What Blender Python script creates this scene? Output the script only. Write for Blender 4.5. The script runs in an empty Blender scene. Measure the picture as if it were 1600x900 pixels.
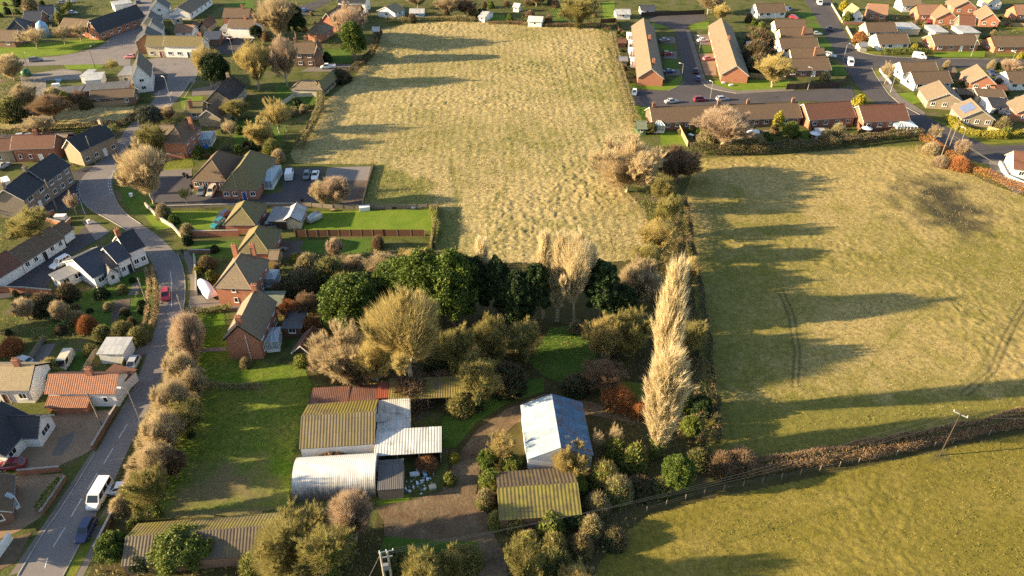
import bpy, bmesh, math, random
import numpy as np
from mathutils import Vector, Matrix
from mathutils.geometry import tessellate_polygon

# ------------------------------------------------------------------ camera, world, sun
SC = bpy.context.scene
COL = SC.collection
FPX, CX, CY, CAMH, PITCH = 1130.0, 800.0, 450.0, 85.0, math.radians(35.5)
CS, SN = math.cos(PITCH), math.sin(PITCH)
cam = bpy.data.cameras.new("camera")
cam.sensor_width = 36.0
cam.lens = 36.0 * FPX / 1600.0
cam.clip_end = 9000
camo = bpy.data.objects.new("camera", cam)
camo.location = (0, 0, CAMH)
camo.rotation_euler = (math.pi / 2 - PITCH, 0, 0)
COL.objects.link(camo)
SC.camera = camo

SUN_EL = math.radians(15.0)
SUN_DIR = Vector((math.cos(SUN_EL) * .994, math.cos(SUN_EL) * .105, -math.sin(SUN_EL)))
W = bpy.data.worlds.new("World")
SC.world = W
W.use_nodes = True
nt = W.node_tree
bg = nt.nodes['Background']
sky = nt.nodes.new('ShaderNodeTexSky')
sky.sky_type = 'NISHITA'
sky.sun_disc = False
sky.sun_elevation = SUN_EL
sky.sun_rotation = math.atan2(-SUN_DIR.x, -SUN_DIR.y)
nt.links.new(sky.outputs[0], bg.inputs[0])
bg.inputs[1].default_value = 0.08
sl = bpy.data.lights.new("sun", 'SUN')
sl.energy = 5.0
sl.angle = math.radians(.5)
sl.color = (1.0, .78, .465)
so = bpy.data.objects.new("sun", sl)
so.rotation_euler = SUN_DIR.to_track_quat('-Z', 'Y').to_euler()
so.location = (-60, 0, 200)
COL.objects.link(so)
VS = SC.view_settings
VS.view_transform = 'Standard'
VS.look = 'None'
VS.exposure = 1.92
VS.gamma = 1.0
VS.use_curve_mapping = False
SC.cycles.max_bounces = 4
SC.cycles.diffuse_bounces = 2
SC.cycles.glossy_bounces = 2
SC.cycles.transparent_max_bounces = 4
SC.cycles.use_adaptive_sampling = True
SC.cycles.use_denoising = False
SC.cycles.denoiser = 'OPENIMAGEDENOISE'
SC.cycles.denoising_input_passes = 'RGB_ALBEDO_NORMAL'
SC.cycles.denoising_prefilter = 'ACCURATE'

rng = random.Random(7)
npr = np.random.RandomState(11)

# ------------------------------------------------------------------ survey: point on the ground (or at height h) seen in the aerial photo
def GH(u, v, h=0.0):
    a = (u - CX) / FPX; b = (v - CY) / FPX
    t = (CAMH - h) / (SN + b * CS)
    return Vector((a * t, (CS - b * SN) * t, h))
def G(u, v): return GH(u, v, 0.0)
def PXM(v): return 7.724 + (v - 450) * .00958          # pixels per metre on row v
def depr(v): return PITCH + math.atan((v - CY) / FPX)
def top_v(x, y, h):
    d = CAMH - h
    return CY + FPX * (CS * d - y * SN) / (y * CS + d * SN)
def height_for(p, vt, r, lo=.15):
    a, b = 1.0, 45.0
    for _ in range(30):
        h = (a + b) / 2
        hc = h * (1 + lo) / 2; ha = h * (1 - lo) / 2
        z = p.y * CS + (CAMH - hc) * SN
        vc = top_v(p.x, p.y, hc)
        dl = depr(vc)
        vv = vc - FPX / z * math.sqrt((ha * math.cos(dl)) ** 2 + (r * math.sin(dl)) ** 2)
        if vv > vt: a = h
        else: b = h
    return (a + b) / 2

# ------------------------------------------------------------------ materials
MATS = {}
def newmat(name):
    m = bpy.data.materials.new(name); m.use_nodes = True
    n = m.node_tree.nodes; b = n['Principled BSDF']
    b.inputs['Specular IOR Level'].default_value = .25
    MATS[name] = m
    return m, m.node_tree, b
def N(t, typ, **kw):
    n = t.nodes.new(typ)
    for k, v in kw.items(): setattr(n, k, v)
    return n
def ramp(t, fac, stops):
    r = N(t, 'ShaderNodeValToRGB')
    e = r.color_ramp.elements
    while len(e) < len(stops): e.new(.5)
    for i, (p, c) in enumerate(stops):
        e[i].position = p; e[i].color = (c[0], c[1], c[2], 1)
    t.links.new(fac, r.inputs[0])
    return r.outputs[0]
def mixc(t, fac, a, b, mode='MIX'):
    m = N(t, 'ShaderNodeMix', data_type='RGBA', blend_type=mode)
    for sock, val in ((m.inputs[0], fac), (m.inputs[6], a), (m.inputs[7], b)):
        if hasattr(val, 'is_linked'): t.links.new(val, sock)
        elif isinstance(val, (int, float)): sock.default_value = val
        else: sock.default_value = (val[0], val[1], val[2], 1)
    return m.outputs[2]
def noise(t, scale, detail=4, rough=.6, coord='Position', vec=None, dist=0):
    n = N(t, 'ShaderNodeTexNoise')
    n.inputs['Scale'].default_value = scale
    n.inputs['Detail'].default_value = detail
    n.inputs['Roughness'].default_value = rough
    n.inputs['Distortion'].default_value = dist
    if vec is None:
        if coord == 'Position': vec = N(t, 'ShaderNodeNewGeometry').outputs['Position']
        else: vec = N(t, 'ShaderNodeTexCoord').outputs[coord]
    t.links.new(vec, n.inputs['Vector'])
    return n.outputs['Fac']
def mrange(t, val, a, b, c=0, d=1):
    m = N(t, 'ShaderNodeMapRange')
    t.links.new(val, m.inputs[0])
    for i, x in enumerate((a, b, c, d)): m.inputs[i + 1].default_value = x
    return m.outputs[0]
def bump(t, b, h, strength=.3, dist=.05):
    n = N(t, 'ShaderNodeBump')
    n.inputs['Strength'].default_value = strength
    n.inputs['Distance'].default_value = dist
    t.links.new(h, n.inputs['Height']); t.links.new(n.outputs[0], b.inputs['Normal'])
def scl(c, k): return tuple(min(.95, x * k) for x in c)

def mat_plain(name, c, rough=.7, metal=0.0, var=.25, scale=1.5, spec=.25):
    m, t, b = newmat(name)
    f = noise(t, scale, 5)
    col = ramp(t, f, [(.25, scl(c, 1 - var)), (.75, scl(c, 1 + var * .6))])
    t.links.new(col, b.inputs['Base Color'])
    b.inputs['Roughness'].default_value = rough; b.inputs['Metallic'].default_value = metal
    b.inputs['Specular IOR Level'].default_value = spec
    return m
def mat_wall(name, c, grime=.25):
    m, t, b = newmat(name)
    f = noise(t, .7, 6, .65); g = noise(t, 9, 3)
    col = ramp(t, f, [(.3, scl(c, 1 - grime)), (.6, c)])
    col = mixc(t, mrange(t, g, .3, .7, 0, .12), col, scl(c, .86))
    t.links.new(col, b.inputs['Base Color']); b.inputs['Roughness'].default_value = .85
    bump(t, b, g, .05, .01)
    return m
def mat_brick(name, c, c2, mortar):
    m, t, b = newmat(name)
    uv = N(t, 'ShaderNodeTexCoord').outputs['UV']
    br = N(t, 'ShaderNodeTexBrick')
    br.inputs['Scale'].default_value = 1
    br.inputs['Brick Width'].default_value = .45; br.inputs['Row Height'].default_value = .15
    br.inputs['Mortar Size'].default_value = .014
    br.inputs['Color1'].default_value = (*c, 1); br.inputs['Color2'].default_value = (*c2, 1); br.inputs['Mortar'].default_value = (*mortar, 1)
    t.links.new(uv, br.inputs['Vector'])
    f = noise(t, .8, 5)
    col = mixc(t, mrange(t, f, .3, .7, 0, .45), br.outputs['Color'], scl(c, .62))
    t.links.new(col, b.inputs['Base Color']); b.inputs['Roughness'].default_value = .9
    bump(t, b, br.outputs['Fac'], -.3, .02)
    return m
def mat_tile(name, c, moss=None, mossamt=.35, cw=.3, ch=.3, rough=.75):
    m, t, b = newmat(name)
    uv = N(t, 'ShaderNodeTexCoord').outputs['UV']
    br = N(t, 'ShaderNodeTexBrick')
    br.inputs['Scale'].default_value = 1
    br.inputs['Brick Width'].default_value = cw; br.inputs['Row Height'].default_value = ch
    br.inputs['Mortar Size'].default_value = .022
    br.inputs['Color1'].default_value = (*scl(c, 1.15), 1); br.inputs['Color2'].default_value = (*scl(c, .8), 1); br.inputs['Mortar'].default_value = (*scl(c, .4), 1)
    t.links.new(uv, br.inputs['Vector'])
    f = noise(t, .45, 6, .7); g = noise(t, 2.6, 5, .7)
    col = mixc(t, mrange(t, f, .35, .7, 0, .6), br.outputs['Color'], scl(c, .66))
    if moss:
        col = mixc(t, mrange(t, g, .55 - mossamt * .3, .72, 0, .8), col, moss)
    t.links.new(col, b.inputs['Base Color']); b.inputs['Roughness'].default_value = rough
    bump(t, b, br.outputs['Fac'], -.5, .04)
    return m
def mat_sheet(name, c, stain, moss=None, mossamt=.5, rough=.55, metal=0.0, sscale=.6, coverage=.5):
    """corrugated sheet: base colour, streaky stains running down the slope (UV v), moss or lichen patches"""
    m, t, b = newmat(name)
    tc = N(t, 'ShaderNodeTexCoord').outputs['UV']
    mp = N(t, 'ShaderNodeMapping'); mp.inputs['Scale'].default_value = (1.3, .22, 1)
    t.links.new(tc, mp.inputs['Vector'])
    f = noise(t, 1.4, 6, .7, vec=mp.outputs[0]); g = noise(t, sscale, 6, .7)
    # separate sheets, each weathered a little differently
    br = N(t, 'ShaderNodeTexBrick'); br.inputs['Scale'].default_value = 1
    br.inputs['Brick Width'].default_value = 1.0; br.inputs['Row Height'].default_value = 2.2; br.inputs['Mortar Size'].default_value = .02
    br.inputs['Color1'].default_value = (1, 1, 1, 1); br.inputs['Color2'].default_value = (.74, .74, .74, 1); br.inputs['Mortar'].default_value = (.5, .5, .5, 1)
    br.offset = 0
    t.links.new(tc, br.inputs['Vector'])
    col = mixc(t, mrange(t, f, coverage - .1, coverage + .25, 0, .85), c, stain)
    col = mixc(t, 1.0, col, br.outputs['Color'], 'MULTIPLY')
    if moss: col = mixc(t, mrange(t, g, .62 - mossamt * .35, .8 - mossamt * .35, 0, .9), col, moss)
    t.links.new(col, b.inputs['Base Color']); b.inputs['Roughness'].default_value = rough; b.inputs['Metallic'].default_value = metal
    return m
def mat_leaf(name, c1, c2, var=.35, rough=.65, trans=0.0):
    m, t, b = newmat(name)
    oi = N(t, 'ShaderNodeObjectInfo').outputs['Random']
    f = noise(t, .5, 3); g = noise(t, 3.5, 2)
    col = ramp(t, f, [(.3, c1), (.7, c2)])
    col = mixc(t, mrange(t, g, .35, .7, 0, .6), col, scl(c1, .6))
    k = mrange(t, oi, 0, 1, 1 - var, 1 + var * .7)
    hs = N(t, 'ShaderNodeHueSaturation'); t.links.new(k, hs.inputs['Value']); t.links.new(col, hs.inputs['Color'])
    t.links.new(hs.outputs[0], b.inputs['Base Color']); b.inputs['Roughness'].default_value = rough
    b.inputs['Specular IOR Level'].default_value = .15
    if trans:
        out = t.nodes['Material Output']
        tr = N(t, 'ShaderNodeBsdfTranslucent'); t.links.new(hs.outputs[0], tr.inputs[0])
        ms = N(t, 'ShaderNodeMixShader'); ms.inputs[0].default_value = trans
        t.links.new(b.outputs[0], ms.inputs[1]); t.links.new(tr.outputs[0], ms.inputs[2]); t.links.new(ms.outputs[0], out.inputs[0])
    return m
def mat_ground(name, stops, scale=.15, fine=3.0, rough=.95, bumpamt=.4, patch=None, tint2=None):
    m, t, b = newmat(name)
    f = noise(t, scale, 7, .65, dist=.4); g = noise(t, fine, 5, .7)
    col = ramp(t, f, stops)
    col = mixc(t, mrange(t, g, .3, .75, 0, .6), col, scl(stops[0][1], .7))
    if patch:
        f2 = noise(t, patch[0], 5, .6)
        col = mixc(t, mrange(t, f2, .52, .62, 0, 1), col, patch[1])
    t.links.new(col, b.inputs['Base Color']); b.inputs['Roughness'].default_value = rough
    b.inputs['Specular IOR Level'].default_value = .1
    bump(t, b, g, bumpamt, .15)
    return m
def mat_field(name, straw, straw2, green, green2, soil):
    m, t, b = newmat(name)
    at = N(t, 'ShaderNodeAttribute', attribute_name='tint')
    sp = N(t, 'ShaderNodeSeparateColor'); t.links.new(at.outputs['Color'], sp.inputs[0])
    f = noise(t, 1.25, 7, .8, dist=.6); g = noise(t, 3.2, 4, .7)
    cs = ramp(t, f, [(.36, scl(straw2, .62)), (.47, straw2), (.6, straw)])
    cg = ramp(t, f, [(.38, scl(green2, .75)), (.6, green)])
    n2 = noise(t, .22, 8, .8, dist=.5)
    ad = N(t, 'ShaderNodeMath', operation='ADD'); t.links.new(sp.outputs[0], ad.inputs[0])
    t.links.new(mrange(t, n2, .2, .8, -.45, .45), ad.inputs[1])
    cl = mrange(t, ad.outputs[0], .15, .85, 0, 1)
    col = mixc(t, cl, cs, cg)
    col = mixc(t, mrange(t, g, .4, .75, 0, .5), col, scl(straw2, .55))
    col = mixc(t, sp.outputs[1], col, soil)  # bare soil, and the pasture's painted tree shadow
    t.links.new(col, b.inputs['Base Color']); b.inputs['Roughness'].default_value = .95
    b.inputs['Specular IOR Level'].default_value = .05
    bump(t, b, g, .5, .12)
    return m

# walls
def mat_hut():
    m, t, b = newmat('hut_sheet')
    tc = N(t, 'ShaderNodeTexCoord').outputs['UV']
    sx = N(t, 'ShaderNodeSeparateXYZ'); t.links.new(tc, sx.inputs[0])
    mp = N(t, 'ShaderNodeMapping'); mp.inputs['Scale'].default_value = (1.6, .35, 1); t.links.new(tc, mp.inputs['Vector'])
    f = noise(t, 1.2, 6, .75, vec=mp.outputs[0]); g = noise(t, .5, 5, .7)
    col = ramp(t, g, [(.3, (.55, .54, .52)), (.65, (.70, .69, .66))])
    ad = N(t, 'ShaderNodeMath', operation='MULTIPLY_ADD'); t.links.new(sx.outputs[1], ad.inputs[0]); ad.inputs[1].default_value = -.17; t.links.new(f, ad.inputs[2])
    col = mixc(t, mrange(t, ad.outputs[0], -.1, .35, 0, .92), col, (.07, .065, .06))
    t.links.new(col, b.inputs['Base Color']); b.inputs['Roughness'].default_value = .6
mat_hut()
mat_wall('white_render', (.78, .76, .72), .18)
mat_wall('cream_render', (.62, .52, .36), .2)
mat_wall('buff_render', (.45, .36, .24), .3)
mat_brick('red_brick', (.36, .13, .07), (.28, .10, .06), (.33, .27, .21))
mat_brick('orange_brick', (.43, .155, .085), (.35, .125, .07), (.36, .28, .2))
mat_brick('brown_brick', (.22, .12, .08), (.17, .09, .06), (.25, .2, .16))
mat_brick('buff_brick', (.36, .28, .19), (.3, .23, .15), (.3, .26, .2))
mat_brick('grey_brick', (.24, .2, .16), (.2, .16, .13), (.24, .21, .18))
# roofs
mat_tile('tan_tile', (.24, .18, .125), (.2, .17, .08), .2)
mat_tile('brown_tile', (.16, .105, .07), (.15, .12, .06), .3)
mat_tile('moss_tile', (.17, .13, .07), (.19, .17, .06), .7)
mat_tile('redbrown_tile', (.19, .085, .055), (.12, .08, .05), .2)
mat_tile('slate', (.045, .045, .052), (.07, .07, .05), .15, .3, .25, .5)
mat_tile('blue_slate', (.075, .08, .10), (.06, .06, .05), .1, .3, .25, .45)
mat_tile('pantile', (.34, .145, .085), (.25, .14, .08), .2, .3, .35)
mat_tile('orange_tile', (.33, .18, .115), (.26, .15, .08), .2)
mat_tile('pale_tile', (.33, .25, .16), (.3, .25, .12), .4)
mat_sheet('mossy_sheet', (.20, .16, .105), (.135, .108, .06), (.16, .13, .045), .5)
mat_sheet('moss_yellow_sheet', (.21, .165, .08), (.14, .11, .06), (.21, .175, .04), .65)
mat_sheet('moss_ribbed_sheet', (.17, .14, .06), (.10, .08, .045), (.2, .175, .035), .65)
mat_sheet('ribbed_brown_sheet', (.13, .10, .07), (.085, .065, .045), (.16, .13, .04), .3)  # browns darkened to carry the shade on the long shed's front slope
mat_sheet('blue_tin', (.085, .19, .33), (.08, .11, .16), (.15, .07, .05), .34, .75, 0.0, sscale=.45)
mat_sheet('grey_sheet', (.48, .48, .47), (.3, .3, .31), (.2, .2, .16), .15, .5)
mat_sheet('white_sheet', (.66, .65, .62), (.4, .39, .37), (.12, .12, .11), .22, .5, sscale=.35)
mat_sheet('rust_sheet', (.16, .075, .06), (.14, .08, .055), (.36, .3, .26), .1, .7)
mat_sheet('red_sheet', (.27, .075, .05), (.2, .08, .05), None)
mat_sheet('shaded_moss_sheet', (.12, .115, .05), (.09, .08, .04), (.12, .13, .035), .7)
mat_sheet('dark_sheet', (.13, .125, .125), (.085, .08, .08), (.16, .14, .09), .2)
mat_sheet('galvanised_sheet', (.34, .41, .48), (.22, .29, .37), (.36, .33, .32), .15, .5, .1)
mat_plain('felt_green', (.17, .19, .13), .9, var=.3)
mat_plain('felt_grey', (.22, .22, .23), .9, var=.3)
# trim
mat_plain('white_trim', (.8, .79, .76), .5, var=.08)
mat_plain('dark_trim', (.03, .03, .035), .6)
mat_plain('grey_trim', (.2, .2, .21), .6)
mat_plain('blue_paint', (.04, .08, .3), .5)
mat_plain('red_paint', (.35, .05, .04), .5)
mat_plain('green_paint', (.05, .15, .07), .5)
mat_plain('glass', (.02, .025, .03), .08, spec=.6, var=.1)
mat_plain('conservatory_glass', (.32, .38, .42), .15, spec=.5, var=.15)
mat_plain('solar_glass', (.12, .15, .26), .2, spec=.6, var=.15)
mat_plain('wood_grey', (.24, .2, .15), .9, var=.4, scale=4)
mat_plain('wood_tan', (.36, .25, .14), .9, var=.35, scale=4)
mat_plain('wood_brown', (.15, .075, .045), .9, var=.35, scale=4)
mat_plain('wood_dark', (.06, .045, .035), .9, var=.4, scale=4)
mat_plain('concrete', (.36, .33, .29), .9, var=.3)
mat_plain('steel', (.42, .43, .44), .45, .6, var=.15)
mat_plain('tyre', (.02, .02, .02), .9)
mat_plain('blue_tarp', (.04, .12, .42), .6)
mat_plain('black_bin', (.025, .025, .028), .5)
mat_plain('plastic_white', (.75, .75, .76), .5, var=.1)
mat_plain('plastic_blue', (.25, .45, .62), .5, var=.2)
mat_plain('skin', (.5, .3, .22), .6)
mat_plain('cloth_dark', (.03, .03, .045), .9)
mat_plain('wire', (.16, .15, .13), .6)
mat_plain('lamp_lens', (.7, .7, .66), .3)
mat_plain('tail_lens', (.3, .02, .02), .3)
mat_plain('yellow_leaf', (.42, .36, .04), .7)
# plants
mat_plain('bark', (.22, .17, .115), .95, var=.4, scale=3)
mat_plain('pale_bark', (.36, .30, .2), .95, var=.35, scale=3)
mat_leaf('twig_tan', (.50, .39, .235), (.60, .49, .30), .15, trans=.35)
mat_leaf('twig_gold', (.50, .40, .16), (.60, .49, .21), .12, trans=.35)
mat_leaf('twig_pink', (.50, .37, .26), (.58, .45, .31), .12, trans=.35)
mat_leaf('twig_olive', (.32, .29, .10), (.44, .37, .15), .2, trans=.3)
mat_leaf('twig_brown', (.28, .185, .115), (.38, .26, .155), .2, trans=.25)
mat_leaf('twig_poplar', (.72, .60, .37), (.78, .66, .42), .06, trans=.4)
mat_leaf('twig_red', (.42, .16, .06), (.48, .22, .09), .15, trans=.2)
mat_leaf('leaf_ever', (.075, .115, .018), (.13, .17, .03), .15, .6, .2)
mat_leaf('straw', (.52, .41, .19), (.62, .5, .26), .1, .8, .2)
mat_leaf('straw_dull', (.36, .29, .11), (.46, .37, .15), .1, .8, .2)
mat_leaf('grass_blade', (.13, .15, .03), (.2, .2, .045), .2, .7, .2)
mat_leaf('leaf_dark', (.028, .05, .016), (.045, .07, .022), .2, .6, .1)
mat_leaf('leaf_ivy', (.13, .17, .03), (.2, .21, .045), .2, .6, .2)
mat_leaf('leaf_olive', (.15, .145, .045), (.2, .175, .06), .25, .7, .15)
mat_leaf('leaf_yellow', (.34, .3, .035), (.42, .36, .05), .2, .7, .15)
mat_leaf('leaf_grey', (.11, .12, .08), (.15, .15, .1), .2, .7, .1)
mat_leaf('leaf_beech', (.27, .155, .06), (.34, .21, .08), .25, .8, .15)
mat_leaf('bramble', (.14, .085, .04), (.22, .13, .06), .2, .8, .1)
# grounds
mat_ground('ground_mix', [(.34, (.05, .05, .02)), (.44, (.09, .105, .025)), (.54, (.12, .13, .035)), (.62, (.15, .115, .07)), (.7, (.17, .145, .115))], .2, 2.5, bumpamt=.6)
mat_ground('scrub_floor', [(.3, (.055, .045, .02)), (.5, (.085, .075, .025)), (.7, (.10, .075, .04))], .2, 2.5)
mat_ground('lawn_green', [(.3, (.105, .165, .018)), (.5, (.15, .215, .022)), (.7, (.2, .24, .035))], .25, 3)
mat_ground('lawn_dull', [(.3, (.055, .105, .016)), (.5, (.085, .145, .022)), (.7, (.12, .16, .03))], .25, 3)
mat_ground('verge', [(.3, (.11, .14, .02)), (.55, (.19, .19, .03)), (.75, (.22, .18, .05))], .3, 3)
mat_ground('asphalt', [(.3, (.175, .155, .15)), (.48, (.22, .195, .185)), (.6, (.245, .215, .2)), (.72, (.2, .175, .17))], .16, 6, .85, .1)
mat_ground('asphalt_dark', [(.3, (.075, .068, .07)), (.6, (.1, .09, .092)), (.8, (.13, .115, .115))], .15, 6, .85, .1)
mat_ground('paving', [(.3, (.17, .145, .13)), (.6, (.21, .18, .155)), (.8, (.25, .21, .18))], .4, 5, .9, .1)
mat_ground('gravel', [(.3, (.27, .18, .115)), (.6, (.35, .24, .15)), (.8, (.4, .285, .185))], .3, 8, .95, .2)
mat_ground('dirt', [(.32, (.095, .065, .04)), (.46, (.17, .115, .07)), (.56, (.2, .14, .085)), (.7, (.29, .21, .135))], .34, 2.2, .95, .6, patch=(.8, (.13, .1, .06)))
mat_ground('soil', [(.3, (.1, .075, .06)), (.7, (.17, .13, .105))], .6, 4, .95, .5)
mat_ground('hardcore', [(.3, (.2, .18, .16)), (.7, (.32, .28, .25))], .5, 4, .95, .5)
mat_plain('road_paint_worn', (.30, .275, .26), .8, var=.5, scale=5)
mat_plain('road_paint', (.62, .6, .56), .8, var=.3, scale=3)
mat_field('rough_grass', (.52, .42, .20), (.33, .255, .115), (.22, .21, .055), (.13, .14, .038), (.12, .1, .06))
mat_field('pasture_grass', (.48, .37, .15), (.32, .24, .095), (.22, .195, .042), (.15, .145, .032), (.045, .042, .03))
mat_field('ley_grass', (.33, .255, .07), (.23, .18, .05), (.225, .185, .034), (.145, .13, .026), (.08, .07, .04))
mat_field('paddock_grass', (.24, .23, .05), (.15, .16, .035), (.12, .205, .018), (.07, .135, .014), (.21, .14, .085))
M = MATS

# ------------------------------------------------------------------ mesh helpers
def tag(o, label=None, cat=None, group=None, kind=None):
    if label: o['label'] = label
    if cat: o['category'] = cat
    if group: o['group'] = group
    if kind: o['kind'] = kind
    return o
def empty(name, loc, rz=0.0):
    o = bpy.data.objects.new(name, None)
    o.empty_display_size = .5
    o.location = loc; o.rotation_euler = (0, 0, rz)
    COL.objects.link(o)
    return o
def link(name, me, parent=None, loc=None):
    o = bpy.data.objects.new(name, me)
    if loc is not None: o.location = loc
    COL.objects.link(o)
    if parent is not None: o.parent = parent
    return o
class MB:
    """collects faces with UVs in metres; build() links them as one mesh object"""
    def __init__(s): s.v = []; s.f = []; s.uv = []; s.m = []
    def face(s, pts, mi=0, uv=None):
        pts = [Vector(p) for p in pts]
        i = len(s.v); s.v += pts; s.f.append(tuple(range(i, i + len(pts)))); s.m.append(mi)
        if uv is None:
            e = (pts[1] - pts[0])
            e = e.normalized() if e.length > 1e-6 else Vector((1, 0, 0))
            n = e.cross(pts[-1] - pts[0])
            n = n.normalized() if n.length > 1e-9 else Vector((0, 0, 1))
            w = n.cross(e)
            uv = [((p - pts[0]).dot(e), (p - pts[0]).dot(w)) for p in pts]
        s.uv += uv
    def slab(s, top, t, mi=0, side=None):
        """polygon given by its top outline (counter-clockwise from outside), thickness t straight down"""
        top = [Vector(p) for p in top]; low = [p - Vector((0, 0, t)) for p in top]
        s.face(top, mi); s.face(low[::-1], mi)
        n = len(top)
        for i in range(n):
            j = (i + 1) % n
            s.face([low[i], low[j], top[j], top[i]], mi if side is None else side)
    def box(s, c, e, n, sx, sy, sz, mi=0):
        """box with centre-bottom c, unit axes e and n, full sizes"""
        c = Vector(c); e = Vector(e); n = Vector(n); z = Vector((0, 0, 1))
        q = [c + e * (sx / 2 * a) + n * (sy / 2 * b) for a, b in ((-1, -1), (1, -1), (1, 1), (-1, 1))]
        t = [p + z * sz for p in q]
        s.face(t, mi); s.face(q[::-1], mi)
        for i in range(4):
            j = (i + 1) % 4
            s.face([q[i], q[j], t[j], t[i]], mi)
    def tube(s, pts, rad, sides=6, mi=0, cap=True):
        pts = [Vector(p) for p in pts]
        rings = []
        for k, p in enumerate(pts):
            d = (pts[min(k + 1, len(pts) - 1)] - pts[max(k - 1, 0)]).normalized()
            a = d.cross(Vector((.3, .2, 1)) if abs(d.z) < .95 else Vector((1, 0, 0))).normalized(); b = d.cross(a)
            r = rad[k] if isinstance(rad, (list, tuple)) else rad
            rings.append([p + (a * math.cos(2 * math.pi * i / sides) + b * math.sin(2 * math.pi * i / sides)) * r for i in range(sides)])
        for k in range(len(pts) - 1):
            for i in range(sides):
                j = (i + 1) % sides
                s.face([rings[k][i], rings[k][j], rings[k + 1][j], rings[k + 1][i]], mi)
        if cap:
            s.face(rings[0][::-1], mi); s.face(rings[-1], mi)
    def mesh(s, name, mats, off=None, smooth=False):
        me = bpy.data.meshes.new(name)
        vs = s.v if off is None else [p - off for p in s.v]
        me.from_pydata([tuple(p) for p in vs], [], s.f)
        ul = me.uv_layers.new(name='UVMap')
        ul.data.foreach_set('uv', [x for t in s.uv for x in t])
        for m in (mats if isinstance(mats, (list, tuple)) else [mats]): me.materials.append(M[m] if isinstance(m, str) else m)
        me.polygons.foreach_set('material_index', s.m)
        if smooth:
            bm = bmesh.new(); bm.from_mesh(me); bmesh.ops.remove_doubles(bm, verts=bm.verts, dist=.001); bm.to_mesh(me); bm.free()
            me.polygons.foreach_set('use_smooth', [True] * len(me.polygons))
        me.update()
        return me
    def build(s, name, mats, parent=None, smooth=False, loc=None):
        off = Vector(parent.location) if parent is not None else (Vector(loc) if loc is not None else None)
        if parent is not None and parent.parent is not None: off = off + Vector(parent.parent.location)
        o = link(name, s.mesh(name, mats, off, smooth), parent, None)
        if parent is None and loc is not None: o.location = loc
        return o
def np_mesh(name, verts, faces, mats, smooth=False, mat_idx=None):
    me = bpy.data.meshes.new(name)
    k = faces.shape[1]
    me.vertices.add(len(verts)); me.vertices.foreach_set('co', verts.astype(np.float32).ravel())
    me.loops.add(faces.size); me.loops.foreach_set('vertex_index', faces.astype(np.int32).ravel())
    me.polygons.add(len(faces))
    me.polygons.foreach_set('loop_start', np.arange(0, faces.size, k, dtype=np.int32))
    for m in (mats if isinstance(mats, (list, tuple)) else [mats]): me.materials.append(M[m])
    if mat_idx is not None: me.polygons.foreach_set('material_index', mat_idx.astype(np.int32))
    me.polygons.foreach_set('use_smooth', np.full(len(faces), smooth))
    me.update(calc_edges=True); me.validate()
    return me
def densify(px, step=6):
    out = []
    for i in range(len(px) - 1):
        a, b = px[i], px[i + 1]
        n = max(1, int(math.hypot(b[0] - a[0], b[1] - a[1]) / step))
        for k in range(n): out.append((a[0] + (b[0] - a[0]) * k / n, a[1] + (b[1] - a[1]) * k / n))
    out.append(px[-1])
    return out
def smooth_line(px, it=2):
    for _ in range(it):
        q = [px[0]]
        for i in range(len(px) - 1):
            a, b = px[i], px[i + 1]
            q += [(a[0] * .75 + b[0] * .25, a[1] * .75 + b[1] * .25), (a[0] * .25 + b[0] * .75, a[1] * .25 + b[1] * .75)]
        q.append(px[-1]); px = q
    return px
def flat(name, pts, z, mat, kind='structure', label=None, cat=None, thick=0.0):
    """ground sheet (or raised slab with a kerb step) from world points"""
    P3 = [Vector((p[0], p[1], z)) for p in pts]
    area = sum(P3[i].x * P3[(i + 1) % len(P3)].y - P3[(i + 1) % len(P3)].x * P3[i].y for i in range(len(P3)))
    if area < 0: P3.reverse()
    tris = tessellate_polygon([P3])
    mb = MB()
    for t in tris:
        a, b, c = (P3[i] for i in t)
        if (b - a).cross(c - a).z < 0: a, c = c, a
        mb.face([a, b, c], 0, [(p.x, p.y) for p in (a, b, c)])
    if thick:
        for i in range(len(P3)):
            a, b = P3[i], P3[(i + 1) % len(P3)]
            d = Vector((0, 0, thick))
            mb.face([a - d, b - d, b, a])
    o = mb.build(name, mat)
    tag(o, label, cat, None, kind)
    return o
def flatpx(name, px, z, mat, **kw): return flat(name, [G(*p) for p in px], z, mat, **kw)

# ------------------------------------------------------------------ noise for the fields
_LAT = npr.rand(256, 256)
def vnoise(x, y, s, seed=0):
    x = x / s + seed * 17.3; y = y / s + seed * 41.7
    xi = np.floor(x).astype(int); yi = np.floor(y).astype(int)
    fx = x - xi; fy = y - yi
    fx = fx * fx * (3 - 2 * fx); fy = fy * fy * (3 - 2 * fy)
    g = lambda a, b: _LAT[(xi + a) % 256, (yi + b) % 256]
    return (g(0, 0) * (1 - fx) + g(1, 0) * fx) * (1 - fy) + (g(0, 1) * (1 - fx) + g(1, 1) * fx) * fy
def in_poly(x, y, P):
    r = np.zeros(x.shape, bool); n = len(P)
    for i in range(n):
        x1, y1 = P[i][0], P[i][1]; x2, y2 = P[(i + 1) % n][0], P[(i + 1) % n][1]
        c = ((y1 > y) != (y2 > y))
        with np.errstate(divide='ignore', invalid='ignore'):
            xx = (x2 - x1) * (y - y1) / (y2 - y1 + 1e-12) + x1
        r ^= c & (x < xx)
    return r
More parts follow.
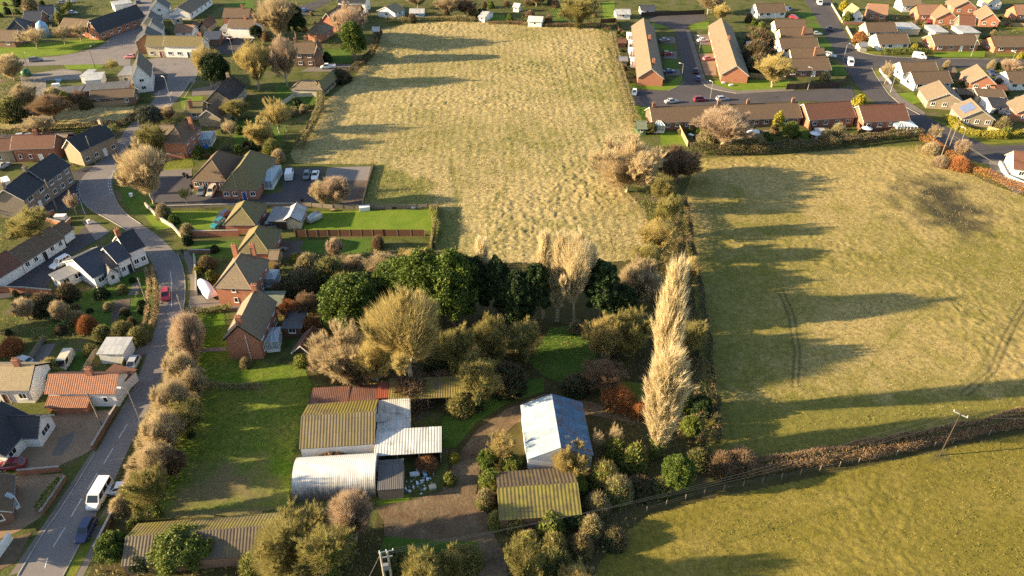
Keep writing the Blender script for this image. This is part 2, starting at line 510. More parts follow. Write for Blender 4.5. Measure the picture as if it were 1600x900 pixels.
def seg_dist(x, y, P, closed=False):
    d = np.full(x.shape, 1e9); n = len(P)
    for i in range(n if closed else n - 1):
        x1, y1 = P[i][0], P[i][1]; x2, y2 = P[(i + 1) % n][0], P[(i + 1) % n][1]
        dx, dy = x2 - x1, y2 - y1
        t = np.clip(((x - x1) * dx + (y - y1) * dy) / (dx * dx + dy * dy + 1e-9), 0, 1)
        d = np.minimum(d, np.hypot(x - x1 - t * dx, y - y1 - t * dy))
    return d
def field(name, px, step, mat, amp, tus, tint0, paints=(), z=.03, seed=0, lines=None, grain=None):
    """tussocky grass sheet: a fine grid inside the outline, raised by tussock-sized noise; 'tint' R = green share, G = bare soil and painted tree shadow"""
    P = [G(*p) for p in px]
    xs = np.arange(min(p.x for p in P), max(p.x for p in P) + step, step)
    ys = np.arange(min(p.y for p in P), max(p.y for p in P) + step, step)
    X, Y = np.meshgrid(xs, ys)
    X = X + (vnoise(X, Y, .7, 5) - .5) * step * .8; Y = Y + (vnoise(X, Y, .7, 6) - .5) * step * .8
    ins = in_poly(X, Y, P)
    ed = seg_dist(X, Y, P, True)
    fade = np.clip(ed / 2.0, .0, 1)
    gx = X if grain is None else X * grain[0]; gy = Y if grain is None else Y * grain[1]
    wx = gx + (vnoise(X, Y, tus * 2.2, seed + 11) - .5) * tus * 1.6; wy = gy + (vnoise(X, Y, tus * 2.2, seed + 12) - .5) * tus * 1.6
    h = np.clip(vnoise(wx, wy, tus, seed + 1) * 1.7 - .45, 0, 1.2) * .55 + np.clip(vnoise(wy, wx, tus * .55, seed + 2) * 1.7 - .4, 0, 1.2) * .4 + vnoise(X, Y, tus * 3.3, seed + 3) * .5 + vnoise(X, Y, tus * .4, seed + 13) * .25
    big = vnoise(X * .45, Y, 12, seed + 4) * .5 + vnoise(X * .6, Y, 4.5, seed + 7) * .35 + vnoise(X, Y, 1.9, seed + 9) * .3 - .07
    tint = np.full(X.shape, float(tint0)) + (big - .5) * 1.1
    soil = np.zeros(X.shape)  # bare soil mask; also holds the pasture's painted tree shadow
    rough = np.ones(X.shape)
    for kind, pp, w, val, amt in paints:
        Q = [G(*p) for p in pp]
        if kind == 'line':
            d = seg_dist(X, Y, Q); k = np.clip(1.3 - d / w, 0, 1)
        else:
            d = seg_dist(X, Y, Q, True); i2 = in_poly(X, Y, Q)
            k = np.clip(.5 + np.where(i2, d, -d) / w + (vnoise(X, Y, 2.5, seed + 8) - .5) * .9, 0, 1)
        if amt == 'soil': soil = np.maximum(soil, k * val)
        elif amt == 'flat': rough = rough * (1 - k * val)
        else: tint = tint * (1 - k * amt) + val * k * amt
    calm = np.clip(vnoise(X, Y, 17, seed + 21) * 1.8 - .25, .25, 1.15)
    h = h * calm
    if lines:
        ang, per, a2 = lines
        c = np.cos(2 * np.pi * (X * math.cos(ang) + Y * math.sin(ang) + (vnoise(X, Y, 9, 3) - .5) * 1.5) / per)
        h = h + a2 * c
    Z = z + amp * h * fade * rough * (1 - soil * .6)
    idx = -np.ones(X.shape, int); idx[ins] = np.arange(ins.sum())
    a, b, c, d = idx[:-1, :-1], idx[:-1, 1:], idx[1:, 1:], idx[1:, :-1]
    ok = (a >= 0) & (b >= 0) & (c >= 0) & (d >= 0)
    F = np.stack([a[ok], b[ok], c[ok], d[ok]], 1)
    V = np.stack([X[ins], Y[ins], Z[ins]], 1)
    me = np_mesh(name, V, F, mat, True)
    at = me.color_attributes.new('tint', 'FLOAT_COLOR', 'POINT')
    cc = np.zeros((len(V), 4), np.float32); cc[:, 0] = np.clip(tint[ins], 0, 1); cc[:, 1] = np.clip(soil[ins], 0, 1); cc[:, 3] = 1
    at.data.foreach_set('color', cc.ravel())
    o = link(name, me)
    o['kind'] = 'structure'
    return o

# ------------------------------------------------------------------ buildings
WINC = {}
def window_meshes(w, h, fr):
    k = (round(w, 2), round(h, 2), fr)
    if k not in WINC:
        f = MB(); t = .09
        X, Yn = Vector((1, 0, 0)), Vector((0, 1, 0))
        for x, z, sx, sz in ((0, 0, w, t), (0, h - t, w, t), (-w / 2 + t / 2, t, t, h - 2 * t), (w / 2 - t / 2, t, t, h - 2 * t)):
            f.box((x, -.02, z), X, Yn, sx, .12, sz)
        n = 2 if w > 1.9 else (1 if w > .8 else 0)
        for i in range(n): f.box((-w / 2 + w * (i + 1) / (n + 1), -.02, t), X, Yn, .07, .11, h - 2 * t)
        f.box((0, -.05, -.07), X, Yn, w + .16, .2, .07)
        g = MB(); g.box((0, -.01, t), X, Yn, w - 2 * t, .06, h - 2 * t)
        WINC[k] = (f.mesh('window', fr), g.mesh('pane', 'glass'))
    return WINC[k]
def door_mesh(w, h, mat):
    k = ('door', w, h, mat)
    if k not in WINC:
        f = MB(); X, Yn = Vector((1, 0, 0)), Vector((0, 1, 0))
        f.box((0, 0, 0), X, Yn, w, .1, h)
        for s in (-1, 1): f.box((s * (w / 2 + .05), -.03, 0), X, Yn, .1, .14, h + .1, 1)
        f.box((0, -.03, h), X, Yn, w, .14, .1, 1)
        WINC[k] = f.mesh('door', [mat, 'white_trim'])
    return WINC[k]

class House:
    def __init__(s, name, label, cat='house', group=None):
        s.name, s.label, s.cat, s.group, s.root = name, label, cat, group, None
    def block(s, p0, p1, d, he, hr, ax='x', roof='gable', wall='red_brick', rm='brown_tile', f=2, r=1, l=1, b=0, door='f', doorc='white_trim',
              ww=1.3, chim=(), barge='white_trim', oh=.35, corr=0, frame='white_trim', open_front=False, rm2=None, wallmat2=None, thick=.16, gutter=True):
        A = GH(*p0, he); B = GH(*p1, he); A.z = B.z = 0
        L = (B - A).length
        e = (B - A).normalized(); n = Vector((-e.y, e.x, 0))
        if isinstance(d, tuple):
            q = GH(*d, he); q.z = 0
            if ax == 'y' and roof == 'gable':       # the traced eave gives the axis of the house
                n = (q - A).normalized(); e = Vector((n.y, -n.x, 0)); B = A + e * L
            d = abs((q - A).dot(n))
        C, D = B + n * d, A + n * d
        if s.root is None:
            c = (A + C) / 2
            s.root = empty(s.name, (c.x, c.y, 0))
            tag(s.root, s.label, s.cat, s.group)
        P = lambda x, y, z: A + e * x + n * y + Vector((0, 0, z))
        s.P, s.L, s.d, s.e, s.n, s.he, s.hr, s.ax = P, L, d, e, n, he, hr, ax
        # --- walls
        w = MB(); hb = -.2
        pts = [(0, 0), (L, 0), (L, d), (0, d)]
        hts = [he] * 4
        if roof == 'flat': hts = [he, he, hr, hr]
        for i in range(4):
            if open_front and i == 0: continue
            (x1, y1), (x2, y2) = pts[i], pts[(i + 1) % 4]
            w.face([P(x1, y1, hb), P(x2, y2, hb), P(x2, y2, hts[(i + 1) % 4] - .03), P(x1, y1, hts[i] - .03)])
            if open_front:      # inner skin, so that the open shed has real walls
                w.face([P(x2, y2, hb), P(x1, y1, hb), P(x1, y1, hts[i] - .03), P(x2, y2, hts[(i + 1) % 4] - .03)])
        if roof == 'gable':
            if ax == 'x':
                w.face([P(L, 0, he - .03), P(L, d, he - .03), P(L, d / 2, hr - .05)]); w.face([P(0, d, he - .03), P(0, 0, he - .03), P(0, d / 2, hr - .05)])
            else:
                w.face([P(0, 0, he - .03), P(L, 0, he - .03), P(L / 2, 0, hr - .05)]); w.face([P(L, d, he - .03), P(0, d, he - .03), P(L / 2, d, hr - .05)])
        w.build('wall', wall, s.root)
        if open_front:
            k = max(2, int(L / 3))
            for i in range(k + 1):
                pm = MB(); pm.box(P(L * i / k * .98 + .1, .1, 0), e, n, .16, .16, he - .1); pm.build('post', 'wood_grey', s.root)
        # --- roof
        rf = MB()
        def panel(q, mi=0):
            if corr and len(q) == 4:
                a, b2, c2, d2 = [Vector(x) for x in q]
                Lq = (b2 - a).length; per = corr; ns = max(4, int(Lq / per) * 4)
                nr = (b2 - a).cross(d2 - a).normalized(); am = per * .038
                up = nr * am; vl = (d2 - a).length
                prev = None
                for i in range(ns + 1):
                    t = i / ns
                    o = up * math.sin(2 * math.pi * i / 4)
                    lo = a.lerp(b2, t) + o; hi = d2.lerp(c2, t) + o
                    if prev: rf.face([prev[0], lo, hi, prev[1]], mi, [(prev[2], 0), (t * Lq, 0), (t * Lq, vl), (prev[2], vl)])
                    prev = (lo, hi, t * Lq)
                dz = nr * -(am + .03)
                rf.slab([x + dz for x in (a, b2, c2, d2)], .05, mi)
            else: rf.slab(q, thick, mi)
        bg_ = MB(); gt = MB(); rd = MB()
        if roof == 'gable':
            if ax == 'x':
                k = (hr - he) / (d / 2); ez = he - oh * k
                a, b2 = -oh, L + oh
                panel([P(a, -oh, ez), P(b2, -oh, ez), P(b2, d / 2, hr), P(a, d / 2, hr)])
                panel([P(b2, d + oh, ez), P(a, d + oh, ez), P(a, d / 2, hr), P(b2, d / 2, hr)], 1 if rm2 else 0)
                rd.tube([P(a, d / 2, hr + .02), P(b2, d / 2, hr + .02)], .13, 6)
                for x in (a - .03, b2 + .03):
                    for y in (-oh, d + oh):
                        bg_.face([P(x, y, ez + .04), P(x, d / 2, hr + .04), P(x, d / 2, hr - .26), P(x, y, ez - .24)])
                        bg_.face([P(x, y, ez - .24), P(x, d / 2, hr - .26), P(x, d / 2, hr + .04), P(x, y, ez + .04)])
                for y in (-oh - .07, d + oh + .07): gt.tube([P(a, y, ez - .06), P(b2, y, ez - .06)], .07, 5)
            else:
                k = (hr - he) / (L / 2); ez = he - oh * k
                a, b2 = -oh, d + oh
                panel([P(-oh, b2, ez), P(-oh, a, ez), P(L / 2, a, hr), P(L / 2, b2, hr)])
                panel([P(L + oh, a, ez), P(L + oh, b2, ez), P(L / 2, b2, hr), P(L / 2, a, hr)], 1 if rm2 else 0)
                rd.tube([P(L / 2, a, hr + .02), P(L / 2, b2, hr + .02)], .13, 6)
                for y in (a - .03, b2 + .03):
                    for x in (-oh, L + oh):
                        bg_.face([P(x, y, ez + .04), P(L / 2, y, hr + .04), P(L / 2, y, hr - .26), P(x, y, ez - .24)])
                        bg_.face([P(x, y, ez - .24), P(L / 2, y, hr - .26), P(L / 2, y, hr + .04), P(x, y, ez + .04)])
                for x in (-oh - .07, L + oh + .07): gt.tube([P(x, a, ez - .06), P(x, b2, ez - .06)], .07, 5)
        elif roof == 'hip':
            m = min(L, d) / 2
            k = (hr - he) / m; ez = he - oh * k
            if L >= d: R0, R1 = P(m * .95, d / 2, hr), P(L - m * .95, d / 2, hr)
            else: R0, R1 = P(L / 2, m * .95, hr), P(L / 2, d - m * .95, hr)
            c0, c1, c2, c3 = P(-oh, -oh, ez), P(L + oh, -oh, ez), P(L + oh, d + oh, ez), P(-oh, d + oh, ez)
            if L >= d: qs = ([c0, c1, R1, R0], [c1, c2, R1], [c2, c3, R0, R1], [c3, c0, R0])
            else: qs = ([c0, c1, R0], [c1, c2, R1, R0], [c2, c3, R1], [c3, c0, R0, R1])
            for q in qs: rf.slab(q, thick)
            if (R1 - R0).length > .2: rd.tube([R0, R1], .13, 6)
            for cc, rr in ((c0, R0), (c1, R1 if L >= d else R0), (c2, R1), (c3, R0 if L >= d else R1)):
                rd.tube([cc + Vector((0, 0, .03)), rr + Vector((0, 0, .03))], .12, 5)
            cs = [c0, c1, c2, c3]
            for i in range(4): gt.tube([cs[i] - Vector((0, 0, .06)), cs[(i + 1) % 4] - Vector((0, 0, .06))], .07, 5)
        elif roof == 'flat':
            o2 = min(oh, .25)
            kz = (hr - he) / d
            panel([P(-o2, -o2, he - kz * o2 + .02), P(L + o2, -o2, he - kz * o2 + .02), P(L + o2, d + o2, hr + kz * o2 + .02), P(-o2, d + o2, hr + kz * o2 + .02)])
        s.roof_obj = rf.build('roof', [rm, rm2] if rm2 else rm, s.root)
        if rd.f and not corr: rd.build('ridge_tiles', rm, s.root)
        if bg_.f and barge and not corr:
            nf = len(bg_.f) // 2
            for h_ in (0, 1):
                q = MB()
                for fi in range(h_ * nf, (h_ + 1) * nf): q.face([bg_.v[i] for i in bg_.f[fi]])
                q.build('barge_board', barge, s.root)
        if gt.f and gutter and not corr:
            nf = len(gt.f) // (4 if roof == 'hip' else 2)
            for h_ in range(len(gt.f) // nf):
                q = MB()
                for fi in range(h_ * nf, (h_ + 1) * nf): q.face([gt.v[i] for i in gt.f[fi]])
                q.build('gutter', 'grey_trim', s.root)
        # --- windows and door
        rows = (1.0,) if he < 4.0 else ((.95, 3.4) if he < 7 else (.95, 3.5, 6.2))
        faces = {'f': (P(0, 0, 0), e, L), 'r': (P(L, 0, 0), n, d), 'l': (P(0, d, 0), -n, d), 'b': (P(L, d, 0), -e, L)}
        for key, cnt in (('f', f), ('r', r), ('l', l), ('b', b)):
            if not cnt: continue
            o, t, ln = faces[key]
            for ri, z in enumerate(rows):
                if z + 1.1 > he - .1: continue
                hasdoor = (door == key and ri == 0)
                kk = cnt + (1 if hasdoor else 0)
                for i in range(kk):
                    x = ln * (i + .5) / kk
                    if hasdoor and i == kk // 2: s.put(door_mesh(.95, 2.05, doorc), 'door', o + t * x, t)
                    else: s.win(o + t * x, t, z, min(ww, ln / kk * .72), 1.15 if z < 3 else 1.05, frame)
        for cx, cy in chim: s.chimney(cx, cy, wall if 'brick' in wall else 'red_brick')
        return s
    def put(s, me, name, p, t, parent=None):
        o = link(name, me, parent or s.root, Vector(p) - s.root.location)
        o.rotation_euler = (0, 0, math.atan2(t.y, t.x))
        return o
    def win(s, p, t, z, w, h, frame='white_trim'):
        fm, gm = window_meshes(w, h, frame)
        o = s.put(fm, 'window', Vector(p) + Vector((0, 0, z)), t)
        link('pane', gm, o)
    def surf(s, x, y):
        L, d, he, hr = s.L, s.d, s.he, s.hr
        k = abs(y - d / 2) / (d / 2) if s.ax == 'x' else abs(x - L / 2) / (L / 2)
        return hr - (hr - he) * k
    def chimney(s, fx, fy, mat='red_brick'):
        x, y = fx * s.L, fy * s.d
        z = s.surf(x, y)
        m = MB(); top = max(s.hr + .95, z + 1.1)
        m.box(s.P(x, y, z - .5), s.e, s.n, .95, .6, top - z + .5); m.box(s.P(x, y, top), s.e, s.n, 1.08, .74, .14)
        c = m.build('chimney', mat, s.root)
        for k in (-.24, .24):
            q = MB(); b0 = s.P(x, y, top + .14) + s.e * k
            q.tube([b0, b0 + Vector((0, 0, .4))], [.12, .1], 7); q.build('chimney_pot', 'orange_tile', s.root)
    def conservatory(s, p0, p1, d, h=2.3, hr=3.1, mat='conservatory_glass'):
        A = GH(*p0, h); B = GH(*p1, h); A.z = B.z = 0
        e = (B - A).normalized(); n = Vector((-e.y, e.x, 0)); L = (B - A).length
        fr = MB(); gl = MB()
        c = (A + B) / 2 + n * d / 2
        fr.box(c, e, n, L, d, .6)
        gl.box(c + Vector((0, 0, .6)), e, n, L - .1, d - .1, h - .6)
        P = lambda x, y, z: A + e * x + n * y + Vector((0, 0, z))
        q = [P(-.1, -.1, h), P(L + .1, -.1, h), P(L + .1, d, h), P(-.1, d, h)]
        r0, r1 = P(L * .35, d * .5, hr), P(L * .65, d * .5, hr)
        for f in ([q[0], q[1], r1, r0], [q[1], q[2], r1], [q[2], q[3], r0, r1], [q[3], q[0], r0]): gl.slab(f, .06)
        k = max(2, int(L / .9))
        for i in range(k + 1): fr.box(P(L * i / k, -.02, .6), e, n, .08, .1, h - .6)
        k2 = max(2, int(d / .9))
        for i in range(k2 + 1):
            fr.box(P(L + .02, d * i / k2, .6), e, n, .1, .08, h - .6); fr.box(P(-.02, d * i / k2, .6), e, n, .1, .08, h - .6)
        for i in range(k + 1):
            a = P(L * i / k, -.1, h + .03); fr.tube([a, r0.lerp(r1, i / k) + Vector((0, 0, .04))], .04, 4)
            a = P(L * i / k, d, h + .03); fr.tube([a, r0.lerp(r1, i / k) + Vector((0, 0, .04))], .04, 4)
        o = fr.build('conservatory', 'white_trim', s.root)
        gl.build('conservatory_glazing', mat, s.root)
    def pipe(s, x, y, z0, z1, mat='white_trim'):
        m = MB(); m.tube([s.P(x, y, z0), s.P(x, y, z1)], .06, 5); m.build('downpipe', mat, s.root)

# ------------------------------------------------------------------ vehicles
CARC = {}
def loft(mb, st, mi=0):
    """st: list of (x, half width low, half width belt, z low, z belt, z top, half width top)"""
    rings = []
    for x, wl, wb, zl, zb, zt, wt in st:
        r = [(x, -wl, zl), (x, wl, zl), (x, wb, (zl + zb) / 2), (x, wb * .985, zb), (x, wt, zt), (x, -wt, zt), (x, -wb * .985, zb), (x, -wb, (zl + zb) / 2)]
        rings.append([Vector(p) for p in r])
    n = len(rings[0])
    for a, b in zip(rings, rings[1:]):
        for i in range(n):
            j = (i + 1) % n
            mb.face([a[i], b[i], b[j], a[j]][::-1], mi)
    mb.face(rings[0], mi); mb.face(rings[-1][::-1], mi)
def frustum(mb, b0, b1, hb, zb, t0, t1, ht, zt, mi=0):
    q = [Vector(p) for p in ((b0, -hb, zb), (b1, -hb, zb), (b1, hb, zb), (b0, hb, zb))]
    t = [Vector(p) for p in ((t0, -ht, zt), (t1, -ht, zt), (t1, ht, zt), (t0, ht, zt))]
    mb.face(t, mi)
    for i in range(4):
        j = (i + 1) % 4
        mb.face([q[i], q[j], t[j], t[i]], mi)
    return q, t
def inset(q, lo, hi, side, out=.012):
    """sub-quad of quad q=[bl,br,tr,tl]"""
    bl, br, tr, tl = q
    f = lambda u, v: bl.lerp(br, u).lerp(tl.lerp(tr, u), v)
    n = (br - bl).cross(tl - bl).normalized() * out
    return [f(side, lo) + n, f(1 - side, lo) + n, f(1 - side, hi) + n, f(side, hi) + n]
def car_meshes(kind):
    if kind in CARC: return CARC[kind]
    body = MB(); gl = {}
    if kind in ('hatchback', 'saloon', 'estate'):
        Lh = {'hatchback': 2.0, 'saloon': 2.25, 'estate': 2.25}[kind]; wdt = .87
        tz = 1.66 if kind == 'estate' else 1.46
        bz = 1.0 if kind == 'estate' else .92
        tail = {'hatchback': .9, 'saloon': .78, 'estate': .98}[kind]
        loft(body, [(-Lh, wdt * .8, wdt * .86, .35, .65, .78 * tail, wdt * .7), (-Lh + .15, wdt * .9, wdt * .97, .22, .72, bz * (1 if kind != 'saloon' else .98), wdt * .82),
                    (-.8, wdt * .92, wdt, .2, .74, bz, wdt * .86), (.7, wdt * .92, wdt, .2, .74, bz - .02, wdt * .86),
                    (Lh - .35, wdt * .88, wdt * .95, .22, .68, bz - .18, wdt * .78), (Lh, wdt * .72, wdt * .8, .3, .55, bz - .34, wdt * .6)])
        rear = {'hatchback': -Lh + .12, 'saloon': -1.45, 'estate': -Lh + .1}[kind]
        rt = {'hatchback': -Lh + .6, 'saloon': -.85, 'estate': -Lh + .35}[kind]
        q, t = frustum(body, rear, 1.05, wdt * .86, bz - .03, rt, .25, wdt * .68, tz)
    elif kind in ('van', 'minibus'):
        Lh, wdt, tz, bz = 2.45, .97, 2.05, 1.12
        loft(body, [(-Lh, wdt * .95, wdt * .98, .3, .8, bz, wdt * .95), (-Lh + .1, wdt * .95, wdt, .25, .8, bz, wdt * .96), (1.2, wdt * .95, wdt, .25, .8, bz, wdt * .94),
                    (Lh - .25, wdt * .9, wdt * .95, .28, .75, bz - .12, wdt * .84), (Lh, wdt * .78, wdt * .84, .33, .6, bz - .35, wdt * .7)])
        q, t = frustum(body, -Lh, 1.95, wdt * .96, bz - .03, -Lh + .08, 1.1, wdt * .84, tz)
    elif kind == 'pickup':
        Lh, wdt, tz, bz = 2.6, .92, 1.75, 1.0
        loft(body, [(-Lh, wdt * .9, wdt * .95, .4, .7, .8, wdt * .9), (-.3, wdt * .92, wdt, .35, .75, .8, wdt * .9), (-.25, wdt * .92, wdt, .3, .75, bz, wdt * .88),
                    (Lh - .5, wdt * .9, wdt * .96, .3, .75, bz - .05, wdt * .84), (Lh, wdt * .8, wdt * .86, .35, .6, bz - .3, wdt * .7)])
        q, t = frustum(body, -.3, 1.75, wdt * .86, bz - .03, -.2, 1.0, wdt * .72, tz)
        for s in (-1, 1): body.box((-Lh / 2 - .15, s * wdt * .93, .8), (1, 0, 0), (0, 1, 0), Lh - .35, .08, .35)
        body.box((-Lh + .05, 0, .8), (1, 0, 0), (0, 1, 0), .08, wdt * 1.8, .35)
    sd = [q[0], q[1], t[1], t[0]]; so_ = [q[2], q[3], t[3], t[2]]
    fr = [q[1], q[2], t[2], t[1]]; bk = [q[3], q[0], t[0], t[3]]
    g = MB(); g.slab(inset(fr, .12, .92, .07), .02); gl['windscreen'] = g.mesh('windscreen', 'glass')
    if kind != 'van':
        g = MB(); g.slab(inset(bk, .2, .88, .1), .02); gl['rear_window'] = g.mesh('rear_window', 'glass')
    g = MB(); 
    for sidequad in (sd, so_):
        bl, br, tr, tl = sidequad
        f = lambda u, v: bl.lerp(br, u).lerp(tl.lerp(tr, u), v)
        nn = (br - bl).cross(tl - bl).normalized() * .012
        ranges = ((.05, .34), (.38, .64), (.68, .93)) if kind in ('estate', 'minibus') else (((.12, .5), (.54, .93)) if kind != 'van' else ((.66, .95),))
        if sidequad is so_: ranges = [(1 - b, 1 - a) for a, b in ranges]
        for a, b in ranges:
            g.face([f(a, .15) + nn, f(b, .15) + nn, f(b, .88) + nn, f(a, .88) + nn])
    gl['side_windows'] = g.mesh('side_windows', 'glass')
    wh = MB()
    wh.tube([(0, -.11, 0), (0, .11, 0)], .32, 12); wh.tube([(0, -.12, 0), (0, .12, 0)], .19, 10, 1)
    wheel = wh.mesh('wheel', ['tyre', 'steel'])
    hl = MB(); hl.box((0, 0, 0), (1, 0, 0), (0, 1, 0), .1, .3, .14); hlm = hl.mesh('headlight', 'lamp_lens')
    tl_ = MB(); tl_.box((0, 0, 0), (1, 0, 0), (0, 1, 0), .08, .2, .25); tlm = tl_.mesh('tail_light', 'tail_lens')
    bm_ = body.mesh('body', 'white_trim')
    CARC[kind] = (bm_, gl, wheel, hlm, tlm, Lh, wdt, bz)
    return CARC[kind]
PAINTS = {}
def paint(c):
    if c not in PAINTS:
        cols = {'white': (.8, .8, .8), 'red': (.42, .03, .05), 'maroon': (.2, .02, .04), 'silver': (.42, .43, .45), 'grey': (.16, .17, .19), 'black': (.02, .02, .025), 'blue': (.04, .1, .3),
                'navy': (.03, .045, .12), 'teal': (.03, .2, .22), 'pink': (.55, .2, .2), 'cream': (.6, .52, .38)}
        m, t, b = newmat('paint_' + c)
        f = noise(t, 3, 3)
        t.links.new(ramp(t, f, [(.3, scl(cols[c], .9)), (.7, cols[c])]), b.inputs['Base Color'])
        b.inputs['Roughness'].default_value = .3; b.inputs['Specular IOR Level'].default_value = .5
        b.inputs['Coat Weight'].default_value = .4; b.inputs['Coat Roughness'].default_value = .1
        PAINTS[c] = 'paint_' + c
    return M[PAINTS[c]]
def car(u, v, u2, v2, kind, colour, label, group='cars and vans', sc=1.0):
    """a vehicle standing at pixel (u,v), its nose towards (u2,v2)"""
    p = G(u, v); h = G(u2, v2) - p
    bm_, gl, wheel, hl, tl, Lh, wdt, bz = car_meshes(kind)
    nm = {'van': 'parked_van', 'minibus': 'passenger_van', 'pickup': 'pickup_truck'}.get(kind, 'parked_car')
    r = empty(nm, (p.x, p.y, .045), math.atan2(h.y, h.x)); r.scale = (sc, sc, sc)
    tag(r, label, 'van' if kind in ('van', 'minibus') else ('pickup truck' if kind == 'pickup' else 'car'), group)
    b = link('body', bm_, r); b.material_slots[0].link = 'OBJECT'; b.material_slots[0].material = paint(colour)
    for k, m in gl.items(): link(k, m, r)
    for x in (-Lh * .62, Lh * .62):
        for y in (-1, 1): link('wheel', wheel, r, (x, y * (wdt - .1), .32))
    for y in (-1, 1):
        link('headlight', hl, r, (Lh - .12, y * wdt * .55, bz - .45)); link('tail_light', tl, r, (-Lh + .04, y * wdt * .68, bz - .35))
    return r

# ------------------------------------------------------------------ plants
def tri_twigs(B, D, ln, wd, R):
    n = len(B)
    D = D / (np.linalg.norm(D, axis=1, keepdims=True) + 1e-9)
    s = np.cross(D, R.normal(size=(n, 3))); s /= (np.linalg.norm(s, axis=1, keepdims=True) + 1e-9)
    a = B + s * (wd / 2)[:, None]; b = B - s * (wd / 2)[:, None]; c = B + D * ln[:, None]
    V = np.stack([a, b, c], 1).reshape(-1, 3)
    return V, np.arange(3 * n).reshape(-1, 3)
def tri_leaves(C, size, R, up=.3):
    n = len(C)
    nn = R.normal(size=(n, 3)); nn[:, 2] = np.abs(nn[:, 2]) + up
    nn /= np.linalg.norm(nn, axis=1, keepdims=True)
    u = np.cross(nn, R.normal(size=(n, 3))); u /= (np.linalg.norm(u, axis=1, keepdims=True) + 1e-9)
    w = np.cross(nn, u)
    s = size[:, None]
    V = np.stack([C + u * s, C - u * s * .6 + w * s * .75, C - u * s * .6 - w * s * .75], 1).reshape(-1, 3)
    return V, np.arange(3 * n).reshape(-1, 3)
def joinvf(parts):
    V, F, I, o = [], [], [], 0
    for k, (v, f) in parts:
        V.append(v); F.append(f + o); I.append(np.full(len(f), k)); o += len(v)
    return np.concatenate(V), np.concatenate(F), np.concatenate(I)
PROTO = {}
def extent(V): return float(np.percentile(V[:, 2], 99.7)), float(np.percentile(np.hypot(V[:, 0], V[:, 1]), 97.5))
def unit(v): return v / (np.linalg.norm(v) + 1e-9)
def bare(key, H, Rr, seed, upness=.5, nl=9, tw=9000, clear=.25, twl=.8, tww=.085, leaves=0, droop=0.0, hang=0, spray=.36, taper=.5):
    """leafless tree: trunk and limbs (tubes) and a crown of fine twigs; optional ivy on trunk and lower limbs"""
    R = np.random.RandomState(seed)
    tb = MB(); segs = []
    tr = [np.array([0, 0, -.2])]
    tt = H * (clear + .38)
    for k in range(1, 7):
        tr.append(np.array([R.normal() * .012 * H, R.normal() * .012 * H, tt * k / 6]))
    r0 = H * .024
    tb.tube([tuple(p) for p in tr], [r0 * (1.3 - .16 * k) for k in range(7)], 7)
    cz = H * (clear + (1 - clear) / 2); hz = H * (1 - clear) / 2
    ends = []
    def curve(a, b, bend, n=5):
        m = (a + b) / 2 + bend
        return [(1 - t) ** 2 * a + 2 * t * (1 - t) * m + t * t * b for t in np.linspace(0, 1, n)]
    for i in range(nl + 1):
        az = 2 * math.pi * (i / nl + R.uniform(-.06, .06))
        el = R.uniform(-.25, .75) if i < nl else 1.4
        dirv = np.array([math.cos(az) * math.cos(el), math.sin(az) * math.cos(el), math.sin(el)])
        tgt = np.array([0, 0, cz]) + dirv * np.array([Rr, Rr, hz]) * R.uniform(.72, .98)
        zs = min(tt * .97, max(H * clear * .8, tgt[2] * R.uniform(.3, .55)))
        a = np.array([0, 0, zs])
        c = curve(a, tgt, np.array([dirv[0] * .1 * Rr, dirv[1] * .1 * Rr, upness * -.12 * H + .04 * H]), 6)
        tb.tube([tuple(p) for p in c], [r0 * .55 * (1 - .15 * k) for k in range(6)], 5, 0, False)
        for j in range(9):
            t = R.uniform(.22, 1.0); k = min(int(t * 5), 4); f = t * 5 - k
            b0 = c[k] * (1 - f) + c[k + 1] * f
            out = unit(b0 - np.array([0, 0, H * clear]))
            dd = unit(out * .7 + np.array([0, 0, upness]) + R.normal(size=3) * .5)
            l2 = R.uniform(.22, .42) * Rr * (1.15 - .3 * t)
            e2 = b0 + dd * l2
            c2 = curve(b0, e2, R.normal(size=3) * .06 * l2, 4)
            tb.tube([tuple(p) for p in c2], [r0 * .2, r0 * .16, r0 * .12, r0 * .07], 3, 0, False)
            for m in range(6):
                t3 = R.uniform(.25, 1); b3 = b0 * (1 - t3) + e2 * t3
                d3 = unit(dd * .6 + out * .4 + np.array([0, 0, upness * .7 - droop]) + R.normal(size=3) * .55)
                segs.append((b3, d3, R.uniform(.14, .3) * Rr, out))
    segs = segs[:]
    n = len(segs)
    sb = np.array([s[0] for s in segs]); sd = np.array([s[1] for s in segs]); sln = np.array([s[2] for s in segs]); so2 = np.array([s[3] for s in segs])
    tw = int(tw * 3.9)
    V1 = tri_twigs(sb, sd, sln, np.full(n, .09), R)
    ii = R.randint(0, n, tw)
    B = sb[ii] + sd[ii] * (sln[ii] * R.uniform(.05, 1, tw))[:, None]
    D = sd[ii] * .5 + so2[ii] * .5 + R.normal(size=(tw, 3)) * .3 + np.array([0, 0, upness * .8 - droop])
    V2 = tri_twigs(B, D, R.uniform(.45, 1.3, tw) * twl, R.uniform(.6, 1.2, tw) * tww * .5, R)
    # fine outer spray: fills the crown evenly out to an uneven, lobed outline
    ns_ = int(tw * spray)
    dd = R.normal(size=(ns_, 3)); dd /= np.linalg.norm(dd, axis=1, keepdims=True)
    lobes = np.array([unit(R.normal(size=3) + np.array([0, 0, .3])) for _ in range(13)])
    md = .52 + .5 * np.clip((np.max(dd @ lobes.T, axis=1) - .72) / .28, 0, 1) ** .8
    rr_ = R.uniform(.25, 1.0, ns_) ** .5 * md
    prof = 1.0 - taper * np.clip(.25 - dd[:, 2:3], 0, 1)
    B3 = np.array([0, 0, cz]) + dd * rr_[:, None] * np.array([Rr, Rr, hz]) * .93 * np.concatenate([prof, prof, np.ones_like(prof)], 1)
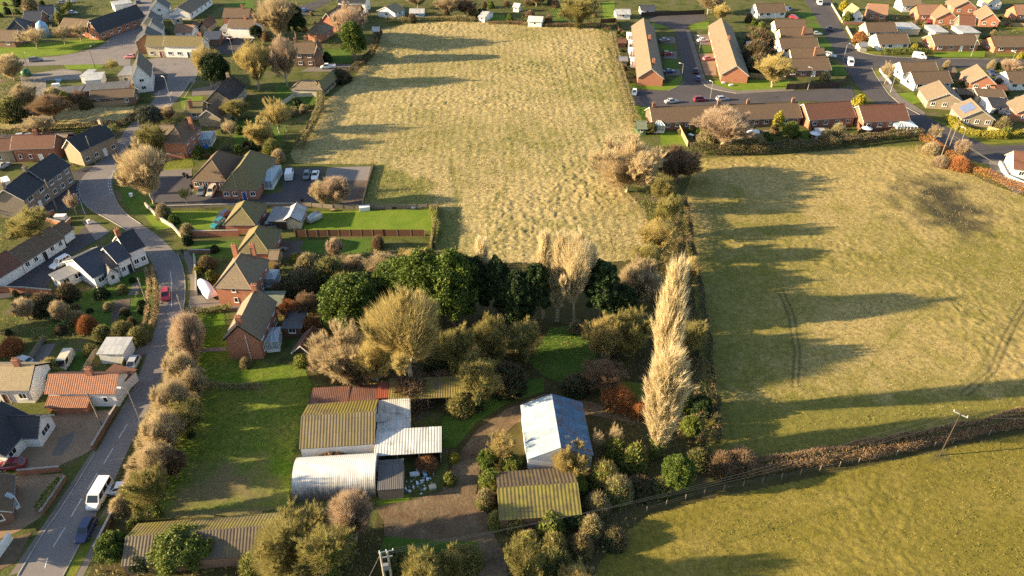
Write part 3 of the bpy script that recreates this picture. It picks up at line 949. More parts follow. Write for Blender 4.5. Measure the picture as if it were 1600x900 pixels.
    D3 = dd * np.array([1, 1, .7]) + np.array([0, 0, upness * 1.1 + .15 - droop]) + R.normal(size=(ns_, 3)) * .22
    V5 = tri_twigs(B3, D3, R.uniform(.6, 1.7, ns_) * twl, R.uniform(.6, 1.2, ns_) * tww * .5, R)
    parts = [(0, V1), (0, V2), (0, V5)]
    if leaves:
        th = R.uniform(0, 2 * math.pi, leaves); zz = R.uniform(0, H * (clear + .3), leaves) ** 1.0
        rr = np.abs(R.normal(size=leaves)) * .05 * H * (1 - zz / (H * 1.1)) + r0
        V3 = tri_leaves(np.stack([np.cos(th) * rr, np.sin(th) * rr, zz], 1), R.uniform(.1, .22, leaves), R)
        parts.append((1, V3))
    if hang:
        jj = R.randint(0, n, hang)
        V4 = tri_leaves(sb[jj] + R.normal(size=(hang, 3)) * .25, R.uniform(.12, .25, hang), R)
        parts.append((1, V4))
    V, F, I = joinvf(parts)
    H, Rr = extent(V)
    PROTO[key] = (tb.mesh('trunk', 'bark'), np_mesh('crown', V, F, ['twig_tan', 'leaf_ivy'], False, I), H, Rr, 2)
def poplar(key, H, Rr, seed, tw=11000, base=.04, ivy=0):
    R = np.random.RandomState(seed)
    tb = MB()
    tb.tube([(0, 0, -.2), (.1, 0, H * .3), (0, .1, H * .65), (0, 0, H * .96)], [H * .022, H * .017, H * .01, .03], 7)
    sb, sd, sl = [], [], []
    for i in range(300):
        z = H * R.uniform(base, .9); az = R.uniform(0, 2 * math.pi)
        k = z / H
        prof = min(1, (k + .12) * 3.2) * (1 - max(0, k - .3) / .78) ** 1.15
        d = np.array([math.cos(az) * .28, math.sin(az) * .28, 1.0]); d = unit(d)
        l = Rr * prof / .27 * R.uniform(.55, 1.0); l = min(l, (H * 1.01 - z) / d[2])
        b0 = np.array([0, 0, z])
        if i % 2 == 0: tb.tube([tuple(b0), tuple(b0 + d * l * .5 + np.array([d[0], d[1], 0]) * .35), tuple(b0 + d * l)], [.07, .05, .02], 4, 0, False)
        for m in range(7):
            t = R.uniform(.1, .95)
            sb.append(b0 + d * l * t + np.array([d[0], d[1], 0]) * .35 * min(1, t * 2)); sd.append(unit(d + R.normal(size=3) * .1)); sl.append(R.uniform(.06, .12) * H)
    sb, sd, sl = np.array(sb), np.array(sd), np.array(sl)
    n = len(sb)
    V1 = tri_twigs(sb, sd, sl, np.full(n, .1), R)
    ii = R.randint(0, n, tw)
    B = sb[ii] + sd[ii] * (sl[ii] * R.uniform(0, 1, tw))[:, None]
    V2 = tri_twigs(B, sd[ii] + R.normal(size=(tw, 3)) * .17, R.uniform(.8, 2.0, tw), R.uniform(.045, .08, tw), R)
    parts = [(0, V1), (0, V2)]
    if ivy:
        th = R.uniform(0, 2 * math.pi, ivy); zz = np.abs(R.normal(size=ivy)) * H * .17
        rr = np.abs(R.normal(size=ivy)) * .5 + .3
        parts.append((1, tri_leaves(np.stack([np.cos(th) * rr, np.sin(th) * rr, zz], 1), R.uniform(.12, .25, ivy), R)))
    V, F, I = joinvf(parts)
    H, Rr = extent(V)
    PROTO[key] = (tb.mesh('trunk', 'pale_bark'), np_mesh('crown', V, F, ['twig_poplar', 'leaf_ivy'], False, I), H, Rr, 2)
def leafy(key, H, Rr, seed, nc=150, per=75, size=.3, prof='round', lo=.08, core=True):
    """evergreen crown of leaf clumps with gaps and hollows"""
    R = np.random.RandomState(seed)
    tb = MB()
    tb.tube([(0, 0, -.2), (.05, 0, H * .4), (0, .05, H * .8)], [H * .03, H * .02, H * .008], 7)
    C = []
    lump = [(R.normal(size=3), R.uniform(.7, 1.0)) for _ in range(12)]
    for i in range(nc):
        d = unit(R.normal(size=3))
        if d[2] < -.55: d[2] = -d[2]
        k = R.uniform(.62, 1.0)
        m = .82 + .18 * max([float(np.dot(d, unit(l[0]))) * l[1] for l in lump])
        z = H * (lo + (1 - lo) * (d[2] * k * m * .5 + .5))
        w = Rr
        if prof == 'cone': w = Rr * min(1.0, 1.25 * (1 - z / H) ** .7 + .05) * 1.05
        if prof == 'oval': w = Rr * (1.05 - .45 * (z / H))
        if prof == 'column': w = Rr * (1.05 - .2 * (z / H))
        C.append((d[0] * k * m * w, d[1] * k * m * w, z))
    C = np.array(C)
    cl = Rr * .2
    L = np.repeat(C, per, 0)
    off = R.normal(size=L.shape); off /= np.linalg.norm(off, axis=1, keepdims=True); off *= (R.uniform(.2, 1, len(L)) ** .5 * cl)[:, None]
    off[:, 2] *= .8
    L = L + off
    L[:, 2] = np.maximum(L[:, 2], .05)
    V, F = tri_leaves(L, R.uniform(.6, 1.2, len(L)) * size, R, .5)
    parts = [(0, (V, F))]
    V, F, I = joinvf(parts)
    PROTO[key] = (tb.mesh('trunk', 'bark'), np_mesh('crown', V, F, ['leaf_ever'], False, I), H, Rr, 1)
def shrub_proto(key, H, Rr, seed, tw=1800, lf=900, twl=.7, up=.7, tww=.07, lsize=.17):
    R = np.random.RandomState(seed)
    n = tw
    d = R.normal(size=(n, 3)); d[:, 2] = np.abs(d[:, 2]) * 1.1 + .05; d /= np.linalg.norm(d, axis=1, keepdims=True)
    lump = np.array([unit(R.normal(size=3)) for _ in range(7)])
    mod = .72 + .3 * np.max(d @ lump.T, axis=1)
    r = R.uniform(.45, 1.0, n) ** .6 * mod
    B = d * r[:, None] * np.array([Rr, Rr, H]) * .86
    D = d * .8 + R.normal(size=(n, 3)) * .5 + np.array([0, 0, up])
    parts = []
    if tw: parts.append((0, tri_twigs(B, D, R.uniform(.4, 1.1, n) * twl, R.uniform(.6, 1.2, n) * tww, R)))
    if lf:
        d2 = R.normal(size=(lf, 3)); d2[:, 2] = np.abs(d2[:, 2]); d2 /= np.linalg.norm(d2, axis=1, keepdims=True)
        m2 = .72 + .3 * np.max(d2 @ lump.T, axis=1)
        C = d2 * (R.uniform(.4, 1.0, lf) ** .5 * m2)[:, None] * np.array([Rr, Rr, H]) * .95
        parts.append((1, tri_leaves(C, R.uniform(.6, 1.3, lf) * lsize, R, .4)))
    V, F, I = joinvf(parts)
    me = np_mesh('foliage', V, F, ['twig_tan', 'leaf_olive'], False, I)
    sb = MB()
    for k in range(7):
        az = k * .9; e2 = (math.cos(az) * Rr * .6, math.sin(az) * Rr * .6, H * .75)
        sb.tube([(math.cos(az) * .08, math.sin(az) * .08, -.1), (e2[0] * .4, e2[1] * .4, H * .4), e2], [.05, .035, .015], 4, 0, False)
    PROTO[key] = (sb.mesh('stems', 'bark'), me, H, Rr, 2)

bare('bare_a', 11, 5.5, 1, .45, 10, 15000, .16)
bare('bare_b', 11, 5.2, 2, .6, 11, 15000, .14, .9)
bare('bare_c', 12, 4.5, 3, .75, 9, 12000, .2, .9)
bare('ivy_a', 11, 5, 4, .5, 9, 8000, .14, .8, .085, 2600, 0, 3600)
bare('vase', 9, 4.5, 5, .95, 11, 7000, .1, .8, .07, spray=.25, taper=.9)
bare('round', 9, 5.2, 12, .5, 13, 13000, .02, .8, .075, spray=.8, taper=.25)
bare('small_bare', 6, 3.2, 6, .5, 8, 3200, .28, .55, .06)
bare('feather', 9, 3.4, 8, .85, 12, 7000, .04, .9, .07, spray=.7, taper=.35)
poplar('poplar_a', 24, 2.9, 21, 32000, .03, 900)
poplar('poplar_b', 24, 3.3, 22, 32000, .03, 1500)
poplar('poplar_slim', 22, 1.7, 23, 20000, .10)
leafy('ever_a', 10, 5, 31, 230, 120, .21)
leafy('ever_b', 11, 4.6, 32, 230, 120, .21)
leafy('ever_oval', 13, 4.4, 33, 240, 120, .21, 'oval')
leafy('ever_col', 12, 2.6, 34, 150, 110, .2, 'column')
leafy('conifer', 6, 1.6, 35, 70, 50, .2, 'cone')
leafy('laurel', 4, 3, 36, 150, 90, .15, 'round', .02)
shrub_proto('shrub_twig', 2.2, 1.8, 41, 6000, 400, tww=.05)
shrub_proto('shrub_mix', 2.2, 1.8, 42, 3500, 2200, tww=.05)
shrub_proto('shrub_leaf', 2.0, 1.8, 43, 600, 4000)
shrub_proto('shrub_ball', 1.4, 1.3, 44, 0, 1600, lsize=.14)

def plant(name, key, p, sx, sz, label, cat, group, m0, m1='leaf_ivy', trunkmat=None):
    tm, cm, H, Rr, nm = PROTO[key]
    r = empty(name, (p.x, p.y, 0), rng.uniform(0, 6.28))
    r.scale = (sx / Rr, sx / Rr * rng.uniform(.92, 1.08), sz / H)
    tag(r, label, cat, group)
    small = key.startswith('shrub')
    if tm is not None:
        t = link('stems' if small else 'trunk', tm, r)
        if trunkmat:
            t.material_slots[0].link = 'OBJECT'; t.material_slots[0].material = M[trunkmat]
    c = link('foliage' if small else 'crown', cm, r)
    for i, m in enumerate((m0, m1)[:nm]):
        c.material_slots[i].link = 'OBJECT'; c.material_slots[i].material = M[m]
    return r
def T(name, key, mat, u, vb, vt, wpx, label, cat='tree', group=None, ivy='leaf_ivy', trunk=None):
    vm = vb * .45 + vt * .55
    u = CX + (u - CX) * (2035 - vb) / (2035 - vm)      # the crown's column traced down to its foot
    p = G(u, vb); rad = wpx / PXM(vb - 5) / 2
    h = height_for(p, vt, rad * .9)
    return plant(name, key, p, rad, h, label, cat, group, mat, ivy, trunk)
def S(name, key, m0, m1, u, v, wpx, ratio, label, cat='shrub', group=None):
    """bush whose blob is centred on pixel (u,v), wpx wide"""
    rad = wpx / PXM(v) / 2
    h = ratio * rad * 2
    p = GH(u, v, h * .45); p.z = 0
    return plant(name, key, p, rad, h, label, cat, group, m0, m1)
def strip_cloud(px, width, height, n_per_m, R, twig, size, up=.6, world=False):
    P = [G(*p) for p in px] if not world else px
    segs = [(P[i], P[i + 1], (P[i + 1] - P[i]).length) for i in range(len(P) - 1)]
    tot = sum(s[2] for s in segs); n = max(30, int(tot * n_per_m))
    cum = np.cumsum([0] + [s[2] for s in segs])
    t = R.uniform(0, tot, n); k = np.clip(np.searchsorted(cum, t) - 1, 0, len(segs) - 1)
    a = np.array([tuple(s[0]) for s in segs])[k]; b = np.array([tuple(s[1]) for s in segs])[k]; l = np.array([s[2] for s in segs])[k]
    f = ((t - cum[k]) / l)[:, None]
    c = a + (b - a) * f
    d = (b - a) / l[:, None]; nn = np.stack([-d[:, 1], d[:, 0], np.zeros(n)], 1)
    wob = .75 + .5 * vnoise(c[:, 0], c[:, 1], 2.2, 9)
    th = R.uniform(0, math.pi, n)
    rr = R.uniform(.55, 1.0, n) ** .5
    ex = np.sign(np.cos(th)) * np.abs(np.cos(th)) ** .5 * rr; ez = np.abs(np.sin(th)) ** .5 * rr
    c = c + nn * (ex * width / 2 * wob)[:, None]
    c[:, 2] = np.maximum(.03, ez * height * wob)
    nt_ = int(n * twig)
    parts = []
    if nt_:
        D = nn[:nt_] * ex[:nt_, None] * .6 + R.normal(size=(nt_, 3)) * .5 + np.array([0, 0, up])
        parts.append((0, tri_twigs(c[:nt_], D, R.uniform(.5, 1.2, nt_) * size * 3.2, R.uniform(.5, 1.1, nt_) * size * .42, R)))
    if n - nt_: parts.append((1, tri_leaves(c[nt_:], R.uniform(.6, 1.3, n - nt_) * size, R)))
    return parts
def hedge(px, width, height, label, m0='twig_brown', m1='leaf_dark', twig=.4, dens=150, size=.17, name='hedge', cat='hedge', group=None, kind=None):
    R = np.random.RandomState(rng.randint(0, 99999))
    parts = strip_cloud(px, width, height, dens * (width + 2 * height) / 4, R, twig, size)
    V, F, I = joinvf(parts)
    o = link(name, np_mesh(name, V, F, [m0, m1], False, I))
    # a woody core, well inside the leaves
    return tag(o, label, cat, group, kind)
def cover(name, px, dens, hmin, hmax, m0, m1, twig, size, label, cat='undergrowth', holes=()):
    """ground cover nobody could count: short stems and leaves over an outline"""
    P = [G(*p) for p in px]; R = np.random.RandomState(rng.randint(0, 99999))
    x0, x1 = min(p.x for p in P), max(p.x for p in P); y0, y1 = min(p.y for p in P), max(p.y for p in P)
    n = int((x1 - x0) * (y1 - y0) * dens)
    x = R.uniform(x0, x1, n); y = R.uniform(y0, y1, n)
    k = in_poly(x, y, P)
    for hp in holes: k &= ~in_poly(x, y, [G(*q) for q in hp])
    pat = vnoise(x, y, 3.0, 12) * .6 + vnoise(x, y, 1.1, 13) * .4
    k &= (R.uniform(0, 1, n) < np.clip(pat * 2.2 - .35, .05, 1))
    x, y, pat = x[k], y[k], pat[k]; n = len(x)
    hh = hmin + (hmax - hmin) * np.clip(pat * 1.6 - .3, 0, 1)
    c = np.stack([x, y, hh * R.uniform(0, 1, n)], 1)
    nt_ = int(n * twig)
    parts = []
    if nt_: parts.append((0, tri_twigs(c[:nt_], R.normal(size=(nt_, 3)) * .6 + np.array([0, 0, .6]), R.uniform(.5, 1.2, nt_) * size * 3, R.uniform(.5, 1.1, nt_) * size * .45, R)))
    if n - nt_: parts.append((1, tri_leaves(c[nt_:], R.uniform(.6, 1.3, n - nt_) * size, R)))
    V, F, I = joinvf(parts)
    o = link(name, np_mesh(name, V, F, [m0, m1], False, I))
    return tag(o, label, cat, None, 'stuff')

# ------------------------------------------------------------------ fences, walls, poles
def fence(px, h, label, mat='wood_brown', post='wood_tan', gap=2.4, name='panel_fence', cat='fence', group=None, top=None):
    P = [G(*p) for p in px]
    root = empty(name, P[0]); tag(root, label, cat, group)
    m = MB(); pm = MB()
    for a, b in zip(P, P[1:]):
        L = (b - a).length; e = (b - a).normalized(); n = Vector((-e.y, e.x, 0))
        m.box((a + b) / 2, e, n, L, .06, h)
        k = max(1, int(L / gap))
        for i in range(k + 1):
            c = a + e * (L * i / k)
            pm.box(c, e, n, .12, .14, h + .12)
    m.build('panel', mat, root); q = pm.build('posts', post, root)
    if len(pm.f) > 12: q['kind'] = 'stuff'
    return root
def wall(px, h, t, label, mat='red_brick', cap='concrete', name='garden_wall', cat='wall', group=None):
    P = [G(*p) for p in px]
    root = empty(name, P[0]); tag(root, label, cat, group)
    m = MB(); c2 = MB()
    for i, (a, b) in enumerate(zip(P, P[1:])):
        L = (b - a).length; e = (b - a).normalized(); n = Vector((-e.y, e.x, 0))
        z0 = -.05 - .002 * i
        c = (a + b) / 2 + Vector((0, 0, z0))
        m.box(c, e, n, L, t, h); c2.box(c + Vector((0, 0, h)), e, n, L + .02, t + .1, .07)
    m.build('wall_face', mat, root); c2.build('coping', cap, root)
    return root
def post_fence(px, h, label, gap=3.0):
    P = [G(*p) for p in px]
    root = empty('wire_fence', P[0]); tag(root, label, 'fence')
    pts = []
    for a, b in zip(P, P[1:]):
        k = max(1, int((b - a).length / gap))
        pts += [a.lerp(b, i / k) for i in range(k)]
    pts.append(P[-1])
    for c in pts[:95]:
        m = MB(); m.box(c, Vector((1, 0, 0)), Vector((0, 1, 0)), .1, .1, h); m.build('post', 'wood_grey', root)
    w = MB()
    for z in (.5, .95): w.tube([c + Vector((0, 0, z)) for c in pts], .012, 3)
    w.build('wires', 'wire', root)
def street_lamp(u, v, h, ang, label, mat='steel'):
    p = G(u, v)
    r = empty('street_lamp', (p.x, p.y, 0), ang); tag(r, label, 'street lamp', 'street lamps')
    m = MB(); m.tube([(0, 0, 0), (0, 0, 1.2)], .11, 8); m.tube([(0, 0, 1.2), (0, 0, h)], [.075, .05], 8)
    link('column', m.mesh('column', mat), r)
    a = MB(); a.tube([(0, 0, h - .02), (.35, 0, h + .18), (1.0, 0, h + .22)], .035, 6); link('arm', a.mesh('arm', mat), r)
    b = MB(); b.box((1.25, 0, h + .14), (1, 0, 0), (0, 1, 0), .7, .26, .14); link('lantern', b.mesh('lantern', ['lamp_lens']), r)
def pole(u, v, h, label, mat='wood_grey', arm=0.0, ang=0.0, r0=.15, name='telegraph_pole', twin=0):
    p = G(u, v)
    r = empty(name, (p.x, p.y, 0), ang); tag(r, label, 'utility pole', 'telegraph and power poles')
    for k in ((-.35, .35) if twin else (0,)):
        m = MB(); m.tube([(k, 0, -.1), (k, 0, h)], [r0, r0 * .72], 8); link('pole', m.mesh('pole', mat), r)
    if arm:
        m = MB(); m.box((0, .12, h - .5), (1, 0, 0), (0, 1, 0), arm, .12, .14); link('cross_arm', m.mesh('cross_arm', 'steel'), r)
        for x in (-arm / 2 + .1, 0, arm / 2 - .1):
            m = MB(); m.tube([(x, .12, h - .36), (x, .12, h - .1)], .05, 6); link('insulator', m.mesh('insulator', 'plastic_white'), r)
    else:
        m = MB(); m.box((0, 0, h - .4), (1, 0, 0), (0, 1, 0), .5, .08, .08); link('bracket', m.mesh('bracket', 'steel'), r)
    return r
def cable(a, b, sag, label, rad=.022):
    pts = []
    for i in range(17):
        t = i / 16; q = Vector(a).lerp(Vector(b), t); q.z -= sag * 4 * t * (1 - t); pts.append(q)
    m = MB(); m.tube(pts, rad, 4)
    o = m.build('overhead_wire', 'wire'); tag(o, label, 'wire', 'overhead wires')

# ================================================================== GROUND
flat('ground', [(-2500, -400), (2500, -400), (2500, 4000), (-2500, 4000)], 0.0, 'ground_mix')

TOPF = [(592, 46), (576, 92), (545, 128), (505, 160), (472, 205), (452, 240), (460, 256), (586, 258), (566, 322), (684, 322), (679, 392), (720, 405), (800, 412), (900, 412), (985, 408), (1018, 380), (1010, 330), (975, 292), (960, 255), (985, 232), (1000, 212), (984, 172), (968, 118), (952, 52), (925, 42), (840, 42), (760, 34), (660, 33)]
field('rough_meadow', TOPF, .34, 'rough_grass', .24, .8, .30, [
    ('poly', [(560, 262), (600, 258), (680, 285), (668, 322), (560, 325)], 4, .95, .9), ('poly', [(560, 262), (640, 262), (668, 322), (560, 325)], 3, .7, 'flat'),
    ('poly', [(684, 322), (716, 330), (712, 405), (678, 395)], 2, .95, .9), ('poly', [(684, 322), (716, 330), (712, 405), (678, 395)], 2, .6, 'flat'),
    ('poly', [(860, 300), (1010, 320), (1015, 410), (900, 412)], 9, .55, .45),
    ('poly', [(460, 215), (560, 190), (720, 205), (700, 240), (590, 262), (455, 250)], 8, .5, .45),
    ('poly', [(640, 55), (780, 65), (780, 100), (640, 112)], 7, .55, .5), ('poly', [(930, 40), (975, 60), (1000, 210), (970, 170)], 3, .75, .7),
    ('line', [(705, 250), (714, 300), (713, 400)], 1.0, .8, .8), ('line', [(705, 250), (714, 300), (713, 400)], .7, .8, 'flat'),
    ('line', [(832, 175), (850, 230), (880, 265), (960, 320)], .8, .75, .7), ('line', [(765, 330), (790, 290), (800, 240), (795, 170)], .7, .7, .6),
    ('line', [(880, 90), (890, 140), (930, 210), (975, 290)], .8, .8, .6), ('line', [(690, 60), (675, 110), (668, 150)], .7, .7, .6),
    ('line', [(940, 70), (930, 140), (960, 200)], .8, .75, .6), ('line', [(560, 150), (640, 165), (740, 160)], .8, .6, .5),
], seed=2, lines=(0.03, 2.3, .08), grain=(1.1, .9))
PAST = [(1088, 247), (1200, 243), (1330, 232), (1440, 226), (1490, 256), (1545, 286), (1600, 306), (1720, 350), (1720, 648), (1600, 648), (1490, 664), (1350, 690), (1240, 712), (1150, 735), (1112, 720), (1100, 660), (1092, 560), (1084, 470), (1070, 380), (1066, 310)]
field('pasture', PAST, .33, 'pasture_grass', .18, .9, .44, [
    ('poly', [(1100, 640), (1600, 612), (1700, 612), (1700, 650), (1490, 662), (1240, 712), (1110, 725)], 4, .98, .9), ('poly', [(1100, 640), (1600, 612), (1700, 612), (1700, 650), (1490, 662), (1240, 712), (1110, 725)], 3, .6, 'flat'),
    ('poly', [(1120, 255), (1330, 240), (1440, 232), (1600, 320), (1600, 372), (1400, 300), (1120, 292)], 6, .12, .7),
    ('poly', [(1090, 300), (1250, 330), (1330, 420), (1250, 560), (1100, 600)], 9, .85, .6),
    ('poly', [(1330, 330), (1600, 420), (1650, 520), (1400, 470)], 8, .6, .5),
    ('poly', [(1420, 288), (1480, 286), (1540, 330), (1532, 358), (1480, 356), (1428, 340)], 13, .95, 'soil'),  # dark mound: a tree shadow's shape painted as blackish ground through the soil channel
    ('line', [(1216, 455), (1232, 495), (1241, 550), (1238, 605)], .24, .7, 'soil'), ('line', [(1223, 453), (1240, 492), (1250, 550), (1247, 605)], .24, .7, 'soil'),
    ('line', [(1195, 330), (1206, 400), (1216, 455)], .4, .85, .7), ('line', [(1203, 330), (1214, 400), (1223, 453)], .4, .85, .7), ('line', [(1238, 605), (1230, 640)], .4, .85, .6), ('line', [(1500, 430), (1380, 540), (1330, 620)], .4, .8, .6), ('line', [(1588, 470), (1556, 520), (1530, 580), (1486, 615)], .3, .8, .7),
    ('line', [(1480, 385), (1540, 410), (1600, 425)], .4, .7, .7), ('line', [(1600, 470), (1570, 520), (1545, 580), (1500, 615)], .26, .6, 'soil'), ('line', [(1600, 486), (1580, 525), (1556, 582), (1512, 618)], .26, .6, 'soil'), ('line', [(1150, 300), (1200, 430), (1170, 560)], .6, .8, .6),
    ('line', [(1395, 335), (1455, 400), (1560, 425)], .5, .75, .6),
], seed=5)
LEY = [(905, 960), (935, 880), (965, 838), (1010, 806), (1100, 780), (1250, 750), (1400, 718), (1600, 676), (1720, 655), (1720, 980)]
field('lower_field', LEY, .3, 'ley_grass', .09, .7, .6, [
    ('poly', [(905, 960), (935, 880), (1010, 806), (1250, 750), (1600, 676), (1720, 655), (1720, 672), (1600, 696), (1250, 772), (1040, 830), (980, 960)], 3, .95, .8),
    ('line', [(1190, 830), (1330, 790), (1480, 760)], .5, .8, .7), ('line', [(1270, 860), (1350, 800), (1430, 745)], .6, .7, .7),
    ('poly', [(1452, 706), (1480, 704), (1484, 720), (1455, 722)], 1.2, .8, 'soil'),
], seed=9, lines=(1.1, 1.1, .10))
PADD = [(298, 493), (352, 488), (362, 556), (478, 574), (490, 600), (480, 640), (462, 700), (452, 792), (400, 806), (250, 812), (235, 780), (262, 720), (290, 640), (302, 560)]
field('paddock', PADD, .35, 'paddock_grass', .08, .8, .66, [
    ('poly', [(275, 770), (340, 728), (400, 730), (420, 775), (400, 796), (280, 790)], 5.5, .75, 'soil'), ('poly', [(330, 600), (400, 610), (440, 690), (400, 720), (330, 700)], 9, .4, .6),
    ('poly', [(300, 495), (350, 490), (350, 560), (310, 600)], 3, 1.0, .8), ('line', [(452, 798), (380, 800), (260, 806)], 1.0, .6, 'soil'),
    ('poly', [(310, 596), (410, 600), (410, 610), (310, 606)], 1.5, .5, 'soil'),
], seed=12)
SML = [(-40, 172), (60, 168), (140, 166), (212, 166), (206, 186), (198, 196), (120, 202), (-40, 208)]
field('small_meadow', SML, .45, 'rough_grass', .3, 1.2, .25, [('poly', [(-40, 190), (120, 190), (190, 192), (120, 202), (-40, 208)], 3, .7, .5)], seed=15)

# --- grass sheets
ZI = [0, 0]
for nm, px, mt in [
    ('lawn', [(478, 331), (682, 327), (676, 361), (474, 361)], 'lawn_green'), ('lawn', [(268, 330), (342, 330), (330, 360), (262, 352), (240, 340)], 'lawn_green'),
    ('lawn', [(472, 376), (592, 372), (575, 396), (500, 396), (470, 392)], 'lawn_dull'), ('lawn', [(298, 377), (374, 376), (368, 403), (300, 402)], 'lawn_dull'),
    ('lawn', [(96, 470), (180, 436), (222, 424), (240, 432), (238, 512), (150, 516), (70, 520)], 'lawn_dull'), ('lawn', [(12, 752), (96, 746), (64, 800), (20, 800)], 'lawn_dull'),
    ('lawn', [(160, 586), (196, 563), (190, 590), (170, 590)], 'lawn_dull'), ('lawn', [(60, 560), (150, 545), (130, 580), (70, 585)], 'lawn_dull'),
    ('grass_verge', [(-40, 70), (60, 68), (130, 62), (168, 52), (176, 20), (192, 14), (182, 46), (160, 66), (110, 84), (30, 92), (-40, 95)], 'lawn_green'),
    ('lawn', [(-40, -10), (14, -4), (22, 14), (-40, 34)], 'lawn_green'),
    ('grass_verge', [(98, 100), (130, 98), (162, 102), (158, 108), (104, 108)], 'lawn_green'),
    ('grass_verge', [(236, 252), (300, 246), (302, 258), (300, 266), (240, 266)], 'verge'),
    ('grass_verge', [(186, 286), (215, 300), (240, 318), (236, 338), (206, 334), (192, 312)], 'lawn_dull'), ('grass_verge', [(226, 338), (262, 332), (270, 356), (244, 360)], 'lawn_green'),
    ('lawn', [(430, 130), (500, 145), (485, 172), (430, 175)], 'lawn_dull'), ('lawn', [(500, 78), (545, 76), (552, 98), (505, 100)], 'lawn_dull'), ('lawn', [(362, 190), (450, 180), (440, 225), (365, 228)], 'lawn_dull'),
    ('lawn', [(280, 152), (318, 150), (312, 168), (285, 172)], 'lawn_green'), ('lawn', [(352, 6), (395, 0), (398, 14), (352, 18)], 'lawn_dull'),
    ('grass_verge', [(984, 130), (1044, 130), (1064, 118), (1064, 128), (1052, 142), (984, 138)], 'lawn_green'), ('grass_verge', [(1100, 126), (1236, 124), (1228, 140), (1150, 143), (1120, 136)], 'lawn_green'),
    ('lawn', [(1034, 70), (1052, 70), (1054, 80), (1036, 80)], 'lawn_dull'), ('lawn', [(1036, 94), (1058, 94), (1062, 112), (1038, 112)], 'lawn_dull'), ('lawn', [(1018, 36), (1040, 36), (1048, 44), (1020, 44)], 'lawn_green'), ('lawn', [(1076, 38), (1108, 34), (1106, 46), (1080, 46)], 'lawn_green'),
    ('lawn', [(1094, 72), (1110, 72), (1112, 84), (1096, 84)], 'lawn_dull'),
    ('lawn', [(1030, 206), (1062, 205), (1072, 228), (1034, 230)], 'lawn_green'), ('lawn', [(986, 166), (1014, 162), (1018, 196), (1000, 212)], 'lawn_green'), ('lawn', [(1240, 204), (1262, 202), (1266, 220), (1242, 222)], 'lawn_dull'),
    ('lawn', [(1240, 20), (1266, 18), (1280, 30), (1254, 32)], 'lawn_dull'), ('lawn', [(1270, 62), (1298, 58), (1312, 78), (1282, 82)], 'lawn_dull'), ('lawn', [(1262, 36), (1286, 38), (1292, 52), (1264, 52)], 'lawn_dull'), ('lawn', [(1298, 102), (1322, 100), (1334, 118), (1302, 118)], 'lawn_dull'),
    ('lawn', [(1403, 146), (1426, 144), (1440, 160), (1420, 164)], 'lawn_green'), ('grass_verge', [(1355, 103), (1372, 112), (1408, 160), (1440, 178), (1432, 180), (1396, 158), (1362, 118)], 'verge'), ('grass_verge', [(1326, 68), (1378, 80), (1376, 86), (1340, 82)], 'verge'),
    ('grass_verge', [(1458, 80), (1540, 80), (1538, 89), (1460, 89)], 'lawn_green'), ('grass_verge', [(1555, 78), (1620, 80), (1620, 88), (1556, 88)], 'verge'), ('lawn', [(1556, 40), (1620, 40), (1620, 48), (1560, 48)], 'verge'), ('lawn', [(1298, 8), (1318, 8), (1330, 34), (1312, 34)], 'verge'),
    ('grass_verge', [(1440, 182), (1490, 196), (1540, 216), (1620, 214), (1620, 222), (1535, 226), (1470, 205)], 'verge'), ('grass_verge', [(1505, 255), (1545, 250), (1575, 268), (1570, 288), (1545, 280)], 'verge'),
    ('grass_verge', [(104, 886), (132, 843), (148, 840), (138, 862), (118, 900), (98, 900)], 'verge'), ('grass_verge', [(150, 818), (166, 803), (172, 806), (158, 822)], 'verge'),
    ('lawn', [(640, 24), (664, 22), (668, 32), (640, 32)], 'lawn_dull'), ('lawn', [(758, 24), (788, 24), (792, 38), (760, 38)], 'lawn_green'), ('lawn', [(862, 10), (880, 6), (884, 34), (864, 34)], 'lawn_dull'), ('lawn', [(940, 4), (960, 2), (962, 30), (944, 34)], 'lawn_green'),
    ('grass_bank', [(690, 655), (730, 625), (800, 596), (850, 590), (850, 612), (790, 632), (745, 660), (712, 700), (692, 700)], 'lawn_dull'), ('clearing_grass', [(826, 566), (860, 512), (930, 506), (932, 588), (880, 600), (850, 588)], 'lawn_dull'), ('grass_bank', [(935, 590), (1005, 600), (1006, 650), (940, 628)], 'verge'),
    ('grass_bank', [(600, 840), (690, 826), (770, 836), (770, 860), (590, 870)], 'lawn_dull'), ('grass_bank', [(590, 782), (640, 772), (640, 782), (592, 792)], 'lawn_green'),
]: ZI[0] += .0006; flatpx(nm, px, .012 + ZI[0], mt)
flatpx('scrub_ground', [(480, 470), (560, 430), (700, 400), (1000, 408), (1062, 320), (1075, 420), (1095, 560), (1105, 730), (1250, 718), (1600, 655), (1720, 640), (1720, 655), (1600, 676), (1250, 750), (1010, 806), (935, 880), (900, 960), (560, 960), (590, 800), (700, 760), (700, 650), (480, 590)], .006, 'scrub_floor')
flatpx('scrub_ground', [(170, 815), (235, 780), (262, 720), (290, 640), (302, 560), (300, 495), (286, 500), (262, 570), (236, 640), (196, 720), (168, 790)], .006, 'scrub_floor')
flatpx('scrub_ground', [(150, 860), (170, 815), (460, 800), (590, 830), (590, 960), (120, 960)], .007, 'scrub_floor')

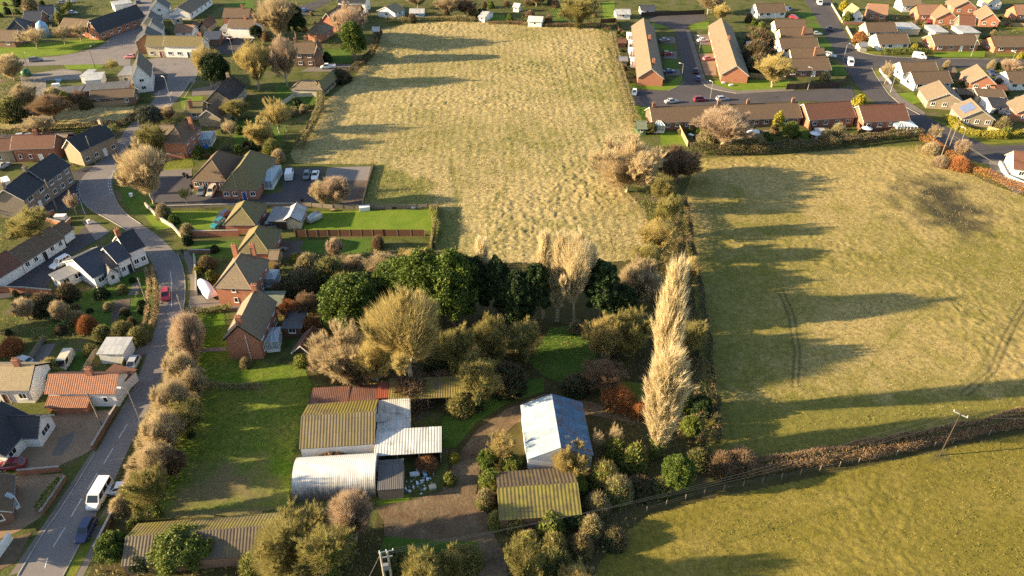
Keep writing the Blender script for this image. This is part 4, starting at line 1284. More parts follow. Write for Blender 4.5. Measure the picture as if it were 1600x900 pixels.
# --- roads (edges traced bottom to top)
def ribbon(name, L, R, z, mat, sm=1, **kw):
    return flatpx(name, smooth_line(L, sm) + smooth_line(R, sm)[::-1], z, mat, **kw)
VL = [(-10, 960), (28, 900), (62, 842), (102, 785), (148, 710), (186, 645), (212, 600), (233, 545), (247, 500), (250, 455), (243, 420), (226, 393), (200, 362), (166, 341), (140, 328), (127, 312), (122, 293), (127, 278), (144, 262), (162, 245), (182, 222), (200, 198), (222, 178), (240, 158), (252, 128), (252, 106)]
VR = [(60, 960), (98, 900), (134, 832), (174, 762), (206, 690), (236, 632), (262, 570), (284, 505), (290, 455), (288, 424), (276, 396), (250, 370), (220, 350), (196, 334), (182, 316), (175, 296), (176, 274), (184, 252), (198, 232), (214, 214), (240, 192), (268, 166), (294, 136), (302, 112)]
ribbon('village_road', VL, VR, .03, 'asphalt')
flatpx('road_apron', [(206, 100), (245, 90), (318, 92), (304, 128), (252, 132), (244, 150), (238, 146)], .026, 'asphalt')
ribbon('main_road', [(-60, 108), (20, 104), (80, 102), (160, 100), (204, 104)], [(-60, 97), (30, 93), (110, 86), (160, 72), (206, 50)], .034, 'asphalt')
ribbon('main_road', [(160, 100), (205, 96), (222, 66), (232, 30), (240, -8)], [(130, 84), (160, 72), (182, 48), (200, 22), (214, -8)], .028, 'asphalt')
flatpx('side_lane', [(-40, 212), (60, 206), (120, 206), (128, 212), (110, 220), (-40, 226)], .022, 'asphalt_dark')
flatpx('side_lane', [(152, 256), (112, 268), (118, 280), (60, 325), (100, 332), (128, 315), (126, 290), (146, 262)], .022, 'asphalt_dark')
ribbon('pavement', [(290, 505), (298, 455), (296, 424), (284, 394)], [(306, 505), (312, 455), (308, 424), (296, 392)], .02, 'paving')
flatpx('pavement', [(148, 822), (166, 792), (188, 775), (196, 778), (176, 808), (160, 842), (128, 905), (116, 905)], .02, 'paving')
flatpx('pavement', [(14, 900), (60, 832), (100, 772), (146, 702), (150, 706), (104, 783), (64, 840), (30, 895)], .016, 'paving')
# yards and drives
for nm, px, mt, z in [
    ('gravel_yard', [(22, 722), (52, 690), (72, 655), (88, 646), (150, 642), (178, 640), (148, 700), (128, 712), (60, 742), (28, 742)], 'gravel', .018),
    ('worn_patch', [(94, 684), (118, 674), (112, 690), (96, 712), (80, 712)], 'paving', .024),
    ('tarmac_yard', [(-20, 460), (40, 425), (112, 372), (132, 356), (150, 352), (168, 366), (112, 398), (78, 440), (70, 456), (-20, 470)], 'asphalt_dark', .018),
    ('tarmac_yard', [(128, 346), (146, 344), (172, 362), (150, 376)], 'asphalt', .019),
    ('gravel_drive', [(-20, 746), (100, 740), (64, 808), (30, 830), (-20, 850)], 'gravel', .014),
    ('gravel_drive', [(-20, 850), (50, 832), (24, 880), (-20, 900)], 'dirt', .015),
    ('hall_car_park', [(236, 280), (298, 275), (300, 302), (345, 303), (402, 305), (442, 300), (440, 264), (506, 262), (492, 322), (380, 322), (262, 326), (234, 312)], 'asphalt_dark', .018),
    ('footpath', [(240, 267), (300, 264), (300, 275), (236, 279)], 'paving', .02),
    ('hard_court', [(512, 262), (580, 260), (574, 282), (506, 283)], 'asphalt', .045),
    ('plot_soil', [(506, 283), (574, 282), (564, 322), (540, 324), (520, 300)], 'soil', .043),
    ('drive', [(300, 455), (345, 470), (380, 474), (376, 484), (302, 488), (308, 470)], 'paving', .018), ('drive', [(330, 358), (470, 355), (472, 332), (416, 334), (414, 350), (350, 352)], 'asphalt_dark', .016),
    ('garden_path', [(300, 545), (354, 543), (354, 549), (298, 551)], 'paving', .065), ('patio', [(430, 376), (474, 376), (468, 402), (430, 402)], 'soil', .016),
    ('drive', [(196, 536), (240, 533), (232, 552), (200, 562), (215, 545)], 'paving', .02), ('garden_path', [(60, 540), (88, 536), (64, 578), (48, 580)], 'paving', .02),
    ('vegetable_plot', [(178, 470), (205, 466), (198, 500), (172, 503)], 'soil', .02), ('patio', [(206, 445), (218, 440), (218, 460), (200, 462)], 'paving', .02),
    ('pub_yard', [(30, 118), (100, 108), (128, 112), (126, 124), (72, 126), (72, 150), (40, 152)], 'hardcore', .016), ('pub_yard', [(240, 104), (262, 116), (258, 138), (236, 148), (232, 140)], 'asphalt_dark', .032),
    ('yard', [(330, 55), (396, 58), (392, 70), (352, 86), (330, 70)], 'asphalt_dark', .016), ('lane', [(395, 34), (406, 34), (420, 62), (410, 68)], 'paving', .016),
    ('drive', [(300, 140), (326, 134), (340, 128), (352, 124), (330, 148), (300, 150)], 'paving', .016), ('close_road', [(455, 12), (500, 0), (520, 0), (480, 22), (464, 34)], 'asphalt_dark', .016),
    ('drive', [(488, 102), (560, 100), (560, 108), (520, 112), (470, 112)], 'paving', .016),
    ('cul_de_sac', [(1054, 46), (1018, 34), (1012, 26), (1102, 22), (1104, 30), (1074, 40), (1072, 48), (1096, 128), (1100, 134), (1120, 140), (1180, 146), (1240, 142), (1330, 136), (1340, 160), (1250, 158), (1150, 163), (1000, 167), (990, 160), (994, 140), (1044, 142), (1062, 134), (1070, 128)], 'asphalt_dark', .03),
    ('pavement', [(1072, 48), (1078, 48), (1102, 124), (1120, 134), (1150, 142), (1240, 138), (1240, 142), (1150, 147), (1112, 140), (1096, 130)], 'paving', .036),
    ('drive', [(1036, 58), (1054, 58), (1056, 68), (1036, 68)], 'paving', .034), ('drive', [(1038, 80), (1058, 80), (1058, 92), (1038, 92)], 'paving', .034), ('drive', [(1040, 108), (1062, 108), (1064, 118), (1040, 118)], 'paving', .034),
    ('drive', [(1084, 54), (1108, 54), (1110, 70), (1088, 70)], 'paving', .034), ('drive', [(1092, 84), (1116, 84), (1120, 118), (1102, 118)], 'gravel', .034),
    ('estate_road', smooth_line([(1252, -8), (1282, 40), (1303, 80), (1318, 104), (1336, 132), (1368, 162), (1420, 190), (1455, 215), (1500, 246), (1555, 262)], 1) + smooth_line([(1296, -8), (1312, 36), (1332, 70), (1348, 84), (1420, 90), (1620, 94), (1620, 108), (1440, 106), (1362, 106), (1372, 124), (1396, 156), (1440, 178), (1494, 206), (1545, 228), (1620, 226), (1620, 246), (1570, 248)], 0)[::-1], 'asphalt_dark', .026),
    ('pavement', [(1380, 118), (1408, 152), (1446, 176), (1444, 180), (1402, 160), (1372, 122)], 'paving', .034), ('pavement', [(1545, 252), (1570, 252), (1572, 268), (1600, 300), (1590, 304), (1548, 276)], 'paving', .03),
    ('dirt_yard', [(585, 792), (640, 782), (690, 768), (712, 716), (745, 672), (790, 640), (850, 616), (936, 630), (1004, 650), (1000, 664), (932, 650), (862, 642), (806, 662), (772, 694), (750, 734), (744, 772), (772, 822), (770, 840), (700, 826), (600, 816)], 'dirt', .02),
    ('dirt_yard', [(600, 816), (700, 826), (772, 822), (774, 846), (690, 846), (600, 838)], 'dirt', .0185),
    ('farm_track', [(745, 838), (772, 836), (790, 870), (800, 960), (730, 960), (748, 880)], 'dirt', .019), ('farm_track', [(850, 612), (880, 590), (900, 540), (906, 500), (918, 502), (912, 550), (900, 600), (880, 626)], 'scrub_floor', .014),
]: ZI[1] += .0004; flatpx(nm, px, z + .012 + ZI[1], mt)
# --- kerbs: a real step beside the carriageway
def kerb(px, label=None):
    P = [G(*p) for p in smooth_line(px, 1)]
    m = MB()
    for a, b in zip(P, P[1:]):
        if (b - a).length < .05: continue
        e = (b - a).normalized(); m.box((a + b) / 2, e, Vector((-e.y, e.x, 0)), (b - a).length + .02, .14, .12)
    o = m.build('kerb', 'concrete'); o['kind'] = 'structure'
kerb([(98, 902), (134, 834), (150, 806)]); kerb([(284, 507), (290, 456), (288, 424), (277, 396)]); kerb([(175, 296), (182, 316), (196, 334), (220, 350)]); kerb([(122, 293), (127, 312), (140, 328), (166, 341), (200, 361)])
kerb([(1096, 128), (1104, 136), (1120, 141), (1150, 146)]); kerb([(1044, 142), (1062, 134), (1070, 128)]); kerb([(1362, 106), (1372, 124), (1396, 157), (1438, 180)]); kerb([(1332, 70), (1348, 85), (1420, 91), (1560, 93)]); kerb([(28, 900), (62, 842), (102, 785), (148, 710)])
# --- road markings
mk = MB()
def dash(a, b, w=.12, z=.042):
    a, b = G(*a), G(*b); e = (b - a).normalized(); n = Vector((-e.y, e.x, 0)) * w / 2
    mk.face([a - n + Vector((0, 0, z)), b - n + Vector((0, 0, z)), b + n + Vector((0, 0, z)), a + n + Vector((0, 0, z))])
for a, b in [((70, 888), (75, 871)), ((83, 855), (102, 824)), ((111, 808), (128, 779)), ((137, 765), (152, 740)), ((162, 725), (177, 700)), ((185, 686), (199, 663)), ((268, 480), (268, 440)), ((226, 390), (212, 380)), ((206, 374), (198, 368)), ((268, 440), (266, 424)),
             ((247, 148), (251, 138)), ((262, 152), (270, 142)), ((256, 168), (264, 160))]: dash(a, b)
def dots(line, n=20, w=.14):
    L = densify(smooth_line(line, 2), 2.0)
    for i in range(0, len(L) - 1, 2): dash(L[i], L[i + 1], w)
dots([(125, 316), (123, 300), (124, 290), (128, 281)]); dots([(122, 312), (120, 299), (121, 290), (125, 281)])
dots([(176, 304), (173, 294), (172, 284), (174, 276)]); dots([(173, 304), (170, 294), (169, 284), (171, 276)])
for a, b in zip([(126, 314), (128, 322), (131, 330)], [(128, 322), (131, 330), (134, 336)]): dash(a, b, .1)
for a, b in zip([(174, 276), (177, 270), (182, 263)], [(177, 270), (182, 263), (186, 258)]): dash(a, b, .1)
dash((177, 279), (190, 279)); dash((282, 150), (300, 122), .1); dash((288, 152), (305, 126), .1); dash((182, 205), (196, 205))
for a, b in [((244, 303), (264, 302)), ((244, 313), (271, 307)), ((262, 318), (280, 311)), ((297, 303), (303, 296)), ((442, 283), (446, 278)), ((456, 283), (460, 278)), ((470, 281), (473, 276)), ((484, 281), (487, 276)), ((498, 278), (500, 272))]: dash(a, b, .1, .03)
o = mk.build('road_marking', 'road_paint'); o['kind'] = 'structure'
# the painted word on the carriageway, read from the camera side
tc = bpy.data.curves.new('road_word', 'FONT'); tc.body = 'SLOW'; tc.size = 1.15; tc.align_x = 'CENTER'
to = bpy.data.objects.new('road_word', tc); to.location = G(222, 598) + Vector((0, 0, .044)); to.rotation_euler = (0, 0, math.radians(8)); to.scale = (1.0, 1.5, 1)
tc.materials.append(M['road_paint_worn']); COL.objects.link(to); to['kind'] = 'structure'

# ================================================================== BUILDINGS, near left
H = House('cottage', 'long white cottage with orange pantile roof and tiled lean-to')
H.block((73, 612), (177, 612), 4.8, 3.3, 5.0, wall='white_render', rm='pantile', f=3, r=0, l=0, door=None, chim=[(.6, .5)], corr=.36, ww=.8)
H.block((72, 635), (134, 635), 1.5, 1.7, 2.3, roof='flat', wall='orange_brick', rm='pantile', f=3, r=0, l=0, corr=.34, door=None, ww=.9)
H.block((194, 594), (211, 578), 4.2, 2.4, 2.5, roof='flat', wall='white_render', rm='redbrown_tile', f=0, r=0, l=0, door=None)
H = House('cottage', 'white rendered cottage with pale lichened roof and brown brick gable at the left edge')
H.block((-42, 606), (43, 606), 6.2, 3.4, 5.6, wall='white_render', rm='pale_tile', f=2, r=0, l=0, chim=[(.72, .5)], doorc='wood_brown')
H = House('bungalow', 'dark slate bungalow with front gable wing facing the brown gravel yard')
H.block((6, 708), (53, 655), 8.5, 2.7, 5.8, wall='white_render', rm='slate', f=2, r=0, l=0, chim=[(.6, .42)], ww=1.6)
H.block((56, 680), (78, 648), 6.0, 2.6, 4.6, ax='y', wall='white_render', rm='slate', f=1, r=0, l=0, door=None, ww=2.2)
H = House('garage', 'flat grey metal roofed garage beside the road above the orange roofed cottage', 'garage')
H.block((153, 552), (191, 552), (158, 530), 2.4, 2.7, roof='flat', wall='white_render', rm='grey_sheet', f=0, r=0, l=0, door='f', doorc='grey_trim')
H = House('house', 'white house of stepped dark slate roofs on the road bend', 'house')
H.block((145, 432), (183, 413), (113, 402), 3.0, 5.4, wall='white_render', rm='blue_slate', f=2, r=0, l=1, door=None)
H.block((183, 408), (201, 399), 6.2, 3.9, 6.2, wall='white_render', rm='blue_slate', f=1, r=0, l=0, door='f', doorc='dark_trim')
H.block((201, 392), (223, 383), 6.6, 4.5, 7.0, wall='white_render', rm='slate', f=2, r=1, l=0, door=None, chim=[(.05, .5)], ww=1.0)
H.block((92, 438), (128, 421), 3.2, 2.4, 2.6, roof='flat', wall='white_render', rm='felt_grey', f=2, r=0, l=1, door=None)
H.block((166, 430), (182, 424), 2.2, 2.5, 3.8, ax='y', wall='white_render', rm='slate', f=1, r=0, l=0, door=None, ww=.8)
H = House('outbuilding', 'long white single storey range with brown roof along the tarmac yard', 'outbuilding')
H.block((33, 410), (97, 370), 5.5, 2.7, 4.6, wall='white_render', rm='brown_tile', f=4, r=0, l=0, doorc='dark_trim', ww=1.0)
H.block((98, 366), (112, 356), 4.0, 2.5, 3.9, wall='white_render', rm='brown_tile', f=0, r=0, l=0, door=None)
H.block((-20, 442), (32, 411), 6.0, 2.7, 5.0, wall='white_render', rm='redbrown_tile', f=0, r=0, l=0, door=None)
H = House('house', 'two storey stone house with slate roof and white windows facing the road bend')
H.block((36, 311), (70, 283), 7.0, 5.0, 7.6, wall='grey_brick', rm='slate', f=2, r=0, l=0, chim=[(.03, .5), (.98, .5)], ww=1.8)
H.block((71, 282.5), (107, 257), 6.4, 5.1, 7.9, wall='grey_brick', rm='slate', f=3, r=0, l=0, door=None, ww=1.3)
H = House('cottage', 'red brick cottage row with weathered tile roof and lit buff front, left edge')
H.block((18, 231), (82, 229), 6.0, 4.1, 6.4, wall='red_brick', rm='redbrown_tile', f=3, r=0, l=0, ww=.8, chim=[(.55, .5)])
H.block((-30, 236), (17, 233), 5.5, 3.6, 5.7, wall='buff_brick', rm='redbrown_tile', f=1, r=0, l=0, door=None)
H = House('house', 'house with lit buff gable and black slate roof beside the road hedge')
H.block((99, 229), (124, 235), 11, 4.5, 7.2, ax='y', wall='buff_brick', rm='slate', f=0, r=3, l=0, door='r', chim=[(.5, .95)])
H.block((83, 228), (98, 228), 7, 2.6, 4.4, wall='brown_brick', rm='tan_tile', f=1, r=0, l=0, door=None)
H = House('house', 'hip roofed brick house with glass conservatory beside the upper village road')
H.block((254, 220), (287, 221), 10, 4.9, 7.6, ax='y', roof='hip', wall='orange_brick', rm='brown_tile', f=0, r=3, l=1, door=None, chim=[(.9, .7)])
H.block((248, 211), (268, 211), 5, 3.2, 5.0, wall='orange_brick', rm='tan_tile', f=0, r=0, l=1, door=None)
H.conservatory((304, 218), (328, 217), 5.5)
H = House('house', 'house with cream barge boards, lit buff gable and long black roof slope')
H.block((322, 157), (363, 157), 13, 3.4, 6.8, ax='y', wall='buff_brick', rm='slate', f=0, r=4, l=0, door=None, chim=[(.5, .85)])
H = House('bungalow', 'small brown roofed bungalow with lit gable next to the cream boarded house')
H.block((309, 183), (343, 184), 8, 2.8, 5.2, ax='y', wall='buff_brick', rm='brown_tile', f=0, r=1, l=0, door=None)
H.block((290, 175), (314, 174), 6.5, 2.6, 4.6, wall='buff_brick', rm='moss_tile', f=1, r=0, l=0, door=None)
H.chimney(.35, .2)
H = House('village_hall', 'brick community hall under two joined hipped brown roofs in its car park', 'hall')
H.block((299, 280), (352, 281), 13, 3.0, 6.6, roof='hip', wall='red_brick', rm='brown_tile', f=3, r=0, l=1, door='f', doorc='white_trim')
H.block((345, 294), (400, 294), 17, 3.1, 7.0, ax='y', roof='hip', wall='red_brick', rm='moss_tile', f=3, r=1, l=0, door='f', doorc='blue_paint')
H.conservatory((405, 283), (424, 283), 9, 2.4, 3.2)
H = House('bungalow', 'hip roofed brick bungalow between the hall car park and bright green lawn')
H.block((351, 349), (397, 349), 9, 2.7, 5.2, ax='y', roof='hip', wall='orange_brick', rm='moss_tile', f=0, r=2, l=1, door=None)
H = House('bungalow', 'mossy hip roofed bungalow just above the bright red gabled house')
H.block((371, 393), (420, 393), 9, 2.7, 5.5, ax='y', roof='hip', wall='orange_brick', rm='moss_tile', f=0, r=2, l=1, door=None)
H = House('house', 'red brick house with hipped roof whose left slope shines pale beside the covered boat')
H.block((336, 446), (391, 448), 9.5, 4.8, 8.2, ax='y', roof='hip', wall='orange_brick', rm='tan_tile', f=1, r=3, l=0, door=None, ww=.8, chim=[(.25, .8), (.75, .85)])
H.conservatory((408, 436), (429, 436), 3.5, 2.2, 2.5)
H = House('garage', 'long green felt roofed garage between two red brick houses', 'garage')
H.block((379, 478), (437, 477), 4.2, 2.4, 2.6, roof='flat', wall='brown_brick', rm='felt_green', f=0, r=0, l=0, door=None)
H = House('house', 'red brick house with big bare gable, black right roof slope and small white conservatory')
H.block((352, 527), (403, 527), 10.5, 5.0, 7.9, ax='y', wall='orange_brick', rm='tan_tile', f=0, r=3, l=2, door=None, chim=[(.5, .06), (.5, .95)])
H.pipe(H.L * .62, -.08, 0, 5.6)
H.conservatory((413, 535), (434, 533), 4.2, 2.4, 2.9)
H = House('garden_shed', 'dark flat topped garden shed above the gabled shed beside the red house', 'shed')
H.block((441, 512), (470, 512), 4.4, 2.2, 2.5, roof='flat', wall='wood_brown', rm='dark_sheet', f=1, r=0, l=0, door=None)
H = House('garden_shed', 'dark brown gabled shed with overgrown front near the pink bare tree', 'shed')
H.block((458, 548), (487, 552), 5.0, 2.3, 4.0, ax='y', wall='wood_dark', rm='redbrown_tile', f=0, r=0, l=0, door=None)
H = House('garage', 'dark flat roofed double garage behind the hipped bungalow by the hall', 'garage')
H.block((418, 345), (446, 345), 6, 2.3, 2.5, roof='flat', wall='wood_dark', rm='felt_grey', f=0, r=0, l=0, door='f', doorc='white_trim')
H = House('garage', 'pale gabled garage with light ridged roof at the head of the lawn', 'garage')
H.block((442, 344), (468, 344), 6, 2.3, 3.4, ax='y', wall='cream_render', rm='grey_sheet', f=0, r=1, l=0, door='f', doorc='white_trim')

H = House('bungalow', 'brown walled bungalow with white bay window at the lower left corner')
H.block((-44, 815), (14, 796), 6.5, 2.5, 4.2, ax='y', wall='brown_brick', rm='brown_tile', f=1, r=0, l=0, door=None, ww=2.4)
H.conservatory((6, 786), (22, 776), 1.6, 2.4, 2.9)

H = House('house', 'house beyond the left edge of the picture, nearest the bend', 'house')
H.block((-130, 420), (-60, 400), 9, 5.0, 8.0, wall='red_brick', rm='slate', f=2, r=1, l=1)
H = House('house', 'house beyond the left edge of the picture, beside the slate bungalow', 'house')
H.block((-150, 700), (-75, 690), 9, 4.6, 7.6, wall='red_brick', rm='slate', f=2, r=1, l=1)
H = House('house', 'house beyond the left edge of the picture, above the garden bank', 'house')
H.block((-150, 560), (-75, 555), 8, 4.6, 7.6, wall='red_brick', rm='slate', f=2, r=1, l=1)

# ================================================================== FARM YARD
H = House('barn', 'big barn with mossy corrugated roof and white front wall behind the round hut', 'barn')
H.block((469, 700), (584, 692), 9.2, 2.9, 5.0, wall='white_render', rm='mossy_sheet', rm2='moss_yellow_sheet', f=0, r=0, l=0, door=None, corr=.46, oh=.15)
H = House('lean_to', 'rust red sheet roofed lean-to against the back of the mossy barn', 'lean-to')
H.block((486, 636), (541, 633), 4.0, 2.3, 2.5, roof='flat', wall='brown_brick', rm='rust_sheet', f=0, r=0, l=0, door=None, corr=.3)
H.block((543, 633), (589, 630), 4.2, 2.3, 2.4, roof='flat', wall='brown_brick', rm='rust_sheet', f=0, r=0, l=0, door=None, corr=.3)
H = House('lean_to', 'small bright red sheet roof between rust red and yellow mossy roofs', 'lean-to')
H.block((590, 621), (608, 620), 3.2, 2.5, 2.6, roof='flat', wall='brown_brick', rm='red_sheet', f=0, r=0, l=0, door=None, corr=.3)
H = House('open_shed', 'open fronted shed with narrow yellow mossy roof under the golden tree', 'shed')
H.block((609, 623), (727, 618), 4.0, 2.7, 3.1, roof='flat', wall='wood_grey', rm='moss_yellow_sheet', f=0, r=0, l=0, door=None, corr=.4, open_front=True)
H = House('lean_to', 'upper grey white sheet roof adjoining the barn gable', 'lean-to')
H.block((589, 674), (640, 670), (590, 627), 2.6, 2.75, roof='flat', wall='white_render', rm='white_sheet', f=0, r=0, l=0, door=None, corr=.3, oh=.05)
H = House('open_shed', 'lower white sheet roofed open shed below the barn gable', 'shed')
H.block((585, 712), (689, 706), (640, 672), 2.5, 2.85, roof='flat', wall='wood_grey', rm='white_sheet', f=0, r=0, l=0, door=None, corr=.42, open_front=True, oh=.08)
H = House('field_shed', 'white and rust tin barn with one bright slope, left of the tall poplars', 'barn')
H.block((825, 716), (925, 708), (815, 634), 3.2, 5.3, ax='y', wall='white_render', rm='galvanised_sheet', rm2='blue_tin', f=0, r=0, l=0, door=None, corr=.24, oh=.2)
H = House('field_shed', 'mossy ridged roof shed among shrubs beside the farm track', 'shed')
H.block((781, 812), (908, 803), 8.2, 2.4, 4.0, wall='brown_brick', rm='moss_ribbed_sheet', rm2='ribbed_brown_sheet', f=0, r=0, l=0, door=None, corr=.52, oh=.1)
H = House('long_shed', 'long low building with yellow mossy back slope and ribbed front slope at the bottom left', 'shed')
H.block((190, 884), (432, 864), 6.4, 2.1, 3.7, wall='brown_brick', rm='ribbed_brown_sheet', rm2='moss_yellow_sheet', f=0, r=0, l=0, door=None, corr=.42, oh=.1)
# the round-topped hut: an arched sheet on a low kerb, with end walls
A, B = G(459, 785), G(588, 777); e = (B - A).normalized(); n = Vector((-e.y, e.x, 0)); Lh = (B - A).length; rr = 3.55
r = empty('arched_hut', (A + B) / 2 + n * rr); tag(r, 'white arched metal hut with sooty lower side in the farm yard', 'hut')
m = MB(); prev = None; ns = int(Lh / .075)
for i in range(ns + 1):
    ring = []
    for k in range(25):
        a = math.pi * k / 24; q = rr + .006 * math.sin(i * math.pi / 2)
        ring.append(A + e * (Lh * i / ns) + n * (rr - math.cos(a) * q) + Vector((0, 0, math.sin(a) * q * 1.0 + .1)))
    if prev:
        for k in range(24): m.face([prev[k], ring[k], ring[k + 1], prev[k + 1]], 0, [((i - 1) * .075, k * .45), (i * .075, k * .45), (i * .075, k * .45 + .45), ((i - 1) * .075, k * .45 + .45)])
    prev = ring
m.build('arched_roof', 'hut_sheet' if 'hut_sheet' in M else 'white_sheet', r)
for x, s in ((.12, -1), (Lh - .12, 1)):
    m = MB(); pts = [A + e * x + n * (rr - math.cos(math.pi * k / 24) * (rr - .05)) + Vector((0, 0, math.sin(math.pi * k / 24) * (rr - .05) + .1)) for k in range(25)]
    m.face(pts if s > 0 else pts[::-1]); m.face([p + e * .05 for p in (pts[::-1] if s > 0 else pts)]); m.build('end_wall', 'white_render', r)
H = House('lean_to', 'dark flat roofed lean-to with rusty door at the end of the arched hut', 'lean-to')
H.block((590, 766), (629, 763), (591, 722), 2.2, 2.5, roof='flat', wall='wood_grey', rm='dark_sheet', f=0, r=0, l=0, door='f', doorc='rust_sheet', corr=.3, oh=.05)

# ================================================================== UPPER LEFT VILLAGE
H = House('pub', 'tall white house with dark roof standing end on at the road fork')
H.block((206, 121), (233, 118), 14, 5.2, 9.0, ax='y', wall='white_render', rm='slate', f=1, r=4, l=1, door='r', ww=1.4)
H.block((214, 128), (229, 126.5), 3.0, 3.0, 5.0, ax='y', wall='white_render', rm='slate', f=0, r=0, l=0, door=None)
H.block((184, 118), (206, 117), 9, 3.0, 3.1, roof='flat', wall='cream_render', rm='felt_grey', f=1, r=0, l=0, door=None)
H = House('outbuilding', 'low red brown brick building with white windows behind the small meadow fence', 'outbuilding')
H.block((141, 154), (207, 150), 6, 2.8, 4.3, wall='brown_brick', rm='brown_tile', f=3, r=1, l=0, door=None, ww=1.1)
H = House('outbuilding', 'long black flat roofed outbuilding left of the red brown brick building', 'outbuilding')
H.block((73, 152), (120, 149), 8, 2.7, 3.0, roof='flat', wall='brown_brick', rm='dark_sheet', f=0, r=0, l=1, door=None)
H.block((122, 143), (162, 141), 6, 2.7, 3.0, roof='flat', wall='brown_brick', rm='dark_sheet', f=0, r=0, l=0, door=None)
H.block((163, 140), (200, 137), 6, 2.9, 3.2, roof='flat', wall='brown_brick', rm='dark_sheet', f=0, r=0, l=0, door=None)
H = House('garage', 'pale metal roofed store, left of two, in the pub yard', 'garage')
H.block((125, 119), (137, 119), 6, 2.5, 2.7, roof='flat', wall='white_render', rm='grey_sheet', f=0, r=0, l=0, door=None)
H = House('garage', 'pale metal roofed store, right and larger of two, in the pub yard', 'garage')
H.block((133, 126), (157, 124), 7, 2.6, 2.8, roof='flat', wall='white_render', rm='grey_sheet', f=0, r=0, l=0, door='f')
H = House('cottage', 'cottage row with cream and white fronts and moss brown roof facing the junction')
H.block((227, 71), (255, 71), 7, 4.2, 6.6, wall='cream_render', rm='moss_tile', f=1, r=0, l=0, door='f', doorc='red_paint', ww=1.2)
H.block((255.5, 71), (313, 72), 7, 4.3, 6.7, wall='white_render', rm='moss_tile', f=3, r=0, l=0, door='f', doorc='dark_trim', chim=[(.95, .5)], ww=1.6)
H = House('house', 'black slate roofed house with white gable above the cream cottage row')
H.block((212, 65), (248, 62), 9, 4.6, 7.4, ax='y', wall='brown_brick', rm='slate', f=0, r=2, l=1, door=None)
H.block((228, 47), (252, 45), 7, 4.4, 7.2, ax='y', wall='white_render', rm='slate', f=0, r=1, l=0, door=None)
H = House('house', 'yellow and white gabled house beside the upper road')
H.block((221, 38), (249, 36), 9, 4.6, 7.4, ax='y', wall='cream_render', rm='slate', f=0, r=2, l=1, door=None)
H = House('house', 'white gabled house with blue lean-to at the top of the upper road')
H.block((234, 14), (262, 12), 9, 4.6, 7.4, ax='y', wall='white_render', rm='slate', f=1, r=2, l=0, door=None)
H = House('bungalow', 'tan roofed bungalow range with row of white windows near the top edge')
H.block((296, 20), (330, -3), 9, 2.8, 5.0, wall='white_render', rm='tan_tile', f=5, r=0, l=0, door=None)
H = House('shed', 'white walled shed with salmon tile roof among the cottages')
H.block((273, 49), (299, 50), 5.5, 2.3, 4.2, wall='white_render', rm='orange_tile', f=1, r=0, l=0, door=None)
H = House('shed', 'box shaped cream store with flat roof beside the tan roofed range')
H.block((270, 30), (284, 28), 5, 2.5, 2.6, roof='flat', wall='cream_render', rm='felt_grey', f=1, r=1, l=0, door=None)
H = House('house', 'brown roofed building with blank sunlit white wall above the small parking yard')
H.block((356, 42), (394, 43), 8, 4.2, 6.2, wall='white_render', rm='brown_tile', f=0, r=0, l=0, door=None, chim=[(.6, .5)])
H.block((344, 46), (355, 46), 6, 2.8, 3.2, roof='flat', wall='white_render', rm='felt_grey', f=1, r=0, l=0, door=None)
H = House('house', 'brown roofed house just behind the building with the blank white wall')
H.block((348, 26), (388, 26), 8, 3.2, 5.6, wall='orange_brick', rm='brown_tile', f=2, r=1, l=1, door=None, chim=[(.7, .5)])
H = House('shed', 'grey slate lean-to shed between the cottage row and parking yard')
H.block((316, 62), (342, 61), 7, 2.4, 3.4, roof='flat', wall='brown_brick', rm='blue_slate', f=0, r=0, l=0, door=None)
H = House('shed', 'brown gabled outhouse with lit end beside the salmon roofed shed')
H.block((312, 42), (324, 42), 9, 2.6, 4.4, ax='y', wall='buff_render', rm='redbrown_tile', f=0, r=0, l=0, door=None)
H = House('house', 'long black roofed brick house with white dormer windows facing the parked cars')
H.block((136, 48), (153, 50), 25, 3.2, 7.2, ax='y', roof='gable', wall='orange_brick', rm='slate', f=1, r=6, l=0, door=None, ww=1.6)
H.block((92, 44), (135, 47), 9, 2.9, 5.6, wall='orange_brick', rm='brown_tile', f=3, r=0, l=0, door=None)
H = House('bungalow', 'grey brown bungalow with cross gable at the upper left')
H.block((36, 32), (62, 31), 8, 2.8, 5.4, wall='brown_brick', rm='blue_slate', f=2, r=0, l=0, door=None)
H.block((62, 22), (84, 20), 8, 2.8, 5.2, wall='white_render', rm='blue_slate', f=1, r=1, l=0, door=None)
H = House('bungalow', 'black hip roofed bungalow behind the roundest verge tree')
H.block((9, 47), (38, 45), 10, 2.8, 5.6, roof='hip', wall='brown_brick', rm='slate', f=2, r=1, l=0, door=None)
H = House('bungalow', 'brown bungalow with small white window at the far left above the verge')
H.block((-20, 62), (21, 63), 8, 2.7, 5.2, wall='brown_brick', rm='brown_tile', f=2, r=1, l=0, door=None)
H = House('shed', 'white flat roofed building at the very top beside the upper road')
H.block((178, 8), (206, 4), 6, 3, 3.2, roof='flat', wall='white_render', rm='grey_sheet', f=0, r=0, l=0, door=None)
H = House('house', 'tall brick house with three chimneys beside the parked pickup')
H.block((459, 82), (490, 82), 7, 5.2, 7.8, wall='brown_brick', rm='brown_tile', f=2, r=0, l=0, door=None, chim=[(.02, .5), (.45, .9), (.98, .9)])
H.block((491, 83), (503, 82), 12, 5.0, 7.4, ax='y', wall='brown_brick', rm='brown_tile', f=0, r=2, l=0, door=None)
H = House('house', 'brick gabled house with wide brown roof behind the pink bare tree')
H.block((500, 34), (524, 36), 12, 3.4, 7.0, ax='y', wall='orange_brick', rm='brown_tile', f=1, r=2, l=0, door=None)
